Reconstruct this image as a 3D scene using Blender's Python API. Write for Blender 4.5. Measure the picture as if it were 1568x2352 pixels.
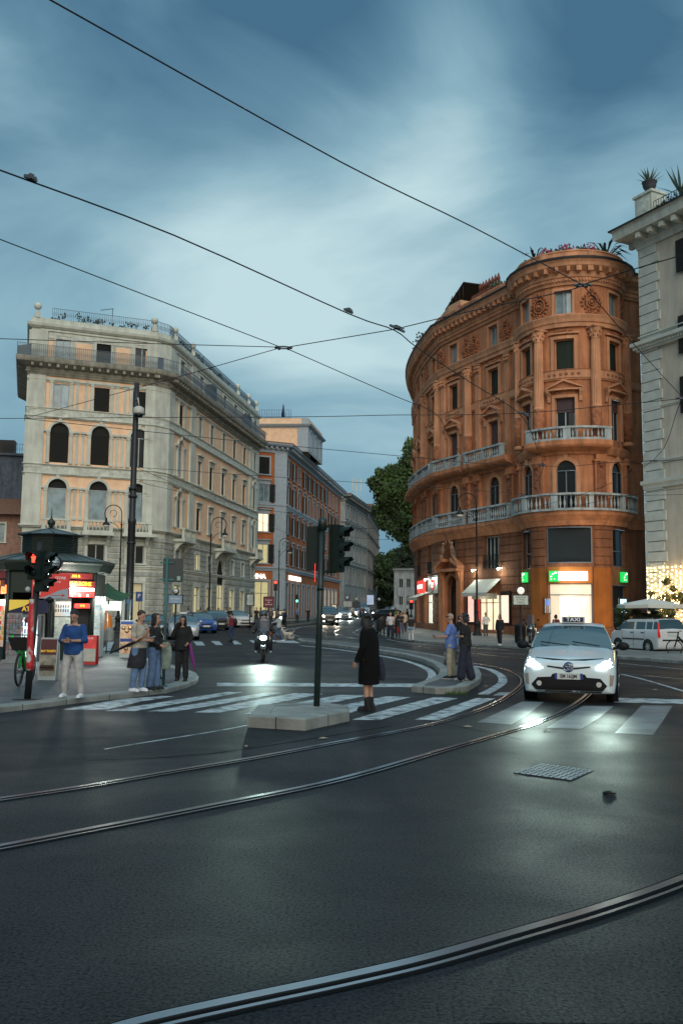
import bpy, bmesh, math, random
from mathutils import Vector, Matrix, noise
from mathutils.bvhtree import BVHTree
for o in list(bpy.data.objects): bpy.data.objects.remove(o)
SC = bpy.context.scene
COL = SC.collection
R_ = math.radians
# ------------------------------------------------------------------ camera
FPX, CAMZ = 2100.0, 1.66
PITCH, ROLL = math.atan(232 / 2100), 0.010
cam_d = bpy.data.cameras.new("camera")
cam = bpy.data.objects.new("camera", cam_d); COL.objects.link(cam)
CAMR = Matrix.Rotation(math.pi / 2 + PITCH, 3, 'X') @ Matrix.Rotation(ROLL, 3, 'Z')
cam.matrix_world = Matrix.Translation((0, 0, CAMZ)) @ CAMR.to_4x4()
cam_d.sensor_fit = 'HORIZONTAL'; cam_d.sensor_width = 24; cam_d.lens = FPX / 1568 * 24
cam_d.clip_end = 3000; cam_d.clip_start = 0.05
SC.camera = cam
# ------------------------------------------------------------------ sky: dusk, broken cloud
SUN_EL, SUN_AZ = R_(30), R_(170)          # the last light comes from behind the camera
world = bpy.data.worlds.new("World"); SC.world = world; world.use_nodes = True
def SKYDIR(px, py): return tuple((CAMR @ Vector(((px - 784) / FPX, -(py - 1176) / FPX, -1))).normalized())
def build_world():
    nt = world.node_tree; N = nt.nodes; Lk = nt.links; N.clear()
    out = N.new('ShaderNodeOutputWorld'); bg = N.new('ShaderNodeBackground')
    tc = N.new('ShaderNodeTexCoord'); sky = N.new('ShaderNodeTexSky'); sky.sky_type = 'NISHITA'
    sky.sun_disc = False; sky.sun_elevation = SUN_EL; sky.sun_rotation = SUN_AZ
    sky.air_density = 1.5; sky.dust_density = 2.0
    # cloud field on a plane overhead, so that it flattens towards the horizon
    sep = N.new('ShaderNodeSeparateXYZ'); Lk.new(tc.outputs['Generated'], sep.inputs[0])
    def m(op, a, b=None, c=None):
        n = N.new('ShaderNodeMath'); n.operation = op
        for i, v in enumerate((a, b, c)):
            if v is None: continue
            if isinstance(v, (int, float)): n.inputs[i].default_value = v
            else: Lk.new(v, n.inputs[i])
        return n.outputs[0]
    mp = N.new('ShaderNodeMapping'); mp.inputs['Location'].default_value = WLOC
    mp.inputs['Rotation'].default_value = (0, R_(-32), 0); mp.inputs['Scale'].default_value = (1.3, 1.3, 3.0)
    Lk.new(tc.outputs['Generated'], mp.inputs[0])
    n1 = N.new('ShaderNodeTexNoise'); n1.inputs['Scale'].default_value = 1.9; n1.inputs['Detail'].default_value = 7
    n1.inputs['Roughness'].default_value = .52; n1.inputs['Distortion'].default_value = .5
    Lk.new(mp.outputs[0], n1.inputs[0])
    # broad thin and thick places in the cloud cover, given as directions in the sky
    fac = m('MULTIPLY', m('SUBTRACT', n1.outputs[0], .5), .78)
    for px_, py_, wd, amp in ((880, 520, 19, .12), (1070, 190, 8, .10), (960, 330, 9, .07), (430, 420, 10, .10), (620, 60, 13, -.16), (1420, 120, 10, -.17), (80, 120, 9, -.04), (200, 700, 12, .03), (1500, 420, 9, .09), (620, 640, 9, .07), (760, 950, 20, .09), (1250, 330, 6, -.05), (330, 230, 6, -.05)):
        d_ = SKYDIR(px_, py_); dp = N.new('ShaderNodeVectorMath'); dp.operation = 'DOT_PRODUCT'; dp.inputs[1].default_value = d_
        nz = N.new('ShaderNodeVectorMath'); nz.operation = 'NORMALIZE'; Lk.new(tc.outputs['Generated'], nz.inputs[0]); Lk.new(nz.outputs[0], dp.inputs[0])
        c_ = math.cos(R_(wd)); t_ = m('MAXIMUM', m('DIVIDE', m('SUBTRACT', dp.outputs['Value'], c_), 1 - c_), 0.0)
        fac = m('ADD', fac, m('MULTIPLY', m('MULTIPLY', t_, t_), amp))
    fac = m('ADD', fac, .5)
    cr = N.new('ShaderNodeValToRGB'); Lk.new(fac, cr.inputs[0])
    e = cr.color_ramp.elements
    e[0].position = .30; e[0].color = (.062, .16, .26, 1)
    e[1].position = .80; e[1].color = (.53, .72, .77, 1)
    a = e.new(.45); a.color = (.13, .265, .37, 1)
    a = e.new(.60); a.color = (.25, .435, .53, 1)
    # Nishita supplies the glow low behind the camera
    mul = N.new('ShaderNodeVectorMath'); mul.operation = 'SCALE'; mul.inputs['Scale'].default_value = .05
    Lk.new(sky.outputs[0], mul.inputs[0])
    back = m('MAXIMUM', m('MULTIPLY', sep.outputs[1], -1.0), 0.0)
    mx = N.new('ShaderNodeMix'); mx.data_type = 'RGBA'; mx.blend_type = 'MIX'
    Lk.new(back, mx.inputs[0]); Lk.new(cr.outputs[0], mx.inputs[6]); Lk.new(mul.outputs[0], mx.inputs[7])
    Lk.new(mx.outputs[2], bg.inputs[0])
    # cloud is thinner and brighter overhead, above the frame
    zt = m('MAXIMUM', m('SUBTRACT', sep.outputs[2], .62), 0.0); Lk.new(m('ADD', m('MULTIPLY', zt, 4.0), 1.0), bg.inputs[1])
    Lk.new(bg.outputs[0], out.inputs[0])
WLOC = (2.3, .7, 0)
build_world()
sun_d = bpy.data.lights.new("sun", 'SUN'); sun = bpy.data.objects.new("sun", sun_d); COL.objects.link(sun)
sun_d.energy = 1.35; sun_d.angle = R_(50); sun_d.color = (1.0, .98, .90)
_v = Vector((math.sin(SUN_AZ) * math.cos(SUN_EL), math.cos(SUN_AZ) * math.cos(SUN_EL), math.sin(SUN_EL)))
sun.rotation_euler = (-_v).to_track_quat('-Z', 'Y').to_euler()
SC.view_settings.view_transform = 'Standard'; SC.view_settings.look = 'None'
SC.view_settings.exposure = 0.0; SC.view_settings.gamma = 1.0
SC.cycles.use_denoising = True
SC.cycles.max_bounces = 5; SC.cycles.diffuse_bounces = 2; SC.cycles.glossy_bounces = 3
SC.cycles.transmission_bounces = 3; SC.cycles.transparent_max_bounces = 6
SC.cycles.sample_clamp_indirect = 4.0
# ------------------------------------------------------------------ where things stand
def gz(y): return .0125 * (max(55.0, min(y, 180.0)) - 55.0)
def ray(px, py): return (CAMR @ Vector(((px - 784) / FPX, -(py - 1176) / FPX, -1))).normalized()
def at_z(px, py, z):
    d = ray(px, py); return Vector((0, 0, CAMZ)) + d * ((z - CAMZ) / d.z)
def at_y(px, py, y):
    d = ray(px, py); return Vector((0, 0, CAMZ)) + d * (y / d.y)
def G(px, py, h=0.0):
    d = ray(px, py); lo, hi = 1.0, 400.0
    for _ in range(50):
        mid = (lo + hi) / 2
        if CAMZ + d.z * mid / d.y > gz(mid) + h: lo = mid
        else: hi = mid
    p = Vector((0, 0, CAMZ)) + d * (lo / d.y); p.z = gz(p.y) + h
    return p
# ------------------------------------------------------------------ materials
MATS = {}
def mat(name, color, rough=.7, metal=0, emit=None, es=1.0, var=.0, vscale=3.0, bump=0.0, bscale=30.0, spec=.5,
        speck=0.0, col2=None, wave=None, coat=0, alpha=None, stain=0.0, relief=0.0, rscale=2.2):
    if name in MATS: return MATS[name]
    m = bpy.data.materials.new(name); m.use_nodes = True; MATS[name] = m
    nt = m.node_tree; N = nt.nodes; L = nt.links; b = N['Principled BSDF']
    c = tuple(color) + (1,)
    b.inputs['Base Color'].default_value = c; b.inputs['Roughness'].default_value = rough
    b.inputs['Metallic'].default_value = metal; b.inputs['Specular IOR Level'].default_value = spec
    if coat: b.inputs['Coat Weight'].default_value = coat; b.inputs['Coat Roughness'].default_value = .05
    if alpha is not None: b.inputs['Alpha'].default_value = alpha
    if emit: b.inputs['Emission Color'].default_value = tuple(emit) + (1,); b.inputs['Emission Strength'].default_value = es
    tc = N.new('ShaderNodeTexCoord')
    if var or col2 or stain:
        n = N.new('ShaderNodeTexNoise'); n.inputs['Scale'].default_value = vscale; n.inputs['Detail'].default_value = 5
        L.new(tc.outputs['Object'], n.inputs[0])
        r = N.new('ShaderNodeValToRGB'); L.new(n.outputs[0], r.inputs[0])
        r.color_ramp.elements[0].position = .32; r.color_ramp.elements[1].position = .68
        k = col2 or tuple(min(1, x * (1 + var)) for x in color); lo = tuple(x * (1 - var) for x in color)
        r.color_ramp.elements[0].color = lo + (1,); r.color_ramp.elements[1].color = tuple(k) + (1,)
        src = r.outputs[0]
        if stain:
            mp = N.new('ShaderNodeMapping'); mp.inputs['Scale'].default_value = (1.6, 1.6, .22); L.new(tc.outputs['Object'], mp.inputs[0])
            n3 = N.new('ShaderNodeTexNoise'); n3.inputs['Scale'].default_value = 1.3; n3.inputs['Detail'].default_value = 7; n3.inputs['Roughness'].default_value = .7
            L.new(mp.outputs[0], n3.inputs[0])
            r3 = N.new('ShaderNodeValToRGB'); L.new(n3.outputs[0], r3.inputs[0])
            r3.color_ramp.elements[0].position = .36; r3.color_ramp.elements[1].position = .6
            g = 1 - stain; r3.color_ramp.elements[0].color = (g, g, g, 1); r3.color_ramp.elements[1].color = (1, 1, 1, 1)
            mm = N.new('ShaderNodeMix'); mm.data_type = 'RGBA'; mm.blend_type = 'MULTIPLY'; mm.inputs[0].default_value = 1
            L.new(src, mm.inputs[6]); L.new(r3.outputs[0], mm.inputs[7]); src = mm.outputs[2]
        if speck:
            n2 = N.new('ShaderNodeTexNoise'); n2.inputs['Scale'].default_value = 90; n2.inputs['Detail'].default_value = 2
            L.new(tc.outputs['Object'], n2.inputs[0])
            r2 = N.new('ShaderNodeValToRGB'); L.new(n2.outputs[0], r2.inputs[0])
            r2.color_ramp.elements[0].position = .3; r2.color_ramp.elements[1].position = .7
            a = 1 - speck; r2.color_ramp.elements[0].color = (a, a, a, 1); a = 1 + speck; r2.color_ramp.elements[1].color = (a, a, a, 1)
            mm = N.new('ShaderNodeMix'); mm.data_type = 'RGBA'; mm.blend_type = 'MULTIPLY'; mm.inputs[0].default_value = 1
            L.new(src, mm.inputs[6]); L.new(r2.outputs[0], mm.inputs[7]); src = mm.outputs[2]
        L.new(src, b.inputs['Base Color'])
    h = None
    if bump:
        n = N.new('ShaderNodeTexNoise'); n.inputs['Scale'].default_value = bscale; n.inputs['Detail'].default_value = 4
        L.new(tc.outputs['Object'], n.inputs[0]); h = n.outputs[0]
    if relief:
        v = N.new('ShaderNodeTexVoronoi'); v.feature = 'SMOOTH_F1'; v.inputs['Scale'].default_value = rscale
        n = N.new('ShaderNodeTexNoise'); n.inputs['Scale'].default_value = rscale * .8
        L.new(tc.outputs['Object'], n.inputs[0]); ml = N.new('ShaderNodeMix'); ml.data_type = 'RGBA'; ml.inputs[0].default_value = .35
        L.new(tc.outputs['Object'], ml.inputs[6]); L.new(n.outputs[1], ml.inputs[7]); L.new(ml.outputs[2], v.inputs[0]); h = v.outputs[0]; bump = relief
    if wave:
        w = N.new('ShaderNodeTexWave'); w.inputs['Scale'].default_value = wave; w.bands_direction = 'Z'; w.wave_profile = 'SAW'
        L.new(tc.outputs['Object'], w.inputs[0]); h = w.outputs[0]; bump = bump or .6
    if h is not None:
        bp = N.new('ShaderNodeBump'); bp.inputs['Strength'].default_value = min(1, bump); bp.inputs['Distance'].default_value = .02 if not relief else .12
        L.new(h, bp.inputs['Height']); L.new(bp.outputs[0], b.inputs['Normal'])
    return m
# ------------------------------------------------------------------ mesh builder
class MB:
    def __init__(s): s.v = []; s.f = []; s.mi = []; s.sm = []; s.M = Matrix.Identity(4); s.k = 0; s.smooth = False
    def add(s, vs, fs, smooth=None):
        o = len(s.v); s.v += [s.M @ Vector(p) for p in vs]
        for f in fs: s.f.append([o + i for i in f]); s.mi.append(s.k); s.sm.append(s.smooth if smooth is None else smooth)
        return s
    def box(s, c, d, rz=0, rx=0, ry=0):
        x, y, z = d[0] / 2, d[1] / 2, d[2] / 2
        T = Matrix.Translation(c) @ Matrix.Rotation(rz, 4, 'Z') @ Matrix.Rotation(ry, 4, 'Y') @ Matrix.Rotation(rx, 4, 'X')
        vs = [T @ Vector((i * x, j * y, k * z)) for k in (-1, 1) for j in (-1, 1) for i in (-1, 1)]
        return s.add(vs, [(0, 2, 3, 1), (4, 5, 7, 6), (0, 1, 5, 4), (2, 6, 7, 3), (0, 4, 6, 2), (1, 3, 7, 5)], False)
    def quad(s, a, b, c, d): return s.add([a, b, c, d], [(0, 1, 2, 3)], False)
    def poly(s, pts, th=None):
        n = len(pts); s.add(pts, [list(range(n))], False); return s
    def prism(s, pts, z0, z1, zf=None):
        n = len(pts); zf = zf or (lambda x, y: 0)
        vs = [(p[0], p[1], z0 + zf(p[0], p[1])) for p in pts] + [(p[0], p[1], z1 + zf(p[0], p[1])) for p in pts]
        fs = [list(range(n))[::-1], [n + i for i in range(n)]] + [(i, (i + 1) % n, n + (i + 1) % n, n + i) for i in range(n)]
        return s.add(vs, fs, False)
    def lathe(s, prof, n=12, c=(0, 0, 0), ax=None, a0=0, a1=None, smooth=True):
        T = Matrix.Translation(c)
        if ax is not None: T = T @ Vector(ax).to_track_quat('Z', 'Y').to_matrix().to_4x4()
        vs = []; fs = []; full = a1 is None; a1 = a0 + 2 * math.pi if full else a1; m = n if full else n + 1
        for r, z in prof:
            for i in range(m):
                a = a0 + (a1 - a0) * i / n; vs.append(T @ Vector((r * math.cos(a), r * math.sin(a), z)))
        for j in range(len(prof) - 1):
            for i in range(n):
                b = (i + 1) % m; fs.append((j * m + i, j * m + b, (j + 1) * m + b, (j + 1) * m + i))
        if full:
            if prof[0][0] > 1e-6: fs.append([i for i in range(m)][::-1])
            if prof[-1][0] > 1e-6: fs.append([(len(prof) - 1) * m + i for i in range(m)])
        return s.add(vs, fs, smooth)
    def cyl(s, a, b, r0, r1=None, n=10, smooth=True):
        a = Vector(a); b = Vector(b); r1 = r0 if r1 is None else r1
        if (b - a).length < 1e-6: return s
        return s.lathe([(r0, 0), (r1, (b - a).length)], n, a, b - a, smooth=smooth)
    def tube(s, pts, r, n=8, close=False):
        pts = [Vector(p) for p in pts]; rs = r if isinstance(r, (list, tuple)) else [r] * len(pts); vs = []; fs = []; up = None
        for i, p in enumerate(pts):
            t = ((pts[(i + 1) % len(pts)] if close or i < len(pts) - 1 else p) - (pts[i - 1] if close or i > 0 else p)).normalized()
            if up is None: up = t.orthogonal().normalized()
            up = (up - t * up.dot(t)); up = up.normalized() if up.length > 1e-6 else t.orthogonal().normalized()
            w = t.cross(up)
            for k in range(n):
                a = 2 * math.pi * k / n; vs.append(p + (up * math.cos(a) + w * math.sin(a)) * rs[i])
        m = len(pts)
        for i in range(m if close else m - 1):
            j = (i + 1) % m
            for k in range(n): fs.append((i * n + k, i * n + (k + 1) % n, j * n + (k + 1) % n, j * n + k))
        if not close: fs.append([k for k in range(n)][::-1]); fs.append([(m - 1) * n + k for k in range(n)])
        return s.add(vs, fs, True)
    def ball(s, c, r, n=10, m=6):
        r = r if isinstance(r, (tuple, list)) else (r, r, r); vs = []; fs = []
        for j in range(m + 1):
            t = math.pi * j / m
            for i in range(n):
                a = 2 * math.pi * i / n; vs.append((c[0] + r[0] * math.sin(t) * math.cos(a), c[1] + r[1] * math.sin(t) * math.sin(a), c[2] - r[2] * math.cos(t)))
        for j in range(m):
            for i in range(n): fs.append((j * n + i, j * n + (i + 1) % n, (j + 1) * n + (i + 1) % n, (j + 1) * n + i))
        return s.add(vs, fs, True)
    def mesh(s, name, mats, off=Vector((0, 0, 0))):
        me = bpy.data.meshes.new(name); me.from_pydata([tuple(Vector(p) - off) for p in s.v], [], s.f)
        for m in (mats if isinstance(mats, (list, tuple)) else [mats]): me.materials.append(m)
        me.polygons.foreach_set('material_index', s.mi); me.polygons.foreach_set('use_smooth', s.sm); me.update()
        return me
    def build(s, name, mats, parent=None, world=False, **kw):
        """world=True: vertices are in world space, parent (an unrotated root) is subtracted."""
        off = Vector((0, 0, 0))
        if world and parent is not None:
            q = parent
            while q is not None: off += q.location; q = q.parent
        o = bpy.data.objects.new(name, s.mesh(name, mats, off)); COL.objects.link(o)
        if parent is not None: o.parent = parent
        for k, v in kw.items(): o[k] = v
        return o
def tag(o, label=None, cat=None, group=None, kind=None):
    if label: o['label'] = label
    if cat: o['category'] = cat
    if group: o['group'] = group
    if kind: o['kind'] = kind
    return o
def thing(name, label, cat, loc=(0, 0, 0), rz=0, group=None):
    o = bpy.data.objects.new(name, None); COL.objects.link(o); o.location = loc; o.rotation_euler = (0, 0, rz)
    o.empty_display_size = .3
    return tag(o, label, cat, group)
KIDS = {}
def copy_tree(o, loc=None, rz=None, label=None, parent=None):
    c = o.copy(); COL.objects.link(c)
    if parent is not None: c.parent = parent
    if loc is not None: c.location = loc
    if rz is not None: c.rotation_euler = (0, 0, rz)
    if label: c['label'] = label
    for ch in [x for x in bpy.data.objects if x.parent is o]: copy_tree(ch, parent=c)
    return c
def text_mesh(s, size, ext=.004, align='CENTER', bold=0, spacing=1.0):
    cu = bpy.data.curves.new('t', 'FONT'); cu.body = s; cu.size = size; cu.extrude = ext; cu.align_x = align; cu.align_y = 'CENTER'
    cu.offset = bold * size; cu.space_character = spacing; cu.resolution_u = 2
    ob = bpy.data.objects.new('t', cu); COL.objects.link(ob)
    dg = bpy.context.evaluated_depsgraph_get(); me = bpy.data.meshes.new_from_object(ob.evaluated_get(dg))
    bpy.data.objects.remove(ob); bpy.data.curves.remove(cu); return me
def text(s, size, M, material, parent=None, name='lettering', ext=.004, align='CENTER', bold=0, world=False, sx=1.0):
    """lettering standing upright, reading along local +x, facing local -y, placed by M"""
    me = text_mesh(s, size, ext, align, bold); me.transform(M @ Matrix.Rotation(math.pi / 2, 4, 'X') @ Matrix.Diagonal((sx, 1, 1, 1)))
    if world and parent is not None:
        q = parent; off = Vector((0, 0, 0))
        while q is not None: off += q.location; q = q.parent
        me.transform(Matrix.Translation(-off))
    me.materials.clear(); me.materials.append(material)
    o = bpy.data.objects.new(name, me); me.name = name; COL.objects.link(o)
    if parent is not None: o.parent = parent
    return o
def catmull(pts, n=6, close=False):
    pts = [Vector(p) for p in pts]
    P = [pts[-1]] + pts + pts[:2] if close else [2 * pts[0] - pts[1]] + pts + [2 * pts[-1] - pts[-2]]
    o = []
    for i in range(1, len(P) - 2):
        for k in range(n):
            t = k / n
            o.append(.5 * ((2 * P[i]) + (-P[i - 1] + P[i + 1]) * t + (2 * P[i - 1] - 5 * P[i] + 4 * P[i + 1] - P[i + 2]) * t * t + (-P[i - 1] + 3 * P[i] - 3 * P[i + 1] + P[i + 2]) * t ** 3))
    if not close: o.append(P[-2])
    return o
# common materials
M_black = mat('black_iron', (.012, .013, .014), .5, spec=.3, bump=.15, bscale=60)
M_green = mat('dark_green_paint', (.010, .020, .018), .65, spec=.2, bump=.1, bscale=50)
M_glass = mat('window_glass', (.010, .015, .018), .16, spec=.3, var=.25, vscale=.4)
M_dark = mat('dark_interior', (.006, .007, .008), .8)
M_shut = mat('dark_shutter', (.011, .012, .011), .75, wave=7.0, bump=.5)
M_pale = mat('pale_curtain_window', (.20, .29, .33), .18, spec=.8, var=.35, vscale=1.3)
M_wframe = mat('white_window_frame', (.36, .40, .40), .5, var=.1)
M_trav = mat('travertine_trim', (.62, .65, .57), .8, var=.1, vscale=1.2, bump=.3, bscale=18, stain=.22)
M_relief = mat('carved_stone_relief', (.55, .58, .51), .85, var=.2, vscale=3, relief=1.0, rscale=2.6)
M_peach = mat('peach_stucco', (.90, .60, .39), .9, var=.1, vscale=2.0, bump=.3, bscale=40)
M_steel = mat('galvanised_steel', (.25, .27, .28), .4, metal=.6, var=.15)
M_lit_warm = mat('warm_lit_interior', (.5, .4, .2), .6, emit=(1.0, .80, .38), es=.55, var=.1)
M_lit_white = mat('white_lit_panel', (.8, .8, .8), .5, emit=(.95, 1.0, .92), es=2.2)
M_red_sig = mat('red_signal_lens', (.5, .02, .01), .3, emit=(1, .04, .02), es=5)
M_green_sig = mat('green_signal_lens', (.02, .5, .3), .3, emit=(.1, 1, .55), es=5)
M_head = mat('lit_headlamp', (.9, .9, .9), .2, emit=(.86, 1.0, .93), es=60)
M_headw = mat('warm_lit_headlamp', (.9, .9, .9), .2, emit=(1.0, .82, .55), es=16)
M_tail = mat('lit_tail_lamp', (.5, .02, .01), .3, emit=(1, .05, .03), es=4)
M_rubber = mat('tyre_rubber', (.012, .012, .012), .85)
M_stone = mat('kerb_stone', (.24, .25, .23), .75, var=.2, vscale=2.5, bump=.3, bscale=25, speck=.2, stain=.25)
# ================================================================== ground, roads, markings
def asphalt_mat(name, base, rlo, rhi, gl=.5):
    m = bpy.data.materials.new(name); m.use_nodes = True; nt = m.node_tree; N = nt.nodes; L = nt.links; b = N['Principled BSDF']
    tc = N.new('ShaderNodeTexCoord')
    def noi(sc, det, ro=.5, dist=0):
        n = N.new('ShaderNodeTexNoise'); n.inputs['Scale'].default_value = sc; n.inputs['Detail'].default_value = det
        n.inputs['Roughness'].default_value = ro; n.inputs['Distortion'].default_value = dist; L.new(tc.outputs['Object'], n.inputs[0]); return n.outputs[0]
    def ramp(src, a, ca, c, cc):
        r = N.new('ShaderNodeValToRGB'); L.new(src, r.inputs[0]); r.color_ramp.elements[0].position = a; r.color_ramp.elements[1].position = c
        r.color_ramp.elements[0].color = tuple(ca) + (1,); r.color_ramp.elements[1].color = tuple(cc) + (1,); return r.outputs[0]
    def mul(a, c):
        mm = N.new('ShaderNodeMix'); mm.data_type = 'RGBA'; mm.blend_type = 'MULTIPLY'; mm.inputs[0].default_value = 1
        L.new(a, mm.inputs[6]); L.new(c, mm.inputs[7]); return mm.outputs[2]
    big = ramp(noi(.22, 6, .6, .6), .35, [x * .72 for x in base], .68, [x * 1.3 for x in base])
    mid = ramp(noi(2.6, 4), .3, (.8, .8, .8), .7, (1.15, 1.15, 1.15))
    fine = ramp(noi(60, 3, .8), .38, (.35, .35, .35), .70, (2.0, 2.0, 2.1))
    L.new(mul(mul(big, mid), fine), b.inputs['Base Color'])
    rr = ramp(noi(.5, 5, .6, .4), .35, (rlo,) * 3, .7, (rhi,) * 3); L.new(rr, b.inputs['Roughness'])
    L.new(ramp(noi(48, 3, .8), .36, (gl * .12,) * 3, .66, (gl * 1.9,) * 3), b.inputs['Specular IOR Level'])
    # cracks
    v = N.new('ShaderNodeTexVoronoi'); v.feature = 'DISTANCE_TO_EDGE'; v.inputs['Scale'].default_value = .35
    L.new(tc.outputs['Object'], v.inputs[0])
    bp = N.new('ShaderNodeBump'); bp.inputs['Strength'].default_value = .6; bp.inputs['Distance'].default_value = .008
    L.new(noi(60, 3, .8), bp.inputs['Height'])
    bp2 = N.new('ShaderNodeBump'); bp2.inputs['Strength'].default_value = .25; bp2.inputs['Distance'].default_value = .02
    L.new(noi(3, 3), bp2.inputs['Height']); L.new(bp.outputs[0], bp2.inputs['Normal']); L.new(bp2.outputs[0], b.inputs['Normal'])
    MATS[name] = m; return m
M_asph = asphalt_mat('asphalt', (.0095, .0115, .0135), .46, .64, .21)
M_pave = asphalt_mat('pavement_asphalt', (.075, .08, .08), .5, .7, .4)
M_paveR = asphalt_mat('pavement_slabs', (.17, .18, .165), .5, .7, .4)
M_paint = mat('worn_white_paint', (.07, .08, .085), .55, col2=(.44, .49, .50), vscale=4.5, speck=.6, bump=.2, bscale=60)
M_paint2 = mat('very_worn_paint', (.05, .055, .06), .5, col2=(.24, .28, .28), vscale=3.5, speck=.5)
# the worn paint stays mostly white with asphalt showing through in places
for _m, _a, _b in ((M_paint, .34, .56), (M_paint2, .38, .7)):
    for _n in _m.node_tree.nodes:
        if _n.type == 'VALTORGB' and _n.color_ramp.elements[1].color[0] < 1: _n.color_ramp.elements[0].position = _a; _n.color_ramp.elements[1].position = _b; break
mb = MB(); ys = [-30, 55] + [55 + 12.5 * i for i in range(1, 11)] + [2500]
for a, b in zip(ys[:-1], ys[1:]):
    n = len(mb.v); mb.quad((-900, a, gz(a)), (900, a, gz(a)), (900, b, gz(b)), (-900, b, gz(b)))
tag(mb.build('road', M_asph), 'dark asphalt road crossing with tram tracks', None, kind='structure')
def gpoly(pts, h=0): return [G(x, y, h) for x, y in pts]
def slab(name, pts, h, m_top, m_kerb=None, kw=.3, drop=.02):
    """raised paving: kerb ring plus inner top; pts are ground points in order"""
    mb = MB(); n = len(pts); c = sum((Vector((p.x, p.y, 0)) for p in pts), Vector()) / n
    P = [Vector((p.x, p.y, 0)) for p in pts]; inn = []
    area = sum(P[i].x * P[(i + 1) % n].y - P[(i + 1) % n].x * P[i].y for i in range(n)); sg = 1 if area > 0 else -1
    for i in range(n):
        t1 = (P[i] - P[i - 1]).normalized(); t2 = (P[(i + 1) % n] - P[i]).normalized()
        n1 = Vector((-t1.y, t1.x, 0)) * sg; n2 = Vector((-t2.y, t2.x, 0)) * sg; nn = (n1 + n2)
        nn = nn.normalized() if nn.length > .2 else n1
        inn.append(P[i] + nn * (kw / max(.5, nn.dot(n1))))
    Z = lambda p, h_: (p.x, p.y, gz(p.y) + h_)
    rb = .02
    for i in range(n):
        j = (i + 1) % n
        bi = P[i].lerp(inn[i], rb / kw); bj = P[j].lerp(inn[j], rb / kw)
        L_ = [Z(P[i], -.02), Z(P[j], -.02), Z(P[j], h - .02), Z(P[i], h - .02)]
        mb.quad(*(L_ if sg > 0 else L_[::-1]))
        L_ = [Z(P[i], h - .02), Z(P[j], h - .02), Z(bj, h), Z(bi, h)]; mb.quad(*(L_ if sg > 0 else L_[::-1]))
        L_ = [Z(bi, h), Z(bj, h), Z(inn[j], h), Z(inn[i], h)]; mb.quad(*(L_ if sg > 0 else L_[::-1]))
    o = mb.build('kerb', m_kerb or M_stone, kind='structure'); mj = MB()
    for i in range(n):
        j = (i + 1) % n; L_ = (P[j] - P[i]).length; q = max(1, int(L_ / 1.0)); w_ = .007 / max(L_, .1)
        if P[i].y > 60: continue
        for k in range(q):
            t_ = (k + .5) / q
            if L_ < .5: continue
            A, B_, C_, D_ = P[i].lerp(P[j], t_ - w_), P[i].lerp(P[j], t_ + w_), inn[i].lerp(inn[j], t_ + w_), inn[i].lerp(inn[j], t_ - w_)
            nrm = (A - D_).normalized() * .004; mj.quad(Z(A, h + .002), Z(B_, h + .002), Z(C_, h + .002), Z(D_, h + .002)); mj.quad(Z(A + nrm, 0), Z(B_ + nrm, 0), Z(B_ + nrm, h), Z(A + nrm, h))
    if mj.v: mj.build('kerb_joints', MATS['black_iron'], kind='structure')
    if m_top is None: return o
    bm = bmesh.new(); vs = [bm.verts.new(Z(p, h - .004)) for p in inn]
    try:
        f = bm.faces.new(vs)
        bmesh.ops.triangulate(bm, faces=[f])
    except Exception: pass
    bmesh.ops.recalc_face_normals(bm, faces=bm.faces)
    for f in bm.faces:
        if f.normal.z < 0: f.normal_flip()
    me = bpy.data.meshes.new(name); bm.to_mesh(me); bm.free(); me.materials.append(m_top)
    q = bpy.data.objects.new(name, me); COL.objects.link(q); q['kind'] = 'structure'; return q
# kiosk pavement
pl = [(-260, 1668), (-100, 1652), (0, 1638), (100, 1626), (200, 1613), (300, 1603), (380, 1593), (425, 1582), (450, 1571), (456, 1563), (450, 1554), (425, 1544), (395, 1535), (350, 1522), (305, 1509), (230, 1503), (0, 1499), (-300, 1497)]
slab('plaza_pavement', gpoly(pl), .10, M_pave, kw=.34)
# couple's island and the long kerb strip beside the tracks
isl = [(945, 1590), (1000, 1595), (1040, 1595), (1072, 1590), (1102, 1572), (1106, 1560), (1100, 1548), (1085, 1538), (1060, 1527), (1000, 1512), (930, 1500), (850, 1488), (760, 1478), (690, 1470.5), (682, 1473), (690, 1477), (760, 1486), (850, 1497.5), (920, 1509), (965, 1520), (995, 1533), (1010, 1548), (1005, 1562), (985, 1574), (960, 1582)]
slab('tram_island', gpoly(isl), .14, M_pave, kw=.24)
hook = [(676, 1463), (650, 1461), (636, 1452), (635, 1446), (648, 1440), (700, 1434.5), (760, 1427), (811, 1419), (811, 1417), (760, 1423.5), (700, 1430), (646, 1437), (628, 1443.5), (624, 1450), (636, 1460), (660, 1467), (676, 1467)]
slab('tram_kerb_strip', gpoly(hook[::-1]), .14, None, kw=.1)
# stone block that carries the middle signal
blk = [G(568, 1671), G(700, 1679), G(802, 1657), G(800, 1645), G(735, 1636), G(590, 1643)]
slab('signal_island', blk, .17, M_stone, kw=.3)
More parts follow.
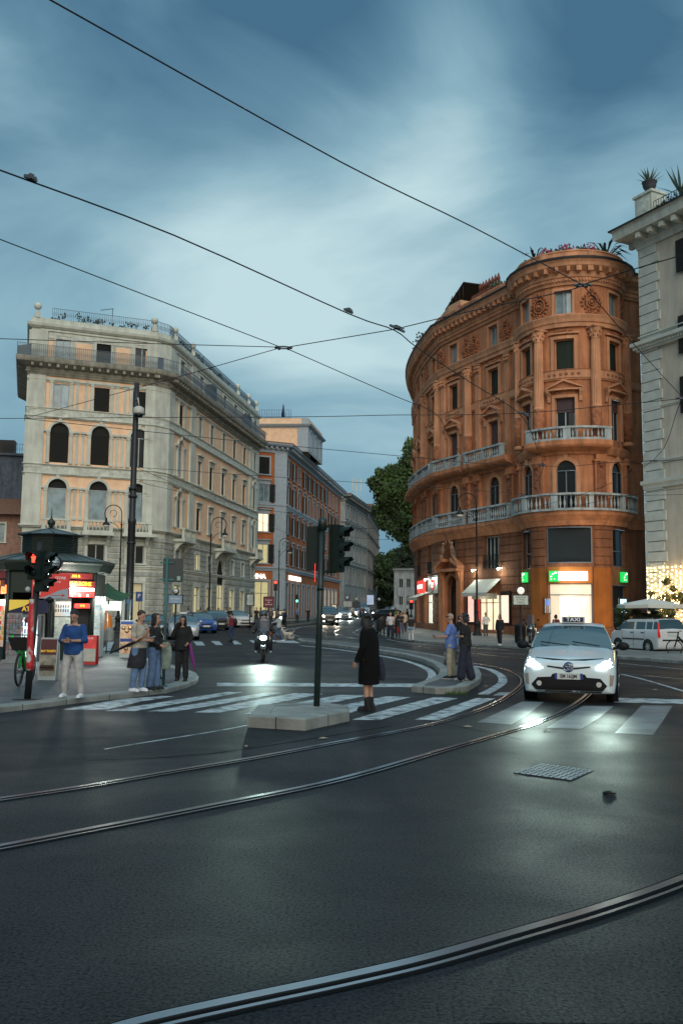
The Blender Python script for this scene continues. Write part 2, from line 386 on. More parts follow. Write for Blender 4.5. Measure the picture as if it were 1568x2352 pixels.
# far and right-hand pavements
rp = [(864, 1456), (888, 1466), (966, 1477), (1050, 1482), (1091, 1484.5), (1194, 1491), (1300, 1503), (1424, 1514), (1568, 1525), (1800, 1548)]
P = gpoly(rp); P += [Vector((45, 20, 0)), Vector((45, 130, 0)), Vector((8, 150, 0)), Vector((6, 120, 0)), Vector((5.2, 100, 0)), G(905, 1424), G(880, 1437)]
slab('right_pavement', P, .12, M_paveR, kw=.3)
lp_ = [Vector((-60, 66, 0)), Vector((-25, 66, 0)), Vector((-13, 70.5, 0)), Vector((-12.2, 74, 0)), Vector((-8.0, 100, 0)), Vector((-8.2, 104, 0)), Vector((-40, 104, 0)), Vector((-60, 80, 0))]
slab('left_pavement', lp_, .12, M_paveR, kw=.3)
lp2 = [Vector((-5.6, 107.5, 0)), Vector((-4.0, 112, 0)), Vector((1.5, 155, 0)), Vector((12, 230, 0)), Vector((-10, 230, 0)), Vector((-20, 107.5, 0))]
slab('far_left_pavement', lp2, .12, M_paveR, kw=.3)
# painted markings
def stripe(mb, pts, h=.004):
    bm_pts = [G(x, y, 0) for x, y in pts]
    mb.add([(p.x, p.y, p.z + h) for p in bm_pts], [list(range(len(pts)))], False)
mb = MB()
for q in [[(143, 1631), (280, 1606), (372, 1599), (400, 1600.5), (320, 1613), (245, 1631)],
          [(241, 1634), (380, 1612), (522, 1590), (559, 1590.5), (440, 1612), (310, 1634)],
          [(339, 1635), (480, 1612), (616, 1591), (649, 1592), (520, 1616), (399, 1636)],
          [(446, 1637), (560, 1614), (679, 1592.5), (743, 1594.5), (620, 1618), (502, 1638)],
          [(559, 1640.5), (670, 1617), (780, 1596.8), (847, 1597.5), (740, 1620), (640, 1644)],
          [(700, 1642), (790, 1620), (886, 1600), (944, 1602), (860, 1622), (770, 1648)],
          [(808, 1654), (900, 1627), (997, 1602), (1052, 1604.5), (960, 1629), (870, 1655)],
          [(952, 1654), (1025, 1628), (1093, 1604), (1138, 1605), (1075, 1629), (1007, 1655)],
          [(498, 1569), (948, 1571), (956, 1571), (948, 1579), (498, 1576.5)],
          [(1148, 1591), (1178, 1591), (1168, 1598), (1132, 1598)],
          [(1410, 1603.5), (1568, 1607.5), (1700, 1611), (1700, 1622), (1568, 1617.5), (1410, 1614)]]: stripe(mb, q)
mb.build('crosswalk_paint', M_paint, kind='structure')
mb = MB()
for q in [[(1094, 1660), (1150, 1635), (1199, 1612), (1249, 1613), (1215, 1640), (1174, 1665)],
          [(1254, 1673), (1300, 1645), (1339, 1622), (1409, 1623), (1375, 1650), (1334, 1675)],
          [(1411, 1685), (1445, 1650), (1474, 1620), (1544, 1622), (1525, 1652), (1499, 1689)]]: stripe(mb, q)
mb.build('faded_crosswalk_paint', mat('faded_white_paint', (.09, .1, .105), .5, col2=(.17, .2, .21), vscale=2.4, speck=.5), kind='structure')
mb = MB()
for q in [[(444, 1474), (464, 1474), (471, 1483), (452, 1483)], [(484, 1473), (503, 1473), (512, 1482), (496, 1482)], [(533, 1472), (543, 1472), (556, 1480.5), (538, 1480.5)],
          [(233, 1502), (249, 1478), (262, 1478), (253, 1502)], [(572, 1471), (592, 1471), (598, 1477), (580, 1477)], [(625, 1471), (676, 1472), (690, 1478), (636, 1476)]]: stripe(mb, q, .106 if q[0][0] == 233 else .004)
mb.build('far_crosswalk_paint', M_paint, kind='structure')
def line(pts, w, name='lane_line', m=None, h=.0045, off=0.0, th=0, mb=None, n=8):
    P = catmull([G(x, y) for x, y in pts], n) if len(pts) > 2 else [G(x, y) for x, y in pts]
    own = mb is None; mb = mb or MB(); vs = []
    for i, p in enumerate(P):
        t = (P[min(i + 1, len(P) - 1)] - P[max(0, i - 1)]); t.z = 0; t.normalize(); nn = Vector((-t.y, t.x, 0))
        for s_ in (off - w / 2, off + w / 2): q = p + nn * s_; vs.append((q.x, q.y, gz(q.y) + h))
    if th:
        k = len(vs); vs += [(a, b, c - th) for a, b, c in vs]
        fs = []
        for i in range(len(P) - 1): a = 2 * i; fs += [(a, a + 2, a + 3, a + 1), (a, a + k, a + 2 + k, a + 2), (a + 1, a + 3, a + 3 + k, a + 1 + k)]
        mb.add(vs, fs, False)
    else: mb.add(vs, [(2 * i, 2 * i + 2, 2 * i + 3, 2 * i + 1) for i in range(len(P) - 1)], False)
    if own: return mb.build(name, m or M_paint, kind='structure')
mb = MB()
line([(240, 1722), (330, 1707), (450, 1688), (520, 1676), (566, 1667)], .05, mb=mb)
line([(690, 1483), (780, 1493), (880, 1508), (940, 1521), (980, 1537), (992, 1550), (985, 1564), (955, 1575)], .22, mb=mb)
line([(1085, 1530), (1120, 1537), (1148, 1551), (1154, 1566), (1138, 1580), (1108, 1596)], .22, mb=mb)
line([(700, 1468), (860, 1486), (1027, 1511), (1081, 1520)], .12, mb=mb)
line([(1080, 1497), (1200, 1504), (1424, 1524), (1568, 1538)], .10, mb=mb)
line([(1427, 1549), (1480, 1562), (1568, 1588), (1700, 1630)], .10, mb=mb)
line([(888, 1469), (966, 1480), (1091, 1488), (1164, 1493)], .12, mb=mb)
line([(655, 1454), (660, 1446), (720, 1437), (811, 1424)], .15, mb=mb)
line([(330, 1479), (400, 1479)], .3, mb=mb)
mb.build('lane_lines', M_paint, kind='structure')
# tram rails: dark bed, polished head, groove and check rail
M_rail = mat('polished_rail_steel', (.30, .34, .39), .24, metal=.95, var=.2, vscale=1.5)
M_bed = mat('rail_bed_tar', (.004, .0045, .005), .8, spec=.08)
mbh, mbb = MB(), MB()
rails = [[(-400, 1893), (-200, 1867), (0, 1838), (200, 1808), (392, 1775), (600, 1740), (784, 1705), (910, 1682), (1019, 1657.5), (1110, 1628), (1161, 1602.5), (1190, 1581), (1200, 1566), (1189, 1551), (1148, 1535), (1081, 1523), (990, 1508), (870, 1491), (760, 1477), (690, 1464), (668, 1452), (685, 1443), (730, 1434), (800, 1425), (850, 1416)],
         [(-400, 2022), (-200, 1985), (0, 1948.5), (200, 1910), (480, 1855), (784, 1791.5), (1034, 1720), (1150, 1687), (1234, 1660), (1300, 1631), (1344, 1602), (1365, 1575), (1350, 1552), (1290, 1530), (1180, 1512), (1060, 1498), (940, 1484), (828, 1470), (780, 1460), (768, 1453), (784, 1445), (820, 1437), (860, 1428)],
         [(-300, 2530), (0, 2445), (200, 2394), (350, 2352), (550, 2307), (784, 2257), (984, 2210), (1184, 2152), (1384, 2092), (1568, 2027), (1800, 1930), (2100, 1800)],
         [(1800, 1545), (1568, 1526), (1400, 1513), (1250, 1502), (1020, 1483), (900, 1470), (840, 1463), (814, 1455), (820, 1448), (850, 1440), (880, 1430)],
         [(1900, 1600), (1700, 1575), (1568, 1561), (1424, 1547), (1300, 1530)]]
for r in rails:
    line(r, .19, mb=mbb, h=.003, n=10)
    line(r, .062, mb=mbh, h=.012, off=.035, th=.01, n=10)
    line(r, .026, mb=mbh, h=.009, off=-.052, th=.006, n=10)
mt = MB()
for q, w_ in (([(200, 1748), (420, 1738), (560, 1722), (700, 1700), (900, 1668)], .03), ([(440, 1545), (520, 1552), (640, 1545), (760, 1550)], .04), ([(880, 1640), (1010, 1662), (1200, 1700)], .02)): line(q, w_, mb=mt, h=.002, n=6)
mq = MB()
for q in ([(0, 1700), (330, 1690), (560, 1676), (700, 1688), (560, 1722), (250, 1752), (0, 1775)], [(1180, 2190), (1568, 2070), (1568, 2352), (1100, 2352)], [(430, 1500), (560, 1498), (590, 1530), (440, 1534)]): stripe(mq, q, .0018)
mq.build('asphalt_patches', asphalt_mat('patched_asphalt', (.009, .0105, .0125), .5, .7, .2), kind='structure')
mt.build('tar_seams', M_bed, kind='structure')
mbb.build('rail_bed', M_bed, kind='structure'); mbh.build('tram_rails', M_rail, kind='structure')
# chequered manhole cover
c4 = [G(1179, 1776.5), G(1244, 1755), G(1364, 1771), G(1311.5, 1794)]
t = thing('manhole_cover', 'shiny square chequered metal cover set in the road before the white taxi', 'manhole cover', c4[0])
mb = MB(); mb.add([(p.x, p.y, .006) for p in c4] + [(p.x, p.y, .0) for p in c4], [(3, 2, 1, 0), (0, 1, 5, 4), (1, 2, 6, 5), (2, 3, 7, 6), (3, 0, 4, 7)], False)
for f in mb.f[:1]: f.reverse()
M_cover = mat('cover_plate', (.5, .54, .54), .5, metal=.5, var=.3)
N_ = 10
mb.build('frame', mat('cover_frame', (.03, .03, .03), .5, metal=.5), t, True)
mb = MB()
for i in range(N_):
    for j in range(N_):
        u0, u1, v0, v1 = (i + .12) / N_, (i + .88) / N_, (j + .12) / N_, (j + .88) / N_
        if (i + j) % 2: u1 = (i + .6) / N_; 
        else: v1 = (j + .6) / N_
        B = lambda u, v, z: tuple((c4[0].lerp(c4[1], u)).lerp(c4[3].lerp(c4[2], u), v).xy) + (z,)
        mb.add([B(u0, v0, .008), B(u1, v0, .008), B(u1, v1, .008), B(u0, v1, .008), B((u0 + u1) / 2, (v0 + v1) / 2, .014)], [(0, 1, 4), (1, 2, 4), (2, 3, 4), (3, 0, 4)], False)
mb.build('tread_plate', M_cover, t, True)
# fallen leaves, pebble, weeds
def leaf(px, py, s, label, colr=(.25, .2, .12)):
    p = G(px, py); mb = MB(); pts = []
    for k in range(10):
        a = 2 * math.pi * k / 10; r = s * (1 if k % 2 else .45); pts.append((math.cos(a) * r, math.sin(a) * r * .7, .012 + .02 * s * (k % 3)))
    mb.add(pts + [(0, 0, .03)], [(k, (k + 1) % 10, 10) for k in range(10)], False)
    o = mb.build('fallen_leaf', mat('dry_leaf', (.30, .27, .2), .8, var=.3)); o.location = p; o.rotation_euler = (0, 0, px); return tag(o, label, 'leaf', 'dry leaves on the asphalt')
leaf(742, 1698, .08, 'pale dry leaf lying just below the stone signal block')
leaf(1074, 1671, .08, 'pale dry leaf between the two curved rails')
leaf(1257, 1680, .11, 'large pale leaf beside the shiny rail before the taxi')
leaf(1115, 1578, .06, 'small leaf by the kerb right of the waiting couple')
leaf(1504, 1586, .08, 'pale leaf on the road right of the white taxi')
leaf(565, 1717, .03, 'tiny pale scrap left of the near rail')
p = G(1397, 1826); mb = MB(); mb.ball((0, 0, .02), (.045, .03, .02), 7, 4); mb.ball((.04, .01, .012), (.04, .025, .012), 6, 4); mb.ball((-.03, .01, .014), (.03, .02, .018), 5, 4)
o = mb.build('crumpled_rag', M_black); o.location = p; tag(o, 'small black crumpled rag on the road below the manhole cover', 'rag')
random.seed(5); mb = MB(); p = G(1047, 1596)
for i in range(90):
    a = random.uniform(-.22, .22); b = random.uniform(-.05, .06); h = random.uniform(.03, .12)
    x = a; d = random.uniform(-.04, .04); mb.add([(x - .008, b, 0), (x + .008, b, 0), (x + d, b - .03, h)], [(0, 1, 2)], False)
o = mb.build('weeds', mat('weed_green', (.05, .11, .03), .8, var=.3)); o.location = p; tag(o, None, None, kind='stuff')
# ================================================================== facades
class Fac:
    """maps (u along the plan line, v height, d outwards) to world"""
    def __init__(s, pts):
        s.p = [Vector((q[0], q[1])) for q in pts]; s.u = [0.0]
        for a, b in zip(s.p[:-1], s.p[1:]): s.u.append(s.u[-1] + (b - a).length)
        s.n = [Vector(((b - a).y, -(b - a).x)).normalized() for a, b in zip(s.p[:-1], s.p[1:])]
        s.L = s.u[-1]
    def seg(s, u):
        for i in range(len(s.n)):
            if u <= s.u[i + 1] + 1e-6: return i
        return len(s.n) - 1
    def P(s, u, v, d=0.0):
        for i in range(1, len(s.u) - 1):
            if abs(u - s.u[i]) < 1e-4:
                n = (s.n[i - 1] + s.n[i]).normalized(); q = s.p[i] + n * (d / max(.35, n.dot(s.n[i]))); return (q.x, q.y, v)
        i = s.seg(u); t = (s.p[i + 1] - s.p[i]).normalized(); q = s.p[i] + t * (u - s.u[i]) + s.n[i] * d; return (q.x, q.y, v)
    def br(s, u0, u1): return [u0] + [x for x in s.u[1:-1] if u0 + .02 < x < u1 - .02] + [u1]
    def box(s, mb, u0, u1, v0, v1, d0, d1):
        us = s.br(u0, u1); vs = []
        for u in us: vs += [s.P(u, v0, d0), s.P(u, v0, d1), s.P(u, v1, d1), s.P(u, v1, d0)]
        fs = []
        for i in range(len(us) - 1):
            a, b = 4 * i, 4 * i + 4
            fs += [(a, a + 1, b + 1, b), (a + 1, a + 2, b + 2, b + 1), (a + 2, a + 3, b + 3, b + 2), (a + 3, a, b, b + 3)]
        e = 4 * (len(us) - 1); fs += [(0, 3, 2, 1), (e, e + 1, e + 2, e + 3)]
        mb.add(vs, [f[::-1] for f in fs], False)
    def sweep(s, mb, prof, u0, u1):
        us = s.br(u0, u1); n = len(prof); vs = []; fs = []
        for u in us: vs += [s.P(u, v, d) for d, v in prof]
        for i in range(len(us) - 1):
            for k in range(n): a = i * n; b = a + n; l = (k + 1) % n; fs.append((a + k, b + k, b + l, a + l))
        e = n * (len(us) - 1); fs += [list(range(n)), [e + k for k in range(n)][::-1]]
        mb.add(vs, fs, False)
    def wall(s, mb, u0, u1, v0, v1, ops, depth=.3):
        ops = [o for o in ops if o[0] < u1 and o[1] > u0 and o[2] < v1 and o[3] > v0]
        us = sorted(set([round(x, 3) for x in s.br(u0, u1)] + [round(o[k], 3) for o in ops for k in (0, 1)]))
        us = [u for u in us if u0 - 1e-3 <= u <= u1 + 1e-3]
        exact = {round(x, 3): x for x in s.u}
        us = [exact.get(u, u) for u in us]
        vs_ = sorted(set([v0, v1] + [round(o[k], 3) for o in ops for k in (2, 3)])); vs_ = [v for v in vs_ if v0 <= v <= v1]
        for i in range(len(us) - 1):
            um = (us[i] + us[i + 1]) / 2; run = None
            for j in range(len(vs_) - 1):
                vm = (vs_[j] + vs_[j + 1]) / 2
                if any(o[0] < um < o[1] and o[2] < vm < o[3] for o in ops): continue
                mb.quad(s.P(us[i], vs_[j]), s.P(us[i + 1], vs_[j]), s.P(us[i + 1], vs_[j + 1]), s.P(us[i], vs_[j + 1]))
        for o in ops:
            a, b, c, e = o[:4]; arch = len(o) > 4 and o[4]
            r = (b - a) / 2; ct = (a + b) / 2; sp = e - r * arch if arch else e
            pts = [(a, c), (a, sp)]
            if arch:
                K = 10
                arc = [(ct - r * math.cos(math.pi * k / K), sp + r * arch * math.sin(math.pi * k / K)) for k in range(K + 1)]
                for k in range(K): mb.quad(s.P(*arc[k]), s.P(*arc[k + 1]), s.P(arc[k + 1][0], e), s.P(arc[k][0], e))
                pts += arc[1:-1]
            pts += [(b, sp), (b, c)]
            for k in range(len(pts)):
                p, q = pts[k], pts[(k + 1) % len(pts)]
                mb.quad(s.P(p[0], p[1]), s.P(q[0], q[1]), s.P(q[0], q[1], -depth), s.P(p[0], p[1], -depth))
    def panel(s, mb, a, b, c, e, arch, d):
        """flat sheet filling an opening at depth d"""
        r = (b - a) / 2; ct = (a + b) / 2
        if arch:
            sp = e - r * arch; K = 10
            arc = [(ct - r * math.cos(math.pi * k / K), sp + r * arch * math.sin(math.pi * k / K)) for k in range(K + 1)]
            mb.quad(s.P(a, c, d), s.P(b, c, d), s.P(b, sp, d), s.P(a, sp, d))
            for k in range(K): mb.add([s.P(ct, sp, d), s.P(*arc[k], d), s.P(*arc[k + 1], d)], [(0, 2, 1)], False)
        else:
            us = s.br(a, b)
            for i in range(len(us) - 1): mb.quad(s.P(us[i], c, d), s.P(us[i + 1], c, d), s.P(us[i + 1], e, d), s.P(us[i], e, d))
    def window(s, root, o, kind='glass', depth=.28, mull=1, trans=(), fm=None, name=None, flat=False):
        a, b, c, e = o[:4]; arch = o[4] if len(o) > 4 else 0
        mt = {'glass': M_glass, 'shutter': M_shut, 'pale': M_pale, 'lit': M_lit_warm, 'dark': M_dark}.get(kind, kind)
        mb = MB()
        if flat: mb.quad(s.P(a, c, -depth), s.P(b, c, -depth), s.P(b, e, -depth), s.P(a, e, -depth))
        else: s.panel(mb, a, b, c, e, arch, -depth + .02)
        w = mb.build(name or ('shutter' if kind == 'shutter' else 'window'), mt, root, True)
        mb = MB(); fr = .06; d0, d1 = -depth + .025, -depth + .075
        if kind == 'shutter':
            M2 = M_shut
            s.box(mb, (a + b) / 2 - .02, (a + b) / 2 + .02, c, e - .02, d0, d1 - .01)
            k = c + .12; top = e - ((b - a) / 2 if arch else 0)
            while k < top - .05: s.box(mb, a + .05, b - .05, k, k + .035, d0, d1 - .02); k += .14
        else:
            M2 = fm or M_wframe
            top = e - ((b - a) / 2 * arch if arch else 0)
            s.box(mb, a, a + fr, c, top, d0, d1); s.box(mb, b - fr, b, c, top, d0, d1); s.box(mb, a + fr, b - fr, c, c + fr, d0, d1)
            s.box(mb, a + fr, b - fr, top - fr, top, d0, d1)
            for k in range(mull): m_ = a + (b - a) * (k + 1) / (mull + 1); s.box(mb, m_ - .04, m_ + .04, c + fr, top - fr, d0, d1 + .01)
            for t in trans: s.box(mb, a + fr, b - fr, t - .03, t + .03, d0, d1 + .005)
        mb.build('frame', M2, w, True)
        return w
    def balustrade(s, mb, u0, u1, v0, v1, d, th=.22, sp=.24, piers=1.6):
        s.box(mb, u0, u1, v0, v0 + .14, d - th, d); s.box(mb, u0 - .03, u1 + .03, v1 - .13, v1, d - th - .03, d + .04)
        n = max(1, round((u1 - u0) / piers)); w = .3; step = (u1 - u0 - w) / n
        for k in range(n + 1): a = u0 + k * step; s.box(mb, a, a + w, v0 + .14, v1 - .13, d - th + .01, d - .005)
        h = v1 - v0 - .27
        for k in range(n):
            a = u0 + k * step + w; L = step - w; m_ = max(1, int(L / sp))
            for j in range(m_):
                p = s.P(a + (j + .5) * L / m_, v0 + .14, d - th / 2)
                mb.lathe([(.055, 0), (.035, h * .12), (.085, h * .38), (.04, h * .72), (.035, h * .85), (.06, h)], 6, p)
    def brackets(s, mb, u0, u1, v0, v1, d0, d1, step, w):
        n = max(1, round((u1 - u0) / step))
        for k in range(n + 1): c = u0 + (u1 - u0) * k / n; s.box(mb, c - w / 2, c + w / 2, v0, v1, d0, d1)
    def cornice(s, mb, u0, u1, v0, v1, d, soffit=.35):
        """v0..v1, projecting d at the top"""
        h = v1 - v0
        s.sweep(mb, [(0.002, v0), (.08, v0), (.12, v0 + h * .12), (.12, v0 + h * .3), (d * .8, v0 + h * .55), (d * .8, v0 + h * .72), (d, v0 + h * .95), (d, v1), (0.002, v1)], u0, u1)
    def band(s, mb, u0, u1, v0, v1, d=.12):
        h = v1 - v0
        s.sweep(mb, [(.002, v0), (d * .5, v0), (d * .6, v0 + h * .45), (d, v0 + h * .6), (d, v1), (.002, v1)], u0, u1)
def frame_trim(F, mb, o, w=.16, d=.07, sill=.1, hood=0, arch=0):
    a, b, c, e = o[:4]
    if arch:
        r = (b - a) / 2; ct = (a + b) / 2; sp = e - r * arch; K = 10
        F.box(mb, a - w, a, c, sp, .002, d); F.box(mb, b, b + w, c, sp, .002, d)
        for k in range(K):
            t0, t1 = math.pi * k / K, math.pi * (k + 1) / K
            q = [(ct - rr * math.cos(t), sp + rr * math.sin(t) * arch) for rr, t in ((r, t0), (r, t1), (r + w, t1), (r + w, t0))]
            vs = [F.P(x, y, .002) for x, y in q] + [F.P(x, y, d) for x, y in q]
            mb.add(vs, [(4, 5, 6, 7)[::-1], (0, 1, 5, 4), (2, 3, 7, 6), (0, 3, 2, 1)], False)
        F.box(mb, ct - .12, ct + .12, e + .0, e + w + .12, .003, d + .06)
    else:
        F.box(mb, a - w, a, c, e, .002, d); F.box(mb, b, b + w, c, e, .002, d); F.box(mb, a - w, b + w, e, e + w, .002, d + .004)
    if sill: F.box(mb, a - w - .06, b + w + .06, c - sill, c, .002, d + .09)
    if hood: F.box(mb, a - w - .08, b + w + .08, e + w + .28, e + w + .40, .002, d + .22); F.box(mb, a - w, b + w, e + w + .01, e + w + .28, .002, d + .02)
def pilaster(F, mb, c, w, v0, v1, d=.09, cap=.35, base=.25, capd=.07):
    F.box(mb, c - w / 2, c + w / 2, v0 + base, v1 - cap, .003, d)
    F.box(mb, c - w / 2 - .04, c + w / 2 + .04, v0, v0 + base, .003, d + .05)
    F.box(mb, c - w / 2 - .03, c + w / 2 + .03, v1 - cap, v1 - cap + .06, .003, d + .04)
    F.box(mb, c - w / 2, c + w / 2, v1 - cap + .06, v1 - .08, .003, d + .02)
    F.box(mb, c - w / 2 - capd, c + w / 2 + capd, v1 - .08, v1, .003, d + capd)
def rail_panel(F, mb, u0, u1, v0, v1, d, sp=.16, r=.012):
    for v in (v0, v1 - .02): F.box(mb, u0, u1, v, v + .03, d - .015, d + .015)
    n = int((u1 - u0) / sp)
    for k in range(n + 1):
        u = u0 + (u1 - u0) * k / n; F.box(mb, u - r, u + r, v0 + .03, v1 - .02, d - r, d + r)
        if k < n:
            um = u + sp / 2; p = [F.P(um - sp * .36, v0 + .45, d), F.P(um, v0 + .62, d), F.P(um + sp * .36, v0 + .45, d), F.P(um, v0 + .28, d)]
            mb.tube(p, .009, 4, True)
def leafclump(mb, c, R, n, s, rnd, flat=1.0):
    """n small leaf faces through an ellipsoid"""
    for _ in range(n):
        while True:
            q = Vector((rnd.uniform(-1, 1), rnd.uniform(-1, 1), rnd.uniform(-1, 1)))
            if q.length < 1: break
        q = q * (.55 + .45 * rnd.random()) if q.length > .3 else q
        p = Vector(c) + Vector((q.x * R[0], q.y * R[1], q.z * R[2]))
        a = Vector((rnd.gauss(0, 1), rnd.gauss(0, 1), rnd.gauss(0, .6))).normalized(); b = a.orthogonal().normalized(); b = (Matrix.Rotation(rnd.uniform(0, 6.28), 3, a) @ b)
        k = s * rnd.uniform(.6, 1.3); w = a.cross(b)
        mb.add([p - b * k * .5, p + w * k * .32, p + b * k * .6, p - w * k * .32], [(0, 1, 2, 3)], False)
M_leafd = mat('dark_foliage', (.022, .042, .018), .75, var=.5, vscale=1.5)
M_leafm = mat('mid_foliage', (.045, .085, .03), .75, var=.5, vscale=1.2)
M_leafl = mat('fresh_foliage', (.09, .16, .05), .7, var=.4, vscale=1.2)
M_bark = mat('bark', (.05, .042, .035), .9, var=.3, bump=.6, bscale=12)
M_pink = mat('pink_flowers', (.35, .06, .10), .8, var=.4, vscale=8)
rnd = random.Random(11)
# ================================================================== cream building on the left
_a = Vector((-24.48, 69.86)); _b = Vector((-14.6, 73.8)); _c = Vector((-9.75, 103.7))
_tf = (_b - _a).normalized(); _ts = (_c - _b).normalized(); _nf = Vector((-_tf.y, _tf.x)); ch = .85
LB = Fac([_a + Vector((-4.1, 12)), _a, _b - _tf * ch, _b + _ts * ch, _c, _c + Vector((-_ts.y, _ts.x)) * 12])
UO = LB.u[1] + .7                       # u offset: front starts here
root = thing('cream_palace', 'pale cream and peach corner palace with arched windows and long iron roof balcony', 'building', (_b.x, _b.y, 0))
FW = LB.u[2] - LB.u[1]; US = LB.u[3]; SL = LB.u[4] - US; ENDU = LB.u[4]
fc = [(UO + 1.04, UO + 2.47), (UO + 4.17, UO + 5.58), (UO + 7.22, UO + 8.65)]
sidec = [3.75 - .6] + [8.5, 12.1, 16.1, 20.0, 24.0] + [28.3]
ops = []
rows = [('attic', 21.3, 23.3, 0), ('r4', 17.5, 19.45, 0), ('r3', 13.15, 16.3, 1), ('r2', 8.75, 11.85, 1), ('mez', 5.4, 6.85, 0), ('shop', .35, 3.85, 0)]
kinds = {}
def addop(c, w, v0, v1, arch, kind): o = (c - w / 2, c + w / 2, v0, v1, arch); ops.append(o); kinds[o] = kind
fk = {'attic': ['pale', 'shutter', 'glass'], 'r4': ['pale', 'shutter', 'shutter'], 'r3': ['shutter', 'shutter', 'glass'], 'r2': ['pale', 'palehalf', 'pale'], 'mez': ['glass', 'glass', 'glass'], 'shop': ['lit', 'lit', 'lit']}
for nm, v0, v1, ar in rows:
    for i, (a, b) in enumerate(fc):
        c = (a + b) / 2; w = {'attic': 1.15, 'r4': 1.2, 'mez': 1.35, 'shop': 1.35}.get(nm, 1.41)
        addop(c, w, v0, v1, ar, fk[nm][i])
    for i, c in enumerate(sidec):
        zone = i in (0, 6); ar2 = ar if zone else 0; w = 1.2 if zone else 1.15
        vv0, vv1 = v0, v1
        if nm == 'r3' and not zone: vv0, vv1 = 13.15, 15.35
        if nm == 'r2' and not zone: vv0, vv1 = 8.95, 11.0
        k = rnd.choice(['shutter', 'glass', 'glass', 'pale'] if nm != 'mez' else ['glass', 'pale'])
        if nm == 'shop':
            k = 'lit'
            if i == 3: addop(US + c, 2.2, .35, 6.7, 1, 'portal'); continue
        if nm == 'mez' and i == 3: continue
        if nm == 'mez' and i == 1: k = 'lit'
        addop(US + c, w if nm != 'shop' else 1.6, vv0, vv1, ar2, k)
mb = MB(); LB.wall(mb, 0, LB.u[5], 20.6, 24.3, ops, .12); LB.wall(mb, 0, LB.u[5], -.3, 8.0, ops, .22)
mb.build('wall', mat('cream_rusticated_stone', (.60, .62, .54), .85, var=.12, vscale=.8, bump=.25, bscale=14, stain=.25), root, True)
mb = MB(); LB.wall(mb, 0, LB.u[5], 8.0, 20.6, ops, .12)
mb.build('stucco_wall', M_peach, root, True)
# grey-cream stone skin: piers, strips, architraves
mb = MB()
for (v0, v1) in ((8.0, 12.2), (12.7, 16.8), (17.3, 20.0), (20.9, 23.6)):
    LB.box(mb, UO - .697, UO + .55, v0, v1, .003, .14); LB.box(mb, UO - .84, UO - .703, v0, v1, .0, .14)
    LB.box(mb, LB.u[2] - .75, LB.u[2] + .001, v0, v1, .003, .14)
    LB.box(mb, LB.u[2], LB.u[3], v0, v1, .003, .142); LB.box(mb, LB.u[3], LB.u[3] + 1.2, v0, v1, .003, .14)
    LB.box(mb, US + 5.6, US + 6.9, v0, v1, .003, .14); LB.box(mb, US + 26.0, US + 26.9, v0, v1, .003, .14); LB.box(mb, ENDU - .8, ENDU, v0, v1, .003, .14)
mb.build('stone_pier', M_trav, root, True)
for o in ops:
    a, b, c, e, ar = o
    mb = MB()
    if c > 7.5:
        fr = a < US or a < US + 5 or a > US + 27
        if c < 20:
            if fr:
                # flanking colonnettes and outer pilaster strips
                imp = e - (b - a) / 2 - .05 if ar else e + .25
                for x in (a - .17, b + .17):
                    pilaster(LB, mb, x, .24, c - .05, imp, .13, .22, .18, .05)
                for x in (a - .62, b + .62):
                    if UO + .6 < x < LB.u[2] - .8 or x > US: pilaster(LB, mb, x, .2, c - .05, imp, .06, .2, .18, .03)
                LB.box(mb, max(a - .8, UO + .56), a - .001, imp, imp + .16, .004, .2) if ar else None
                LB.box(mb, b + .001, min(b + .8, LB.u[2] - .76) if a < UO + FW else b + .8, imp, imp + .16, .004, .2) if ar else None
                if ar: frame_trim(LB, mb, (a, b, e - (b - a) / 2, e), .2, .15, 0, 0, 1)
                else: LB.box(mb, a - .7, b + .7, imp, imp + .14, .004, .16)
            else: frame_trim(LB, mb, o, .18, .08, .12, c < 17)
        else: frame_trim(LB, mb, o, .16, .08, 0)
    if mb.v: mb.build('window_surround', M_trav, root, True)
mb = MB()
# attic: everything but small peach panels is stone, with a fret band
LB.box(mb, UO - .05, ENDU, 23.6, 23.75, .003, .1)
mb.build('fillet', M_trav, root, True)
mb = MB()
for v0, v1 in ((21.4, 22.9),):
    for i, (a, b) in enumerate([(UO + .62, UO + 1.0 - .05), (UO + 2.75, UO + 3.95), (UO + 5.85, UO + 7.0), (UO + 8.9, LB.u[2] - .85)]):
        LB.box(mb, a, b, v0, v1, .001, .012)
for i in range(6):
    a = US + sidec[i + 0] + 1.0; LB.box(mb, a, a + 1.6, 21.4, 22.9, .001, .012)
mb.build('peach_panels', M_peach, root, True)
mb = MB()
for v0, v1 in ((16.75, 17.35), (12.25, 12.85)):
    LB.sweep(mb, [(.003, v0), (.10, v0), (.10, v1), (.003, v1)], UO - 3, ENDU)
LB.box(mb, UO + .6, LB.u[2], 23.05, 23.5, .003, .05)
mb.build('frieze', M_relief, root, True)
mb = MB()
for v0, v1, d in ((16.62, 16.76, .22), (17.33, 17.45, .18), (12.12, 12.26, .2), (12.84, 12.98, .24), (19.55, 19.72, .16), (8.0, 8.2, .3), (5.0, 5.25, .16), (7.2, 7.35, .14)):
    LB.band(mb, UO - 3, ENDU + 3, v0, v1, d)
mb.build('string_course', M_trav, root, True)
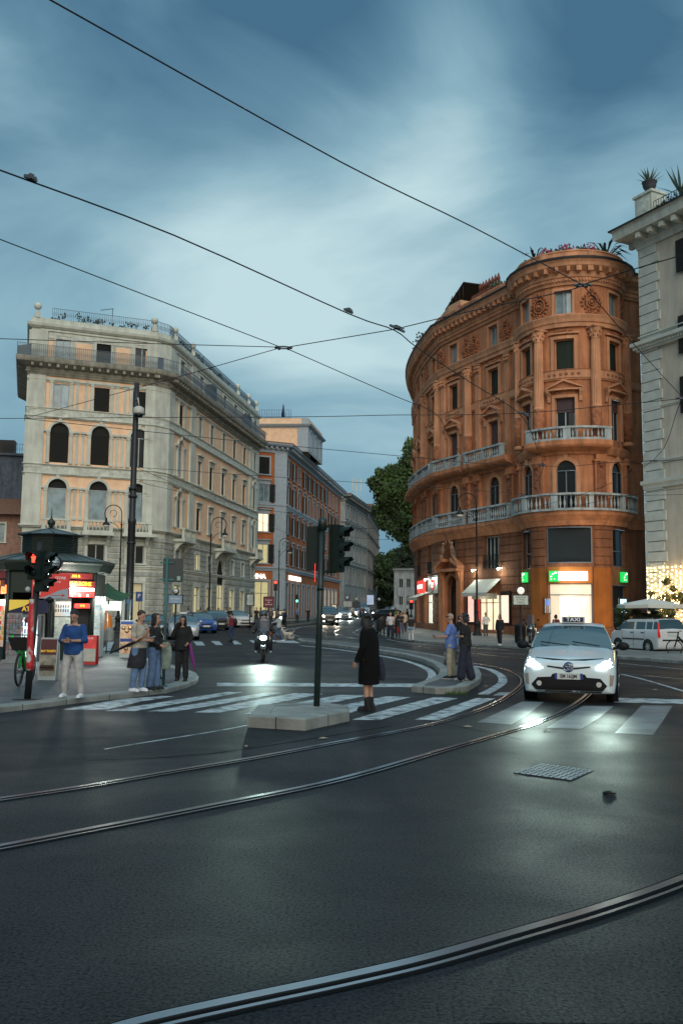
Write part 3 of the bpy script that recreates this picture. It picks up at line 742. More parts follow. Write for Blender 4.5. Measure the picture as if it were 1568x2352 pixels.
# main cornice under the terrace balcony
mb = MB(); LB.sweep(mb, [(.003, 20.0), (.12, 20.0), (.18, 20.12), (.2, 20.3), (.26, 20.36), (.26, 20.55), (.95, 20.85), (1.0, 20.95), (1.05, 21.15), (1.05, 21.22), (.003, 21.22)], 0, ENDU + 3)
LB.brackets(mb, UO - 1.2, LB.u[2] - .1, 20.56, 20.84, .27, .85, .62, .2); LB.brackets(mb, US, ENDU, 20.56, 20.84, .27, .85, .62, .2)
LB.brackets(mb, UO - .7, LB.u[2], 20.18, 20.33, .2, .3, .2, .1); LB.brackets(mb, US, ENDU, 20.18, 20.33, .2, .3, .22, .1)
mb.build('cornice', mat('weathered_cornice_stone', (.36, .35, .29), .85, var=.2, vscale=2, bump=.3, stain=.4), root, True)
mb = MB(); LB.sweep(mb, [(.003, 23.75), (.15, 23.8), (.3, 23.95), (.34, 24.15), (.05, 24.2), (.05, 24.62), (-.25, 24.62), (-.25, 24.2)], 0, ENDU + 3)
mb.build('parapet', M_trav, root, True)
mb = MB()   # terrace slab
P5 = [LB.P(LB.u[k], 0, -.2)[:2] for k in (1, 2, 3, 4)]; P5 += [(-20, 106), (-27.6, 82)]
mb.prism(P5, 24.2, 24.35); mb.build('roof', M_trav, root, True)
M_iron_b = mat('blue_grey_ironwork', (.09, .13, .17), .6)
mb = MB(); rail_panel(LB, mb, UO - 1.6, ENDU + .5, 21.24, 22.2, .98, .15); mb.build('terrace_railing', M_iron_b, root, True)
mb = MB(); rail_panel(LB, mb, UO + .8, ENDU - .4, 24.64, 25.55, -.1, .15); mb.build('roof_railing', M_iron_b, root, True)
M_gauze = mat('balcony_screen', (.20, .25, .25), .4, alpha=.35)
mb = MB(); LB.panel(mb, UO - 1.5, LB.u[2] - .0, 21.27, 22.17, 0, .93); mb.build('glass_screen', M_gauze, root, True)
for u in (UO - .3, LB.u[2] - .2, US + 1.3, US + 6, US + 21, ENDU - 4, ENDU - .6):
    p = LB.P(u, 24.62, -.1); mb = MB(); mb.box((p[0], p[1], 24.82), (.42, .42, .4), .38); mb.lathe([(.22, 0), (.1, .08), (.09, .25), (.05, .3)], 10, (p[0], p[1], 25.02)); mb.ball((p[0], p[1], 25.55), .3, 12, 8)
    mb.build('ball_finial', M_trav, root, True)
# balustrades of the piano nobile
for (a, b) in ((UO + .65, UO + 2.8), (UO + 3.75, UO + 6.0), (UO + 6.85, UO + 9.05), (US + 2.2, US + 5.3), (US + 13.8, US + 18.2), (US + 26.8, ENDU - .4)):
    mb = MB(); LB.balustrade(mb, a, b, 7.75, 8.65, .95, sp=.26, piers=1.9); LB.box(mb, a - .1, b + .1, 7.5, 7.74, .004, 1.05)
    for x in (a + .15, b - .4): LB.sweep(mb, [(.004, 6.7), (.12, 6.7), (.5, 7.2), (.9, 7.45), (.9, 7.498), (.004, 7.498)], x, x + .28)
    mb.build('balcony', M_trav, root, True)
# rusticated ground storeys
mb = MB()
def clear_runs(u0, u1, v0, v1, opl, pad=.22):
    cuts = sorted([(o[0] - pad, o[1] + pad) for o in opl if o[2] < v1 and o[3] + .2 > v0]); out = []; x = u0
    for a, b in cuts:
        if a > x: out.append((x, min(a, u1)))
        x = max(x, b)
    if x < u1: out.append((x, u1))
    return [(a, b) for a, b in out if b - a > .15]
v = .75
while v < 7.3:
    if not (4.8 < v + .2 < 5.35):
        for zone in ((UO - .7, LB.u[2]), (LB.u[2], LB.u[3]), (US, ENDU)):
            for a, b in clear_runs(zone[0], zone[1], v, v + .36, ops):
                k = a
                while k < b - .05:
                    e_ = min(k + 1.15, b); LB.box(mb, k + .02, e_ - .02, v, v + .34, .003, .075); k = e_ + .0
    v += .46
LB.box(mb, UO - .7, ENDU, -.2, .7, .003, .12)
for o in ops:
    if o[2] < 7 and o[3] < 7.2 and not (o[3] == 6.7): mq = MB(); frame_trim(LB, mq, o, .2, .1, 0 if o[2] < 1 else .1); mq.build('window_surround', M_trav, root, True)
mb.build('rustication', mat('rusticated_blocks', (.43, .455, .41), .85, var=.15, vscale=1.2, bump=.3, bscale=14, stain=.4), root, True)
M_shopg = mat('shop_glow', (.4, .36, .2), .5, emit=(1.0, .86, .42), es=.42, var=.2)
M_shopd = mat('shop_glow_dim', (.4, .36, .2), .5, emit=(1.0, .85, .5), es=.2)
for o in ops:
    k = kinds[o]
    if k == 'portal':
        LB.window(root, (o[0], o[1], 4.3, o[3], 1), 'dark', .22, 2, (), M_black, 'fanlight')
        LB.window(root, (o[0], o[1], .35, 4.3, 0), M_shopg, .22, 1, (3.0,), M_steel, 'entrance'); continue
    if k == 'lit' and o[2] < 1:
        LB.window(root, o, M_shopg if int(o[0] * 7) % 3 else M_shopd, .22, 0, (3.1,), M_steel, 'shop_window'); continue
    if k == 'palehalf': k = 'pale'
    mu = 1
    if o[4] and k == 'pale':
        w = LB.window(root, (o[0], o[1], o[2], o[3], 1), 'dark', .15, 0); q = MB(); LB.panel(q, o[0] + .05, o[1] - .05, o[2], o[3] - .75, 0, -.10); q.build('curtained_casement', M_pale, w, True); continue
    LB.window(root, o, k, .12, mu)
# blue water tanks / shed on the terrace, antenna, planting
mb = MB()
for u in (US + 9.6, US + 22.6): LB.box(mb, u, u + 1.5, 21.25, 22.9, .05, .7)
mb.build('terrace_cabinet', mat('slate_blue_metal', (.05, .07, .09), .6), root, True)
def hedge(F, u0, u1, v, d, label, name='roof_hedge', dens=26, R=.35, m=None, group=None, stems=.0):
    mb = MB(); u = u0
    while u < u1:
        if rnd.random() < .82:
            p = F.P(u, v + rnd.uniform(.1, .5), d + rnd.uniform(-.2, .2)); leafclump(mb, p, (R, R, R * rnd.uniform(.7, 1.5)), dens, .17, rnd)
        u += R * 1.1
    o = mb.build(name, m or M_leafd); return tag(o, label, 'plants', group)
hedge(LB, UO + .9, UO + FW - .3, 24.6, -.35, 'row of dark potted shrubs behind the iron roof railing of the cream palace front')
hedge(LB, US + .3, US + 18, 24.6, -.35, 'line of trailing greenery along the side roof railing of the cream palace')
p = Vector(LB.P(UO + 5.6, 24.6, -1.2)); t = thing('rooftop_aerial', 'thin television aerial on the cream palace roof', 'aerial', p)
mb = MB(); mb.cyl((0, 0, 0), (0, 0, 1.9), .025, n=6); mb.build('mast', M_black, t); mb = MB(); mb.cyl((-1.0, 0, 1.75), (.1, 0, 1.9), .02, n=5)
for k in range(7): mb.cyl((-.9 + k * .14, -.2, 1.77 + k * .02), (-.9 + k * .14, .2, 1.77 + k * .02), .012, n=4)
mb.build('antenna', M_black, t)

# ================================================================== orange-brown curved palace on the right
PATH = [tuple(v.xy) for v in catmull([Vector(q + (0,)) for q in [(10.5, 103), (8.1, 95), (7.0, 86), (7.2, 78.5), (8.0, 72.3)]], 4)] + [(10.15, 67.75), (12.3, 63.3)]
tc, tr = (15.7, 61.5), 3.4
PATH += [(tc[0] + tr * math.cos(R_(a)), tc[1] + tr * math.sin(R_(a))) for a in range(156, 350, 12)]
PATH += [(20.5, 61.5)]
PA = Fac(PATH)
root = thing('orange_palace', 'ornate orange palace curving round the corner with stacked columns and white balustrades', 'building', (12.3, 63.3, 0))
def omat(n, c, st=.42): return mat(n, c, .88, var=.16, vscale=.9, bump=.35, bscale=30, stain=st)
M_or = omat('orange_stucco', (.60, .245, .115)); M_orl = omat('light_orange_stucco', (.70, .34, .185), .3)
M_ord = omat('brown_stone', (.27, .105, .05), .45); M_orel = mat('carved_orange_relief', (.40, .15, .07), .9, var=.25, vscale=3, relief=1.0, rscale=5)
M_bal = mat('white_balustrade_stone', (.46, .52, .53), .8, var=.15, vscale=2, bump=.2, stain=.4)
cols = {'E': 19.0, 'D': 23.8, 'C': 28.7, 'B': 33.0, 'A': 38.4, 'T1': 44.0, 'T2': 47.15, 'T3': 50.9, 'Z': 14.0, 'Y': 9.0, 'X': 4.5}
ops = []; info = {}
def ap(c, w, v0, v1, ar, k, **kw): o = (c - w / 2, c + w / 2, v0, v1, ar); ops.append(o); info[o] = (k, kw)
for key, c in cols.items():
    far = key in 'XYZE'
    ap(c, 1.15, 21.35, 22.95, 0, 'pale')
    ap(c, 1.3, 17.62, 19.68, 0, M_shut if far else 'greenblind')
    ap(c, 1.25, 13.05 if key != 'T2' else 12.9, 15.75, 0, 'r2')
    ap(c, 1.25, 8.5, 11.6, 1, 'archw')
ap(47.25, 2.9, 4.98, 7.3, 0, 'big'); ap(47.25, 2.9, .15, 4.75, 0, 'bank')
ap(43.6, 1.5, 4.7, 7.2, 0, 'glass'); ap(51.1, 1.7, 4.8, 7.2, 0, 'glass'); ap(51.1, 1.9, .15, 3.6, 0, 'darkdoor')
ap(38.0, 1.9, 4.95, 7.3, 0, 'french'); ap(37.6, 3.2, .5, 3.1, 0, 'shopA')
ap(32.8, 1.7, .15, 4.6, 1, 'portal'); ap(32.8, 1.0, 6.0, 7.3, 0, 'small')
ap(27.4, 1.5, 4.95, 7.3, 0, 'french'); ap(22.0, 1.6, 4.95, 7.3, 0, 'french'); ap(26.6, 3.4, .4, 3.3, 0, 'shopB'); ap(21, 3.2, .4, 3.3, 0, 'shopC'); ap(16.5, 1.5, 4.95, 7.3, 0, 'french')
mb = MB(); PA.wall(mb, 0, PA.L, 7.6, 24.2, ops, .32); mb.build('wall', M_or, root, True)
mb = MB(); PA.wall(mb, 0, 43.0, -.3, 7.6, ops, .45); PA.wall(mb, 43.0, PA.L, -.3, 7.6, ops, .3); mb.build('ground_floor_wall', M_ord, root, True)
# cornices and belts
def setoff(F, mb, prof): F.sweep(mb, prof, 0, F.L)
mb = MB()
setoff(PA, mb, [(.003, 20.45), (.2, 20.45), (.22, 20.7), (.3, 20.75), (.34, 20.95), (.42, 21.15), (.42, 21.22), (.003, 21.22)])
setoff(PA, mb, [(.003, 23.3), (.12, 23.3), (.16, 23.45), (.22, 23.5), (.22, 23.72), (.3, 23.78), (.3, 24.12), (.75, 24.4), (.8, 24.6), (.92, 24.78), (.003, 24.78)])
PA.brackets(mb, .3, 42.5, 24.05, 24.42, .3, .72, .62, .2); PA.brackets(mb, 43.2, 52.4, 24.05, 24.42, .3, .72, .62, .2)
PA.brackets(mb, .3, 52.4, 23.53, 23.68, .22, .32, .2, .1)
setoff(PA, mb, [(.003, 16.95), (.10, 16.95), (.10, 17.0), (.16, 17.05), (.16, 17.55), (.22, 17.6), (.003, 17.61)])
mb.build('cornice', M_orl, root, True)
mb = MB(); setoff(PA, mb, [(.86, 24.785), (.98, 24.785), (1.0, 24.93), (.86, 24.93)]); mb.build('gutter', mat('dark_gutter', (.02, .021, .024), .6), root, True)
mb = MB(); PA.sweep(mb, [(.2, 24.79), (.25, 24.79), (.25, 25.5), (.3, 25.52), (.3, 25.62), (-.1, 25.62), (-.1, 24.79)], 12, 52.6)
PA.brackets(mb, 13, 52, 24.8, 25.5, .2, .31, 3.1, .5); mb.build('parapet', M_orl, root, True)
mb = MB(); PP = [PA.P(PA.u[k], 0, .1)[:2] for k in range(len(PA.p))]; PP = PP + [(26, 64), (24, 103)]
bm = bmesh.new(); f = bm.faces.new([bm.verts.new((x, y, 24.7)) for x, y in PP]); bmesh.ops.triangulate(bm, faces=[f]); me = bpy.data.meshes.new('roof'); 
for v_ in bm.verts: v_.co -= root.location
bm.to_mesh(me); bm.free(); me.materials.append(M_ord); o = bpy.data.objects.new('roof', me); COL.objects.link(o); o.parent = root
# slabs under the balconies; running belts between
mb = MB()
setoff(PA, mb, [(.003, 12.0), (.12, 12.0), (.2, 12.15), (.3, 12.42), (.3, 12.5), (.003, 12.5)])
setoff(PA, mb, [(.003, 7.4), (.15, 7.4), (.25, 7.7), (.5, 7.95), (.6, 8.05), (.6, 8.3), (.003, 8.3)])
for a, b in ((45.0, 49.6), (35.6, 41.0), (31.0, 35.2), (26.0, 30.6), (21.0, 25.6), (16, 20.5)):
    PA.sweep(mb, [(.31, 12.2), (.9, 12.38), (1.0, 12.5), (1.0, 12.8), (.301, 12.8)], a, b)
mb.build('balcony_slabs', M_or, root, True)
for a, b, v0, v1, d in ((45.05, 49.55, 12.8, 13.68, .95), (35.7, 40.6, 12.8, 13.7, .95), (31.1, 35.1, 12.8, 13.7, .95), (26.1, 30.5, 12.8, 13.7, .95), (21.1, 25.5, 12.8, 13.7, .95),
                        (42.5, 52.6, 8.3, 9.42, .75), (35.8, 40.9, 8.35, 9.45, .6), (31.0, 35.2, 8.35, 9.45, .6), (24.5, 30.5, 8.35, 9.45, .6), (17, 24, 8.35, 9.45, .6)):
    mb = MB(); PA.balustrade(mb, a, b, v0, v1, d, th=.26, sp=.25, piers=2.2); mb.build('balustrade', M_bal, root, True)
# pilasters, columns with carved drums and leafy capitals
def capital(mb, p, r, h):
    mb.lathe([(r, 0), (r * 1.08, h * .08), (r * .95, h * .1), (r * 1.25, h * .5), (r * 1.1, h * .55), (r * 1.5, h * .92), (r * 1.5, h)], 10, p)
    for tier in (.3, .62):
        for k in range(8):
            a = 2 * math.pi * k / 8 + tier; rr = r * (1.12 + tier * .35)
            mb.ball((p[0] + rr * math.cos(a), p[1] + rr * math.sin(a), p[2] + h * (tier + .05)), (r * .26, r * .26, h * .17), 5, 4)
    mb.box((p[0], p[1], p[2] + h + .04), (r * 3.1, r * 3.1, .08), .4)
def column(u, v0, v1, r, d, parent):
    mb = MB(); p = PA.P(u, v0, d); n = 32; vs = []; prof = [(v0 + 2.35, 1.0), (v1 - .85, .86)]
    rings = []
    for v, k in prof:
        for i in range(n): a = 2 * math.pi * i / n; rr = r * k * (1 if i % 2 else .88); vs.append((p[0] + rr * math.cos(a), p[1] + rr * math.sin(a), v))
    mb.add(vs, [(i, (i + 1) % n, n + (i + 1) % n, n + i) for i in range(n)], False)
    mb.lathe([(r * 1.25, 0), (r * 1.25, .12), (r * 1.1, .2), (r * 1.02, .26)], 14, p)
    mb.lathe([(r * 1.02, 0), (r * 1.12, .05), (r * 1.12, .15), (r * 1.0, .2)], 14, (p[0], p[1], v0 + 2.15))
    capital(mb, (p[0], p[1], v1 - .85), r * .86, .75)
    o = mb.build('column', M_orl, parent, True)
    mb = MB(); mb.lathe([(r * 1.04, .26), (r * 1.05, 2.15)], 20, p); mb.build('carved_drum', M_orel, o, True)
for u, r in ((45.55, .33), (49.05, .33)): column(u, 12.85, 20.4, r, .32, root)
column(52.3, 12.85, 20.4, .33, .25, root); column(42.9, 12.85, 20.4, .28, .2, root)
mb = MB()
def fpil(u, w, v0, v1, d=.16):
    pilaster(PA, mb, u, w, v0, v1, d, .7, .35, .08)
    for k in range(4): x = u - w / 2 + w * (k + .5) / 4; PA.box(mb, x - w * .07, x + w * .07, v0 + .5, v1 - .85, d, d + .035)
    for j in range(2):
        for k in range(3): x = u - w * .4 + w * .4 * k; p = PA.P(x, v1 - .5 + .25 * j, d + .08); mb.ball(p, (.1, .1, .13), 5, 4)
for u in (36.5, 40.2, 41.6, 25.9, 30.9, 31.6, 34.9, 21.2, 16.5, 11.5, 6.5): mb = MB(); fpil(u, .55, 12.85, 20.4, .16 if u > 36 else .2); mb.build('fluted_pilaster', M_orl, root, True)
for u in (35.4, 30.8, 25.8): column(u, 12.85, 20.4, .3, .28, root)
# lower storey carved piers
for u in (45.3, 49.3, 52.2, 42.2, 36.4, 40.5, 35.0, 31.0, 26.5, 30.2, 21.5, 25.2, 17):
    mb = MB(); mr = MB(); PA.box(mb, u - .42, u + .42, 8.31, 11.5, .003, .25); PA.box(mb, u - .5, u + .5, 11.5, 11.62, .003, .38); PA.box(mb, u - .36, u + .36, 11.62, 11.98, .003, .34)
    PA.box(mr, u - .27, u + .27, 9.0, 11.4, .25, .31); p = PA.P(u, 11.32, .33); mr.ball(p, .2, 8, 6); pr_ = mb.build('pier', M_or, root, True); mr.build('carved_panel', mat('carved_brown_relief', (.27, .10, .05), .9, var=.25, relief=1.0, rscale=6), pr_, True)
# window surrounds
for o in ops:
    a, b, c, e, ar = o; k = info[o][0]; ct = (a + b) / 2; mb = MB(); mr = MB()
    if c > 21: frame_trim(PA, mb, o, .16, .09, .1)
    elif c > 17:
        frame_trim(PA, mb, o, .2, .1, .02); PA.box(mb, a - .3, b + .3, e + .32, e + .42, .003, .2)
        for q in range(5): p = PA.P(ct + (q - 2) * .22, e + .5, .12); mr.ball(p, (.13, .1, .12 - .03 * abs(q - 2)), 5, 4)
    elif 12.5 < c < 14:
        frame_trim(PA, mb, o, .2, .12, 0)
        h0 = e + .45; w = (b - a) / 2 + .5
        PA.box(mr, a, b, e + .2, h0 - .02, .004, .12); PA.box(mb, ct - w, ct + w, h0, h0 + .1, .003, .42)
        for sg in (-1, 1):   # raking members of the pediment
            q = [(ct + sg * w, h0 + .101), (ct + sg * w, h0 + .2), (ct, h0 + .72), (ct, h0 + .58)]
            vs = [PA.P(x, y, .003) for x, y in q] + [PA.P(x, y, .42) for x, y in q]
            mb.add(vs, [(0, 1, 2, 3), (7, 6, 5, 4), (1, 5, 6, 2), (0, 3, 7, 4), (0, 4, 5, 1)], False)
            PA.sweep(mb, [(.003, e - .25), (.13, e - .25), (.2, h0 - .35), (.4, h0 - .1), (.4, h0 - .001), (.003, h0 - .001)], ct + sg * (w - .12) - .1, ct + sg * (w - .12) + .1)
        vs = [PA.P(ct - w, h0 + .1, .2), PA.P(ct + w, h0 + .1, .2), PA.P(ct, h0 + .62, .2)]; mb.add(vs, [(0, 1, 2)], False)
    elif ar and c > 8: frame_trim(PA, mb, o, .26, .06, 0, 0, 1)
    if mb.v:
        ws = mb.build('window_surround', M_orl, root, True)
        if mr.v: mr.build('carving', M_orel, ws, True)
# medallions of the top storey and scroll band
mr = MB()
def medallion(u, v, d, s=1.0):
    for r_, t_ in ((.42 * s, .07), (.22 * s, .05)):
        mr.tube([PA.P(u + r_ * math.cos(2 * math.pi * k / 12), v + r_ * 1.15 * math.sin(2 * math.pi * k / 12), d + .06) for k in range(12)], t_, 5, True)
    mr.ball(PA.P(u, v, d + .05), (.13 * s, .13 * s, .14 * s), 8, 5)
    for k in range(16):
        a = 2 * math.pi * k / 16; q = .62 * s + .06 * math.sin(k * 5); mr.ball(PA.P(u + q * math.cos(a), v + q * 1.05 * math.sin(a), d + .03), (.11, .09, .12), 5, 4)
    mr.ball(PA.P(u, v + .85 * s, d + .08), (.15, .13, .17), 6, 5)
    for k in range(5): mr.ball(PA.P(u + (k - 2) * .17, v - .72 * s - (.06 if k == 2 else 0), d + .03), (.12, .1, .1), 5, 4)
for u in (45.5, 49.0, 52.3, 36.0, 40.0, 34.9, 31.2, 25.9, 30.6, 21.3, 16.5): mr = MB(); medallion(u, 22.15, .02, .85 if u < 44 else 1.0); mr.build('medallion', M_orel, root, True)
mr = MB()
for key, c in cols.items():
    for k in range(6): mr.ball(PA.P(c - .9 + k * .36, 17.3, .17), (.11, .07, .1), 6, 4)
mr.build('scroll_frieze', M_orel, root, True)
# horizontal courses of the ground storey
mb = MB(); v = .95
while v < 7.3:
    for a, b in clear_runs(14, 41.8, v, v + .5, ops, .02) + clear_runs(41.8, 52.8, v, v + .5, ops, .12): PA.box(mb, a + .01, b - .01, v + .02, v + .53, .003, .06)
    v += .56
PA.box(mb, 14, 32.0 - .1, -.1, .9, .003, .16); PA.box(mb, 33.7, 36, -.1, .9, .003, .16); PA.box(mb, 39.2, 45.8, -.1, .9, .003, .16); PA.box(mb, 48.7, 50.1, -.1, .9, .003, .16)
mb.build('stone_courses', M_ord, root, True)
mb = MB()
for a, b in ((45.0, 45.75), (48.75, 50.0), (42.0, 42.8), (44.4, 45.0)): PA.box(mb, a, b, .95, 4.7, .062, .072)
mb.build('ochre_panels', omat('ochre_stucco', (.38, .12, .02), .2), root, True)
M_greenb = mat('dark_green_blind', (.010, .022, .014), .7, wave=5, bump=.5)
M_mauve = mat('mauve_roller_blind', (.085, .055, .06), .8, wave=6, bump=.4)
M_aluf = mat('grey_blue_frame', (.16, .20, .24), .45, metal=.3)
M_bank = mat('bank_interior', (.6, .5, .38), .6, emit=(1.0, .80, .58), es=.55, var=.25, vscale=.8)
for o in ops:
    k, kw = info[o]; a, b, c, e, ar = o
    if k == 'greenblind': PA.window(root, o, M_greenb, .25, 0, (), M_orl, 'roller_blind')
    elif k == 'r2':
        w = PA.window(root, o, 'glass', .28, 1); q = MB(); PA.panel(q, a + .02, b - .02, c + (.9 if a < 40 else 1.9), e - .02, 0, -.19); q.build('blind', M_mauve, w, True)
    elif k == 'archw': PA.window(root, o, 'glass', .12, 1, (), M_aluf, None, True)
    elif k == 'big':
        PA.window(root, o, mat('blue_reflecting_glass', (.02, .03, .037), .15, spec=.3), .05, 0, (), M_aluf, None, True)
    elif k == 'bank':
        w = PA.window(root, o, M_bank, .2, 0, (2.95, 3.65), M_aluf, 'bank_entrance')
        q = MB(); PA.panel(q, a + .9, b - .35, .3, 2.8, 0, -.15); PA.box(q, a + .75, a + .82, .2, 2.9, -.16, -.1); PA.box(q, b - .3, b - .24, .2, 2.9, -.16, -.1); q.build('inner_door', mat('bank_inner_glow', (.6, .5, .4), .5, emit=(1.0, .84, .62), es=.9, var=.3, vscale=1.5), w, True)
        q = MB(); 
        for x in (a + 1.3, b - .8): PA.box(q, x - .25, x + .25, .2, 1.5, -.14, -.02); PA.box(q, x - .18, x + .18, 1.0, 1.35, -.018, .0)
        q.build('cash_machine', mat('cash_machine_grey', (.4, .42, .42), .5, emit=(.8, .9, .85), es=.25), w, True)
        q = MB(); PA.box(q, a, b, 3.68, 4.75, -.19, -.02); q.build('fascia', omat('fascia_ochre', (.50, .18, .04), .1), w, True)
    elif k == 'darkdoor': PA.window(root, o, 'dark', .28, 0, (), M_aluf, 'side_entrance')
    elif k == 'french':
        w = PA.window(root, o, 'glass', .3, 3, (), M_wframe); q = MB(); rail_panel(PA, q, a, b, c, c + 1.0, .12, .13); q.build('window_railing', M_black, w, True)
    elif k == 'portal':
        w = PA.window(root, o, mat('old_oak_door', (.025, .018, .012), .6, bump=.4, var=.3), .45, 1, (3.4,), M_dark, 'portal_door')
        q = MB()
        for x in (a + .2, (a + b) / 2 + .12): 
            for vv in (.5, 1.5, 2.4): PA.box(q, x, x + .5, vv, vv + .75, -.42, -.37)
        q.build('door_panels', mat('oak_panels', (.035, .025, .016), .6), w, True)
    elif k == 'shopA': PA.window(root, o, mat('shop_lit_cream', (.6, .5, .35), .5, emit=(1.0, .82, .55), es=1.0, var=.35, vscale=2.5), .4, 3, (2.5,), M_steel, 'shop_window')
    elif k in ('shopB', 'shopC'): PA.window(root, o, mat('shop_lit_cool', (.6, .6, .5), .5, emit=(.95, 1.0, .85), es=1.1, var=.4, vscale=2), .4, 3, (2.6,), M_steel, 'shop_window')
    elif k == 'small': PA.window(root, o, 'glass', .3, 1)
    else: PA.window(root, o, k if isinstance(k, str) else k, .28, 1 if c > 8 else 0, () if c > 8 else (c + 1.0,), M_aluf if c < 8 else M_wframe)
# portal surround with broken pediment and two reclining figures
mb = MB()
for x in (31.55, 34.05): PA.box(mb, x - .3, x + .3, .1, 4.9, .07, .35); PA.sweep(mb, [(.07, 4.2), (.4, 4.3), (.55, 4.9), (.07, 4.9)], x - .2, x + .2)
PA.box(mb, 31.2, 34.4, 4.9, 5.12, .06, .75)
for sg in (-1, 1):
    q = [(32.8 + sg * 1.65, 5.13), (32.8 + sg * 1.65, 5.32), (32.8 + sg * .55, 5.95), (32.8 + sg * .55, 5.7)]
    vs = [PA.P(x, y, .06) for x, y in q] + [PA.P(x, y, .7) for x, y in q]
    mb.add(vs, [(0, 1, 2, 3), (7, 6, 5, 4), (1, 5, 6, 2), (0, 3, 7, 4), (3, 2, 6, 7), (0, 4, 5, 1)], False)
frame_trim(PA, mb, (31.95, 33.65, .15, 4.6), .22, .2, 0, 0, 1)
mb.build('portal_surround', M_or, root, True)
for sg in (-1, 1):
    mb = MB(); A = lambda u, v, d: PA.P(32.8 + sg * u, v, d)
    mb.tube([A(1.35, 5.55, .5), A(.95, 5.9, .55), A(.75, 6.25, .5)], [.09, .14, .17], 8); mb.tube([A(.75, 6.25, .5), A(.62, 6.75, .5), A(.6, 6.95, .5)], [.18, .17, .07], 8)
    mb.ball(A(.6, 7.08, .52), (.12, .12, .14), 8, 6); mb.tube([A(.66, 6.8, .5), A(.95, 6.6, .6), A(1.1, 6.3, .6)], .06, 6); mb.tube([A(.5, 6.8, .5), A(.3, 7.1, .5), A(.2, 7.35, .5)], .055, 6)
    mb.build('stone_figure', mat('figure_stone', (.30, .17, .10), .9, var=.3, bump=.4), root, True)
# bank signs: white strip with green square carrying four bird-like strokes
M_gsign = mat('green_lit_sign', (.02, .4, .1), .4, emit=(.01, .62, .09), es=1.1); M_wsign = mat('white_lit_sign', (.8, .8, .8), .4, emit=(1, 1, .95), es=2.6)
def birds(u0, u1, v0, v1, d, parent):
    mb = MB(); w = u1 - u0; h = v1 - v0
    for k, (x, y, s_) in enumerate([(.25, .2, .8), (.25, .45, 1.0), (.42, .68, 1.15), (.74, .78, 1.5), (.62, .22, .6)]):
        X = u0 + x * w; Y = v0 + y * h; r = .13 * w * s_
        mb.add([PA.P(X - r, Y - r * .3, d), PA.P(X + r * .2, Y - r * .2, d), PA.P(X + r, Y + r * .6, d), PA.P(X + r * .1, Y + r * .5, d), PA.P(X - r * .2, Y + r, d)], [(0, 1, 2), (0, 2, 3), (0, 3, 4)], False)
    mb.build('emblem', M_lit_white, parent, True)
mb = MB(); PA.box(mb, 46.3, 48.35, 3.85, 4.42, .02, .14); s1 = mb.build('bank_sign', M_wsign, root, True)
mb = MB(); PA.box(mb, 46.0, 46.62, 3.8, 4.47, .0, .2); sq = mb.build('green_square', M_gsign, s1, True); birds(46.0, 46.62, 3.8, 4.47, .21, s1)
for a, b in ((50.8, 51.4), (43.5, 44.05)):
    mb = MB(); PA.box(mb, a, b, 3.8, 4.45, .09, .3); s1 = mb.build('bank_sign', M_gsign, root, True); birds(a, b, 3.8, 4.45, .31, s1)
# shop signs, awnings, lamps along the left arm
mb = MB(); PA.box(mb, 22.5, 25.6, 3.45, 4.5, .06, .3); s1 = mb.build('shop_sign', mat('red_lit_sign', (.6, .02, .02), .5, emit=(1.0, .05, .04), es=1.1), root, True)
mb = MB()
for k in range(9): PA.box(mb, 22.8 + k * .3, 22.8 + k * .3 + .18, 3.8 + .1 * (k % 2), 4.15, .3, .32)
mb.build('lettering', M_lit_white, s1, True)
mb = MB(); PA.box(mb, 27.3, 30.5, 3.3, 4.75, .065, .2); s1 = mb.build('round_logo_sign', mat('grey_sign', (.25, .27, .27), .5), root, True)
p = Vector(PA.P(28.9, 4.1, .21)); nn = PA.n[PA.seg(28.9)]
mb = MB(); mb.lathe([(.5, 0), (.5, .04)], 20, p, (nn.x, nn.y, 0)); s2 = mb.build('red_disc', mat('red_disc_lit', (.6, .03, .03), .5, emit=(.9, .05, .04), es=.7), s1, True)
mb = MB(); PA.box(mb, 28.55, 29.25, 4.0, 4.18, .255, .262); PA.box(mb, 28.65, 29.15, 3.8, 3.92, .255, .262); mb.build('white_bar', M_lit_white, s1, True)
def awning(u0, u1, v1, v0, d, name, m):
    mb = MB(); a, b, c, e = PA.P(u0, v1, .1), PA.P(u1, v1, .1), PA.P(u1, v0, d), PA.P(u0, v0, d)
    dn = lambda q, k: (q[0], q[1], q[2] - k)
    mb.add([a, b, c, e, dn(c, .25), dn(e, .25), dn(a, .03), dn(b, .03), dn(c, .03), dn(e, .03)], [(0, 3, 2, 1), (3, 5, 4, 2), (6, 7, 8, 9)], False); return mb.build(name, m, root, True)
M_awn = mat('cream_awning_canvas', (.55, .55, .48), .8, var=.1)
awning(24.7, 28.8, 3.5, 3.0, 1.5, 'awning', M_awn); awning(36.0, 39.2, 4.2, 3.2, 1.3, 'awning', M_awn)
mb = MB(); PA.box(mb, 36.2, 39.3, 2.75, 3.15, .5, .54); s1 = mb.build('shop_fascia', mat('old_fascia', (.33, .33, .29), .6, var=.2), root, True)
for a, b, m in ((35.2, 35.95, mat('red_white_lit_poster', (.7, .4, .35), .5, emit=(1, .55, .45), es=1.0, var=.4, vscale=4)), (39.4, 40.25, mat('warm_lit_poster', (.7, .45, .35), .5, emit=(1, .7, .55), es=1.1, var=.35, vscale=4))):
    mb = MB(); PA.box(mb, a - .12, b + .12, .95, 3.3, .07, .22); s1 = mb.build('display_case', M_black, root, True); mb = MB(); PA.box(mb, a, b, 1.1, 3.0, .22, .23); mb.build('poster', m, s1, True)
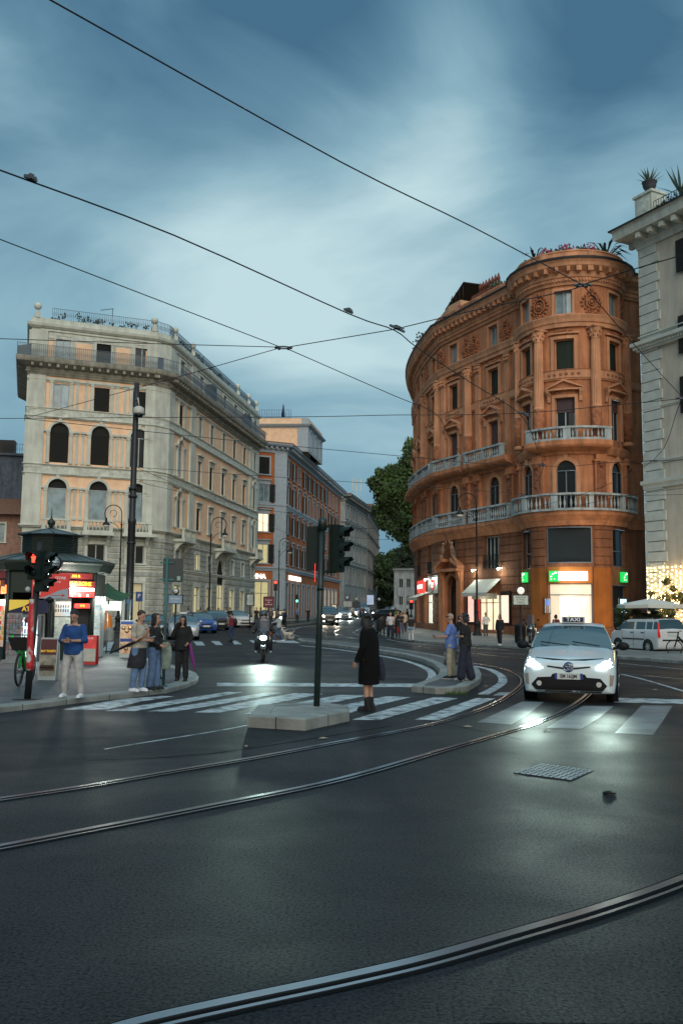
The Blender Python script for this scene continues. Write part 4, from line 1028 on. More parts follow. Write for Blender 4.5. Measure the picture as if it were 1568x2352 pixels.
mb = MB(); PA.box(mb, 36.0, 36.45, .5, 3.0, .02, .1); s1 = mb.build('red_banner', mat('red_banner', (.5, .03, .03), .5, emit=(.9, .05, .04), es=.35), root, True)
for k, chh in enumerate('FOOD'):
    pass
for u, v in ((27.0, 4.5), (29.9, 4.5), (36.1, 4.9), (39.3, 4.9)):
    p = PA.P(u, v, .4); mb = MB(); mb.cyl(PA.P(u, v + .05, .05), p, .02, n=5); mb.lathe([(.02, .06), (.1, 0), (.1, -.03)], 10, p); mb.ball((p[0], p[1], p[2] - .05), .07, 8, 6); s1 = mb.build('wall_lamp', mat('lamp_glow', (.9, .9, .9), .4, emit=(.9, 1, .88), es=14), root, True)
    ld = bpy.data.lights.new('wall_lamp_light', 'POINT'); ld.energy = 38; ld.color = (.92, 1, .82); ld.shadow_soft_size = .1; lo = bpy.data.objects.new('wall_lamp_light', ld); COL.objects.link(lo); lo.parent = s1; lo.location = Vector((p[0], p[1], p[2] - .25)) - root.location + Vector((PA.n[PA.seg(u)].x, PA.n[PA.seg(u)].y, 0)) * .2
def add_light(parent, loc, e, colr=(1, .9, .75), r=.15, kind='POINT', rot=None, size=None, spot=None, blend=.6):
    ld = bpy.data.lights.new('lamp_light', kind); ld.energy = e; ld.color = colr
    if kind == 'AREA': ld.size = size or .5
    else: ld.shadow_soft_size = r
    if spot: ld.spot_size = spot; ld.spot_blend = blend
    lo = bpy.data.objects.new('lamp_light', ld); COL.objects.link(lo); lo.parent = parent; lo.location = loc
    if rot: lo.rotation_euler = rot
    return lo
b_ = Vector(PA.P(47.25, 4.1, .9)) - root.location; add_light(root, b_ + Vector((0, 0, .25)), 40, (1, .95, .85), .3)
b_ = Vector(PA.P(47.25, 2.4, .6)) - root.location; add_light(root, b_, 70, (1, .85, .65), .5)
b_ = Vector(PA.P(37.6, 2.4, 1.0)) - root.location; add_light(root, b_, 45, (1, .85, .65), .4)
b_ = Vector(PA.P(26.6, 2.4, 1.0)) - root.location; add_light(root, b_, 50, (.95, 1, .85), .4)
# things on the palace roof
mb = MB()
def rbox(u, v0, v1, w, dd, off, m=None): PA.box(mb, u - w / 2, u + w / 2, v0, v1, off - dd, off)
rbox(30.8, 24.71, 26.7, 4.5, 4.0, -.6); rbox(27.3, 24.71, 26.3, 2.0, 4.0, -.5); rbox(25.2, 24.71, 27.0, 2.2, 3, -.8)
mb.build('penthouse', mat('penthouse_stucco', (.62, .36, .2), .9, var=.1), root, True)
mb = MB(); A = [PA.P(29.2, 27.0, -.8), PA.P(33.2, 28.1, -.8), PA.P(33.2, 28.3, -4.6), PA.P(29.2, 27.2, -4.6)]; mb.add(A + [(x, y, z + .08) for x, y, z in A], [(0, 1, 2, 3), (7, 6, 5, 4), (0, 4, 5, 1), (1, 5, 6, 2), (2, 6, 7, 3), (3, 7, 4, 0)], False)
for k in range(9): u = 28.6 + k * .55; mb.cyl(PA.P(u, 27.0 + k * .12, -.9), PA.P(u, 26.6, -.9), .03, n=4)
mb.build('pergola_roof', mat('dark_pergola', (.02, .02, .02), .8), root, True)
mb = MB()
for k in range(7):
    p = PA.P(34.1 + k * .42, 26.9, -1.8); mb.lathe([(.09, 0), (.09, .5), (.14, .55), (.14, .65), (.06, .95), (.02, 1.05)], 8, p)
PA.box(mb, 33.6, 37.2, 24.71, 26.9, -2.6, -1.3); mb.build('chimney_pots', mat('terracotta', (.22, .07, .04), .85, var=.2), root, True)
def potplant(F, u, v, d, s, label, m, name, palm=False):
    p = Vector(F.P(u, v, d)); mb = MB()
    if palm:
        for k in range(46):
            a = rnd.uniform(0, 6.28); e = rnd.uniform(-.3, 1.3); L = s * rnd.uniform(.7, 1.15); q = Vector((math.cos(a) * math.cos(e), math.sin(a) * math.cos(e), math.sin(e)))
            w = q.cross(Vector((0, 0, 1))).normalized() * s * .05; m1 = q * L * .6 + Vector((0, 0, .1 * s)); t_ = q * L + Vector((0, 0, -.25 * s * math.cos(e)))
            mb.add([(0, 0, 0), tuple(m1 + w), tuple(t_), tuple(m1 - w)], [(0, 1, 2, 3)], False)
    else: leafclump(mb, (0, 0, s * .5), (s, s * .8, s * .6), int(140 * s), .16, rnd)
    o = mb.build(name, m); o.location = p; o.scale = (1.35,) * 3; return tag(o, label, 'plant', 'plants on the orange palace roof')
potplant(PA, 44.4, 25.7, -.5, .95, 'spiky dark palm-like plant at the left end of the turret parapet', M_leafd, 'fan_palm', True)
potplant(PA, 50.9, 25.7, -.5, 1.25, 'large drooping palm plant at the right end of the turret parapet', M_leafd, 'fan_palm', True)
potplant(PA, 45.9, 25.6, -.4, .5, 'pink flowering bush just right of the palm on the turret', M_pink, 'flower_bush'); potplant(PA, 47.3, 25.6, -.4, .55, 'tall pink flowering bush over the turret front', M_pink, 'flower_bush'); potplant(PA, 49.1, 25.6, -.4, .5, 'red flowering bush on the right part of the turret', M_pink, 'flower_bush')
potplant(PA, 38.6, 25.5, -.5, .7, 'bright green bush on the parapet left of the turret', M_leafm, 'parapet_bush'); potplant(PA, 40.6, 25.5, -.5, .6, 'small green bush nearest the turret on the parapet', M_leafm, 'parapet_bush'); potplant(PA, 33.6, 25.5, -.4, .4, 'small red flowers on the parapet before the penthouse', M_pink, 'flower_bush')
potplant(PA, 24.2, 25.2, -.2, 1.1, 'tall green shrub at the far left edge of the orange roof', M_leafd, 'parapet_bush'); potplant(PA, 22.6, 25.1, -.1, .8, 'light green shrub at the leftmost tip of the orange roof', M_leafm, 'parapet_bush')
hedge(PA, 38.0, 42.6, 25.5, -.5, 'row of green planting along the parapet between penthouse and turret', 'parapet_hedge', 40, .42, M_leafm)
hedge(PA, 46.3, 50.4, 25.5, -.45, 'low dark planting along the turret parapet behind the pink bushes', 'parapet_hedge', 22, .3, M_leafd)
# ================================================================== pale building at the right edge
RBc = Vector((18.75, 55.8)); RBd = Vector((.46, -.888)).normalized()
RB = Fac([RBc + Vector((.888, .46)) * 8, RBc, RBc + RBd * 15])
U0 = RB.u[1]
root = thing('pale_palace', 'pale grey-cream palace with quoined corner and bracketed cornice at the right edge', 'building', (RBc.x, RBc.y, 0))
M_grey = mat('pale_beige_stucco', (.60, .55, .45), .9, var=.07, vscale=.7, bump=.2, bscale=40, stain=.2)
M_quoin = mat('pale_grey_stone', (.54, .58, .53), .85, var=.1, vscale=1.5, bump=.2)
ops = [(U0 + c - .6, U0 + c + .6, v0, v1, 0) for c in (4.6, 8.6) for v0, v1 in ((22.2, 24.2), (17.5 - .3, 19.5), (13.6, 15.8), (9, 11.6), (4.6, 6.8))]
mb = MB(); RB.wall(mb, 0, RB.L, -.3, 26.0, ops); mb.build('wall', M_grey, root, True)
for o in ops:
    RB.window(root, o, 'pale' if o[2] < 20 else 'glass', .25)
    mb = MB(); frame_trim(RB, mb, o, .2, .1, .12, 1); mb.build('window_trim', M_quoin, root, True)
    if o[2] > 12:
        mb = MB(); RB.box(mb, o[0] - 1.0, o[0] - .06, o[2] + .0, o[3], .12, .18); RB.box(mb, o[1] + .06, o[1] + 1.0, o[2], o[3], .12, .18); mb.build('shutter', M_shut, root, True)
mb = MB(); v = .6; k = 0
while v < 24.6:
    w = 1.55 if k % 2 else 1.35
    RB.box(mb, U0 + .001, U0 + w, v, v + .56, .003, .09); RB.box(mb, U0 - w, U0, v, v + .56, .003, .09)
    v += .62; k += 1
mb.build('quoins', M_quoin, root, True)
mb = MB()
for v0, v1, d in ((18.1, 18.65, .55), (9.4, 9.9, .25), (10.9, 11.1, .16), (18.9, 19.05, .2), (14.3, 14.45, .1)): RB.band(mb, 0, RB.L, v0, v1, d)
RB.brackets(mb, U0, RB.L, 18.22, 18.36, .3, .42, .2, .1)
mb.build('string_course', M_quoin, root, True)
mb = MB(); RB.sweep(mb, [(.003, 24.7), (.14, 24.7), (.2, 25.0), (.28, 25.1), (.3, 25.45), (1.1, 25.5), (1.15, 25.72), (1.2, 26.05), (1.3, 26.1), (.003, 26.1)], 0, RB.L)
RB.brackets(mb, U0 - .2, RB.L, 25.12, 25.47, .3, 1.0, .95, .3); mb.build('cornice', M_trav, root, True)
mb = MB(); RB.sweep(mb, [(1.26, 26.101), (1.36, 26.101), (1.38, 26.2), (1.26, 26.2)], 0, RB.L); mb.build('gutter', MATS['dark_gutter'], root, True)
mb = MB(); mb.prism([RB.P(U0, 0, .5)[:2], RB.P(RB.L, 0, .5)[:2], (34, 50), (30, 62), RB.P(0, 0, .5)[:2]], 26.0, 26.15); mb.build('roof', M_trav, root, True)
mb = MB(); RB.box(mb, U0 + .15, U0 + 1.55, 26.16, 27.9, -.7, .5); RB.box(mb, U0 + .05, U0 + 1.65, 27.9, 28.05, -.8, .6); ped = mb.build('pedestal', M_trav, root, True)
mb = MB(); RB.box(mb, U0 + .35, U0 + 1.35, 26.7, 27.7, .5, .54); mb.build('carved_wreath', M_relief, ped, True)
mb = MB(); rail_panel(RB, mb, U0 + 1.8, RB.L, 26.15, 27.1, .6, .2); mb.build('roof_railing', M_black, root, True)
hedge(RB, U0 + 2.0, U0 + 12, 26.4, .2, 'dark shrubs behind the roof railing of the pale right-hand palace', 'roof_hedge', 60, .5)
p = Vector(RB.P(U0 + .85, 28.05, -.1)); t = thing('agave_urn', 'dark stone urn holding a spiky agave on the corner pedestal of the pale palace', 'urn', p)
mb = MB(); mb.lathe([(.3, 0), (.3, .08), (.12, .2), (.12, .28), (.34, .4), (.5, .7), (.52, .95), (.58, 1.0), (.58, 1.06), (.48, 1.06), (.44, .95)], 18); mb.build('urn', mat('dark_urn', (.05, .05, .06), .7, var=.2), t)
def agave(mb, n, L, z=0):
    for k in range(n):
        a = k * 2.4; e = .35 + 1.1 * (k % 5) / 5; q = Vector((math.cos(a) * math.cos(e), math.sin(a) * math.cos(e), math.sin(e))); s_ = q.cross(Vector((0, 0, 1))).normalized() * .055
        mb.add([Vector((0, 0, z)) - s_, Vector((0, 0, z)) + s_, Vector((0, 0, z)) + q * L * .5 + s_ * 1.4, Vector((0, 0, z)) + q * L, Vector((0, 0, z)) + q * L * .5 - s_ * 1.4 + Vector((0, 0, .03))], [(0, 1, 2, 3, 4)], False)
mb = MB(); agave(mb, 22, 1.35, .95); mb.build('agave', mat('agave_leaf', (.12, .17, .12), .6, var=.3), t); t.scale = (.82,) * 3
p = Vector(RB.P(U0 + 3.4, 27.0, 0)); mb = MB(); agave(mb, 16, 1.9); o = mb.build('agave', MATS['agave_leaf']); o.location = p; tag(o, 'big-leaved agave rising above the railing at the top right corner', 'plant')
# fairy-light curtain on the ground floor of the pale building
t = thing('fairy_light_curtain', 'curtain of warm fairy lights hanging on the pale palace ground floor', 'lights', Vector(RB.P(U0 + 2, 0, .2)))
mb = MB(); mw = MB()
for k in range(26):
    u = U0 + .05 + k * .32; z = 4.55; mw.cyl(RB.P(u, 4.6, .14), RB.P(u, .8, .14), .006, n=3)
    while z > .9: 
        p = RB.P(u + rnd.uniform(-.05, .05), z, .16); mb.ball(p, .028, 5, 4); z -= rnd.uniform(.13, .3)
mb.build('bulbs', mat('fairy_bulb', (.9, .6, .3), .5, emit=(1.0, .66, .28), es=26), t, True); mw.build('wires', M_black, t, True)
for k in range(3): add_light(t, Vector(RB.P(U0 + 1.5 + k * 2.6, 2.6, .9)) - t.location, 60, (1, .62, .25), .6)
# ================================================================== street buildings behind
def c5(x, y): return ((900 + x / 2.24) / 1.6327, (1500 + y / 2.24) / 1.6327)
B2 = Fac([(-17, 105.8), (-6.85, 110.9), (-.2, 153.9), (-8, 155)])
root = thing('orange_town_house', 'orange five-storey town house with dark shutters and grey corner strips down the street', 'building', (-6.85, 110.9, 0))
US = B2.u[1]; zo = gz(112)
cols = [1.3 + 3.45 * k for k in range(12)]
ops = []; kk = {}
rows2 = [(18.3, 20.4, 'r5'), (14.9, 17.1, 'r4'), (11.3, 13.5, 'r3'), (7.5, 9.8, 'r2')]
lc = US - 2.95
for v0, v1, n in rows2:
    for c in cols:
        o = (US + c - .5, US + c + .5, v0, v1, 0); ops.append(o); kk[o] = 'shutter' if rnd.random() < .35 else 'glass'
    o = (lc - .6, lc + .75, v0, v1, 0); ops.append(o); kk[o] = {'r5': 'shutter', 'r4': 'pale', 'r3': mat('warm_lit_window', (.8, .6, .4), .5, emit=(1, .75, .5), es=1.3, var=.15), 'r2': M_shopg}[n]
for k, c in enumerate(cols): o = (US + c - .7, US + c + .7, 1.0, 5.2, 0); ops.append(o); kk[o] = 'shop'
o = (lc - .9, lc + .9, 1.0, 5.3, 0); ops.append(o); kk[o] = 'shop'
M_o2 = mat('burnt_orange_stucco', (.50, .155, .05), .9, var=.12, vscale=.6, bump=.2, stain=.25); M_g2 = mat('blue_grey_trim', (.36, .42, .46), .85, var=.1)
mb = MB(); B2.wall(mb, 0, B2.L, .2, 22, ops, .07); mb.build('wall', M_o2, root, True)
mb = MB()
B2.box(mb, US - 1.55, US, .2, 21.2, .003, .12); B2.box(mb, US, US + .35, .2, 21.2, .003, .12)
for v0, v1, d in ((14.25, 14.75, .2), (6.6, 7.1, .3)): B2.band(mb, 0, B2.L, v0, v1, d)
mb.build('stone_trim', M_g2, root, True)
for o in ops:
    mb = MB(); frame_trim(B2, mb, o, *((.18, .06, .12, 7 < o[2] < 15) if o[2] > 6 else (.25, .12, 0))); mb.build('window_surround', M_g2, root, True)
mb = MB(); B2.sweep(mb, [(.003, 21.0), (.12, 21.0), (.16, 21.3), (.3, 21.4), (.3, 21.65), (.9, 21.8), (1.0, 22.1), (.003, 22.1)], 0, B2.L); B2.brackets(mb, 0, B2.L - 1, 21.45, 21.7, .3, .8, .7, .2); mb.build('cornice', M_g2, root, True)
mb = MB(); mb.prism([B2.P(0, 0, .95)[:2], B2.P(US, 0, .95)[:2], B2.P(B2.u[2], 0, .95)[:2], (-8, 154), (-24, 112)], 22.1, 22.25)
mb.add([B2.P(0, 22.26, .9), B2.P(US, 22.26, .9), B2.P(B2.u[2], 22.26, .9), (-5, 150, 23.8), (-12, 116, 23.8)], [(0, 1, 4), (1, 2, 3, 4)], False)
mb.build('roof', mat('terracotta_tiles', (.20, .10, .06), .9, var=.3, vscale=6, bump=.6), root, True)
M_shopw = mat('boutique_glow', (.6, .5, .3), .5, emit=(1, .78, .48), es=.8, var=.4, vscale=1.5); M_shopdk = mat('unlit_shop_glass', (.03, .03, .03), .15)
for o in ops:
    k = kk[o]
    if k == 'shop': B2.window(root, o, M_shopw if o[0] > US + 22 else (M_shopg if o[0] < US else M_shopdk), .08, 1, (3.9,), M_steel, 'shop_window'); continue
    B2.window(root, o, k, .06, 1)
    if k == 'glass' or not isinstance(k, str) or k == 'pale':
        mb = MB(); d = .62 if o[0] > US else .8
        (B2.box(mb, o[0] - d, o[0] - .05, o[2], o[3], .07, .12) if o[0] > US else None); B2.box(mb, o[1] + .05, o[1] + d, o[2], o[3], .07, .12); mb.build('shutter_leaves', M_shut, root, True)
for s_, u0, u1, u in (('SIENA', US - 5.0, US - 1.6, US - 3.5), ('LOVE IN PORTOFINO', US + 1, US + 12, US + 5.8)):
    p = Vector(B2.P(u, 5.9, .16)); n = B2.n[B2.seg(u)]; a = math.atan2(n.y, n.x) + math.pi / 2
    text(s_, .78, Matrix.Translation(p) @ Matrix.Rotation(a, 4, 'Z'), M_lit_white, root, 'lit_lettering', .03, bold=.02, world=True)
A = at_z(*c5(150, 150), 26.6); Bp = at_z(*c5(570, 150), 26.6); Cp = at_z(*c5(688, 285), 26.6)
mb = MB(); B2a = Fac([A.xy, Bp.xy, Cp.xy, (Cp.xy - Vector((10, -1)))]); z0, z1 = 22.2, 26.6
ops = [(B2a.u[1] + c - .45, B2a.u[1] + c + .45, 22.5, 25.0, 1) for c in (1.6, 5.0, 8.4, 11.8)]
t = thing('rooftop_belvedere', 'tall peach roof pavilion with arched side windows above the orange town house', 'building', (Bp.x, Bp.y, z0))
B2a.wall(mb, 0, B2a.L, z0, z1, ops); mb.build('wall', M_peach, t, True)
for o in ops:
    B2a.window(t, o, 'glass', .25)
mb = MB(); B2a.box(mb, B2a.u[1] - 1.3, B2a.u[1], z0, 25.4, .003, .1); B2a.box(mb, B2a.u[1], B2a.u[2], z0, 25.4, .0031, .06)
for o in ops: frame_trim(B2a, mb, o, .2, .16, 0, 0, 1)
B2a.cornice(mb, 0, B2a.L, 25.3, 25.75, .5); B2a.box(mb, B2a.u[1] - .8, B2a.u[1] + .01, 25.75, 26.62, .0, .07); mb.build('stone_trim', M_g2, t, True)
mb = MB(); mb.prism([B2a.P(u, 0, 0)[:2] for u in B2a.u], 26.55, 26.6); mb.build('roof', M_g2, t, True)
mb = MB(); rail_panel(B2a, mb, .2, B2a.u[1] - 2.2, 26.62, 27.7, -.1, .3, .025); mb.build('roof_railing', mat('bright_blue_rail', (.03, .09, .2), .6), t, True)
mb = MB(); mb.cyl((0, 0, 0), (0, 0, 1.2), .03); mb.lathe([(.02, 0), (.25, .0), (.05, 1.6)], 6, (0, 0, .3)); o = mb.build('closed_parasol', mat('navy_canvas', (.02, .03, .07), .9)); o.location = B2a.P(3.2, 26.62, -.6); tag(o, 'closed navy parasol beside the blue rail of the roof pavilion', 'parasol')
def grey_house(path, H, label, mt, name, ncol, side0, rows, brac=True, loc=None):
    F = Fac(path); root = thing(name, label, 'building', (path[1][0], path[1][1], 0)); U = F.u[1]; zg = gz(path[1][1])
    ops = []; SLn = F.u[2] - U
    for v0, v1 in rows:
        for k in range(ncol): c = U + SLn * (k + .5) / ncol; ops.append((c - .55, c + .55, v0, v1, 0))
        for k in range(side0): c = U - 2.0 - 3 * k; ops.append((c - .55, c + .55, v0, v1, 0))
    mb = MB(); F.wall(mb, 0, F.L, .5, H, ops, .08); mb.build('wall', mt, root, True)
    for o in ops: mb = MB(); frame_trim(F, mb, o, .2, .12, .12, o[2] > 6); mb.build('window_surround', mt, root, True)
    mb = MB()
    for v in (rows[-1][0] - .9, rows[-2][0] - .7, rows[1][1] + .9): F.band(mb, 0, F.L, v, v + .4, .3)
    mb.build('stone_trim', mt, root, True)
    for o in ops:
        if o[2] > 3: F.window(root, o, 'glass' if rnd.random() < .7 else 'shutter', .07, 1)
        else: F.window(root, o, M_shopd if rnd.random() < .3 else 'dark', .08, 0, (), M_steel)
    mb = MB(); F.sweep(mb, [(.003, H - 1.2), (.2, H - 1.1), (.3, H - .6), (1.2, H - .35), (1.4, H), (.003, H)], 0, F.L); F.brackets(mb, 0, F.u[2], H - .75, H - .42, .3, 1.1, 1.2, .3); mb.build('cornice', mt, root, True)
    mb = MB(); pts = [F.P(u, 0, 1.3)[:2] for u in F.u]; mb.prism(pts + [(path[0][0], path[2][1])], H, H + .2)
    mb.build('roof', MATS['terracotta_tiles'], root, True); return F, root
M_s3 = mat('grey_ashlar', (.30, .32, .31), .85, var=.15, vscale=.8, stain=.4); M_s4 = mat('dark_grey_brown_stone', (.25, .24, .22), .85, var=.2, vscale=.8, stain=.4)
r3 = [(2.0, 5.2), (7.0, 9.6), (11.6, 14.0), (15.6, 17.8), (19.3, 21.3)]
grey_house([(-6, 168.5), (.7, 169.2), (5.3, 192.2), (-3, 193)], 23.6, 'grey ashlar palace with a deep cornice beyond the orange town house', M_s3, 'grey_palace', 7, 1, r3)
mb = MB(); p = at_y(*c5(975, 800), 178)
for x in (-.7, 0, .9): mb.box((x, 0, 1.2), (.28, .2, 2.4))
for x in (-.7, 0, .9): mb.cyl((x, 0, -2.4), (x, 0, 0), .05)
o = mb.build('mobile_phone_mast', M_trav); o.location = (p.x, p.y, 25.5); tag(o, 'cluster of white phone mast panels on the grey palace roof', 'mast')
grey_house([(-1, 193.5), (5.6, 194.2), (9.9, 239), (2, 240)], 24.6, 'farthest brown-grey palace with broad bracketed eaves at the street end', M_s4, 'brown_grey_palace', 9, 1, r3)
# houses at the far left behind the cream palace
F = Fac([(-40, 82), (-24.3, 84.5), (-23.5, 100)]); root = thing('grey_terrace_house', 'grey-blue rendered house with roof terrace behind the cream palace at the left edge', 'building', (-24.3, 84.5, 0))
ops = [(c - .5, c + .5, v, v + 1.7, 0) for c in (8.8, 12.6) for v in (3.5, 7.8)]
mb = MB(); F.wall(mb, 0, F.u[1], -.2, 10.4, ops); mb.build('wall', mat('rose_stucco', (.34, .20, .15), .9, var=.15, stain=.3), root, True)
for o in ops: F.window(root, o, 'pale', .2); mb = MB(); frame_trim(F, mb, o, .16, .06, .1); mb.build('window_trim', M_trav, root, True)
mb = MB(); mb.add([F.P(0, 10.3, .9), F.P(F.u[1], 10.3, .9), F.P(F.u[1], 12.2, -3.5), F.P(0, 12.2, -3.5)], [(0, 1, 2, 3)], False); mb.build('roof', MATS['terracotta_tiles'], root, True)
mb = MB(); F.box(mb, 0, F.u[1] - .2, 11.4, 16.4, -5, -3.6); F.box(mb, 0, F.u[1], 16.4, 16.62, -5.2, -3.3); mb.build('upper_storey', mat('slate_render', (.09, .115, .155), .9, var=.2, stain=.4), root, True)
mb = MB(); rail_panel(F, mb, 8, F.u[1] - .5, 16.63, 17.6, -3.7, .22, .015); F.box(mb, 5, 9, 16.63, 18.0, -5.1, -4); mb.build('terrace', M_black, root, True)
for u, l, s_ in ((13.6, 'round green tree in a pot on the roof terrace at the left edge', .8),):
    q = MB(); leafclump(q, (0, 0, 1.0), (s_, s_, .8), 220, .18, rnd); o = q.build('terrace_shrub', M_leafd); o.location = F.P(u, 16.6, -4.2); tag(o, l, 'plant')
# small white building behind the right trees
F = Fac([(8.6, 148), (12.6, 146), (13, 160)]); root = thing('small_white_house', 'small white classical house seen under the trees left of the orange palace', 'building', (8.6, 148, 0))
ops = [(.8 + k * 1.3, 1.5 + k * 1.3, v, v + 1.4, 0) for k in range(3) for v in (3.0, 5.8)]
mb = MB(); F.wall(mb, 0, F.L, 1, 8.6, ops); F.cornice(mb, 0, F.L, 8.3, 8.9, .5); mb.build('wall', M_bal, root, True)
for o in ops: F.window(root, o, 'glass', .2)
mb = MB(); mb.prism([(8.4, 148), (12.8, 146), (13.4, 160), (9, 160)], 8.6, 8.8); mb.build('roof', M_g2, root, True)
# ================================================================== trees
def tree(label, base, H, blobs, nleaf, leafs, m, trunk_r=.3, group='plane trees along the street'):
    root = thing('plane_tree', label, 'tree', base, 0, group); base = Vector(base)
    mb = MB(); tot = sum(b[3] * b[4] * b[5] for b in blobs)
    for b in blobs:
        c = Vector(b[:3]) - base; nn = int(nleaf * (b[3] * b[4] * b[5]) / tot) + 30
        # sub clumps make the light and dark masses and the ragged edge
        for k in range(max(3, nn // 90)):
            q = Vector((rnd.gauss(0, 1), rnd.gauss(0, 1), rnd.gauss(0, 1))).normalized() * rnd.uniform(.45, 1.0)
            leafclump(mb, (c.x + q.x * b[3], c.y + q.y * b[4], c.z + q.z * b[5]), (rnd.uniform(.7, 1.3),) * 3, 90, leafs, rnd)
    mb.build('crown', m, root)
    mb = MB(); top = Vector(blobs[0][:3]) - base
    mb.tube([(0, 0, 0), (.1, 0, top.z * .3), (top.x * .4, top.y * .4, top.z * .6), tuple(top)], [trunk_r, trunk_r * .8, trunk_r * .6, trunk_r * .2], 8)
    for b in blobs[1:]:
        c = Vector(b[:3]) - base; s_ = Vector((top.x * .3, top.y * .3, top.z * .5)); mb.tube([s_, s_.lerp(c, .5) + Vector((0, 0, .6)), c], [trunk_r * .45, trunk_r * .3, .04], 6)
    mb.build('trunk', M_bark, root); return root
def bl(x, y, Y, rx, rz, ry=None): p = at_y(*c5(x, y), Y); return (p.x, p.y, p.z, rx, ry or rx, rz)
M_leafr = mat('olive_green_foliage', (.065, .11, .03), .7, var=.55, vscale=.35)
tree('tall dark plane tree rising behind the left end of the orange palace', (9.9, 118, gz(118)), 16,
     [bl(1300, 750, 118, 2.2, 2.2), bl(1460, 420, 118, 1.2, 1.6), bl(1420, 560, 118, 1.6, 1.6), bl(1180, 680, 118, 1.3, 1.4), bl(1240, 880, 118, 1.5, 1.8), bl(1390, 950, 118, 2.0, 2.0), bl(1310, 1080, 118, 1.3, 1.5), bl(1420, 1160, 118, 1.5, 1.3), bl(1340, 620, 118, 1.6, 1.3), bl(1500, 800, 118, 2.2, 3), bl(1190, 790, 118, 1.2, 1.2), bl(1230, 1000, 118, 1.2, 1.3), bl(1440, 700, 118, 1.8, 2), bl(1480, 1000, 118, 1.8, 2.4)], 36000, .42, M_leafr, .22)
tree('far green plane tree in the middle of the street end', (4.8, 215, gz(200)), 10, [bl(1290, 1400, 215, 4.5, 4), bl(1200, 1380, 215, 2.5, 3), bl(1370, 1380, 215, 4.0, 4), bl(1250, 1500, 215, 4.0, 3.2)], 15000, .6, M_leafm, .3)
tree('darker far plane tree on the right of the street end', (10.8, 190, gz(190)), 10, [bl(1400, 1430, 190, 3.5, 4.0), bl(1430, 1330, 190, 3, 3), bl(1350, 1560, 190, 3.5, 3)], 11000, .55, M_leafd, .3)
tree('low dark plane tree closing the street below the far green one', (6.5, 235, gz(200)), 10, [bl(1230, 1580, 235, 6, 4), bl(1310, 1600, 235, 6, 4), bl(1180, 1620, 235, 3.5, 3.5), bl(1190, 1670, 235, 6, 3), bl(1330, 1680, 235, 7, 3)], 16000, .65, M_leafd, .3)
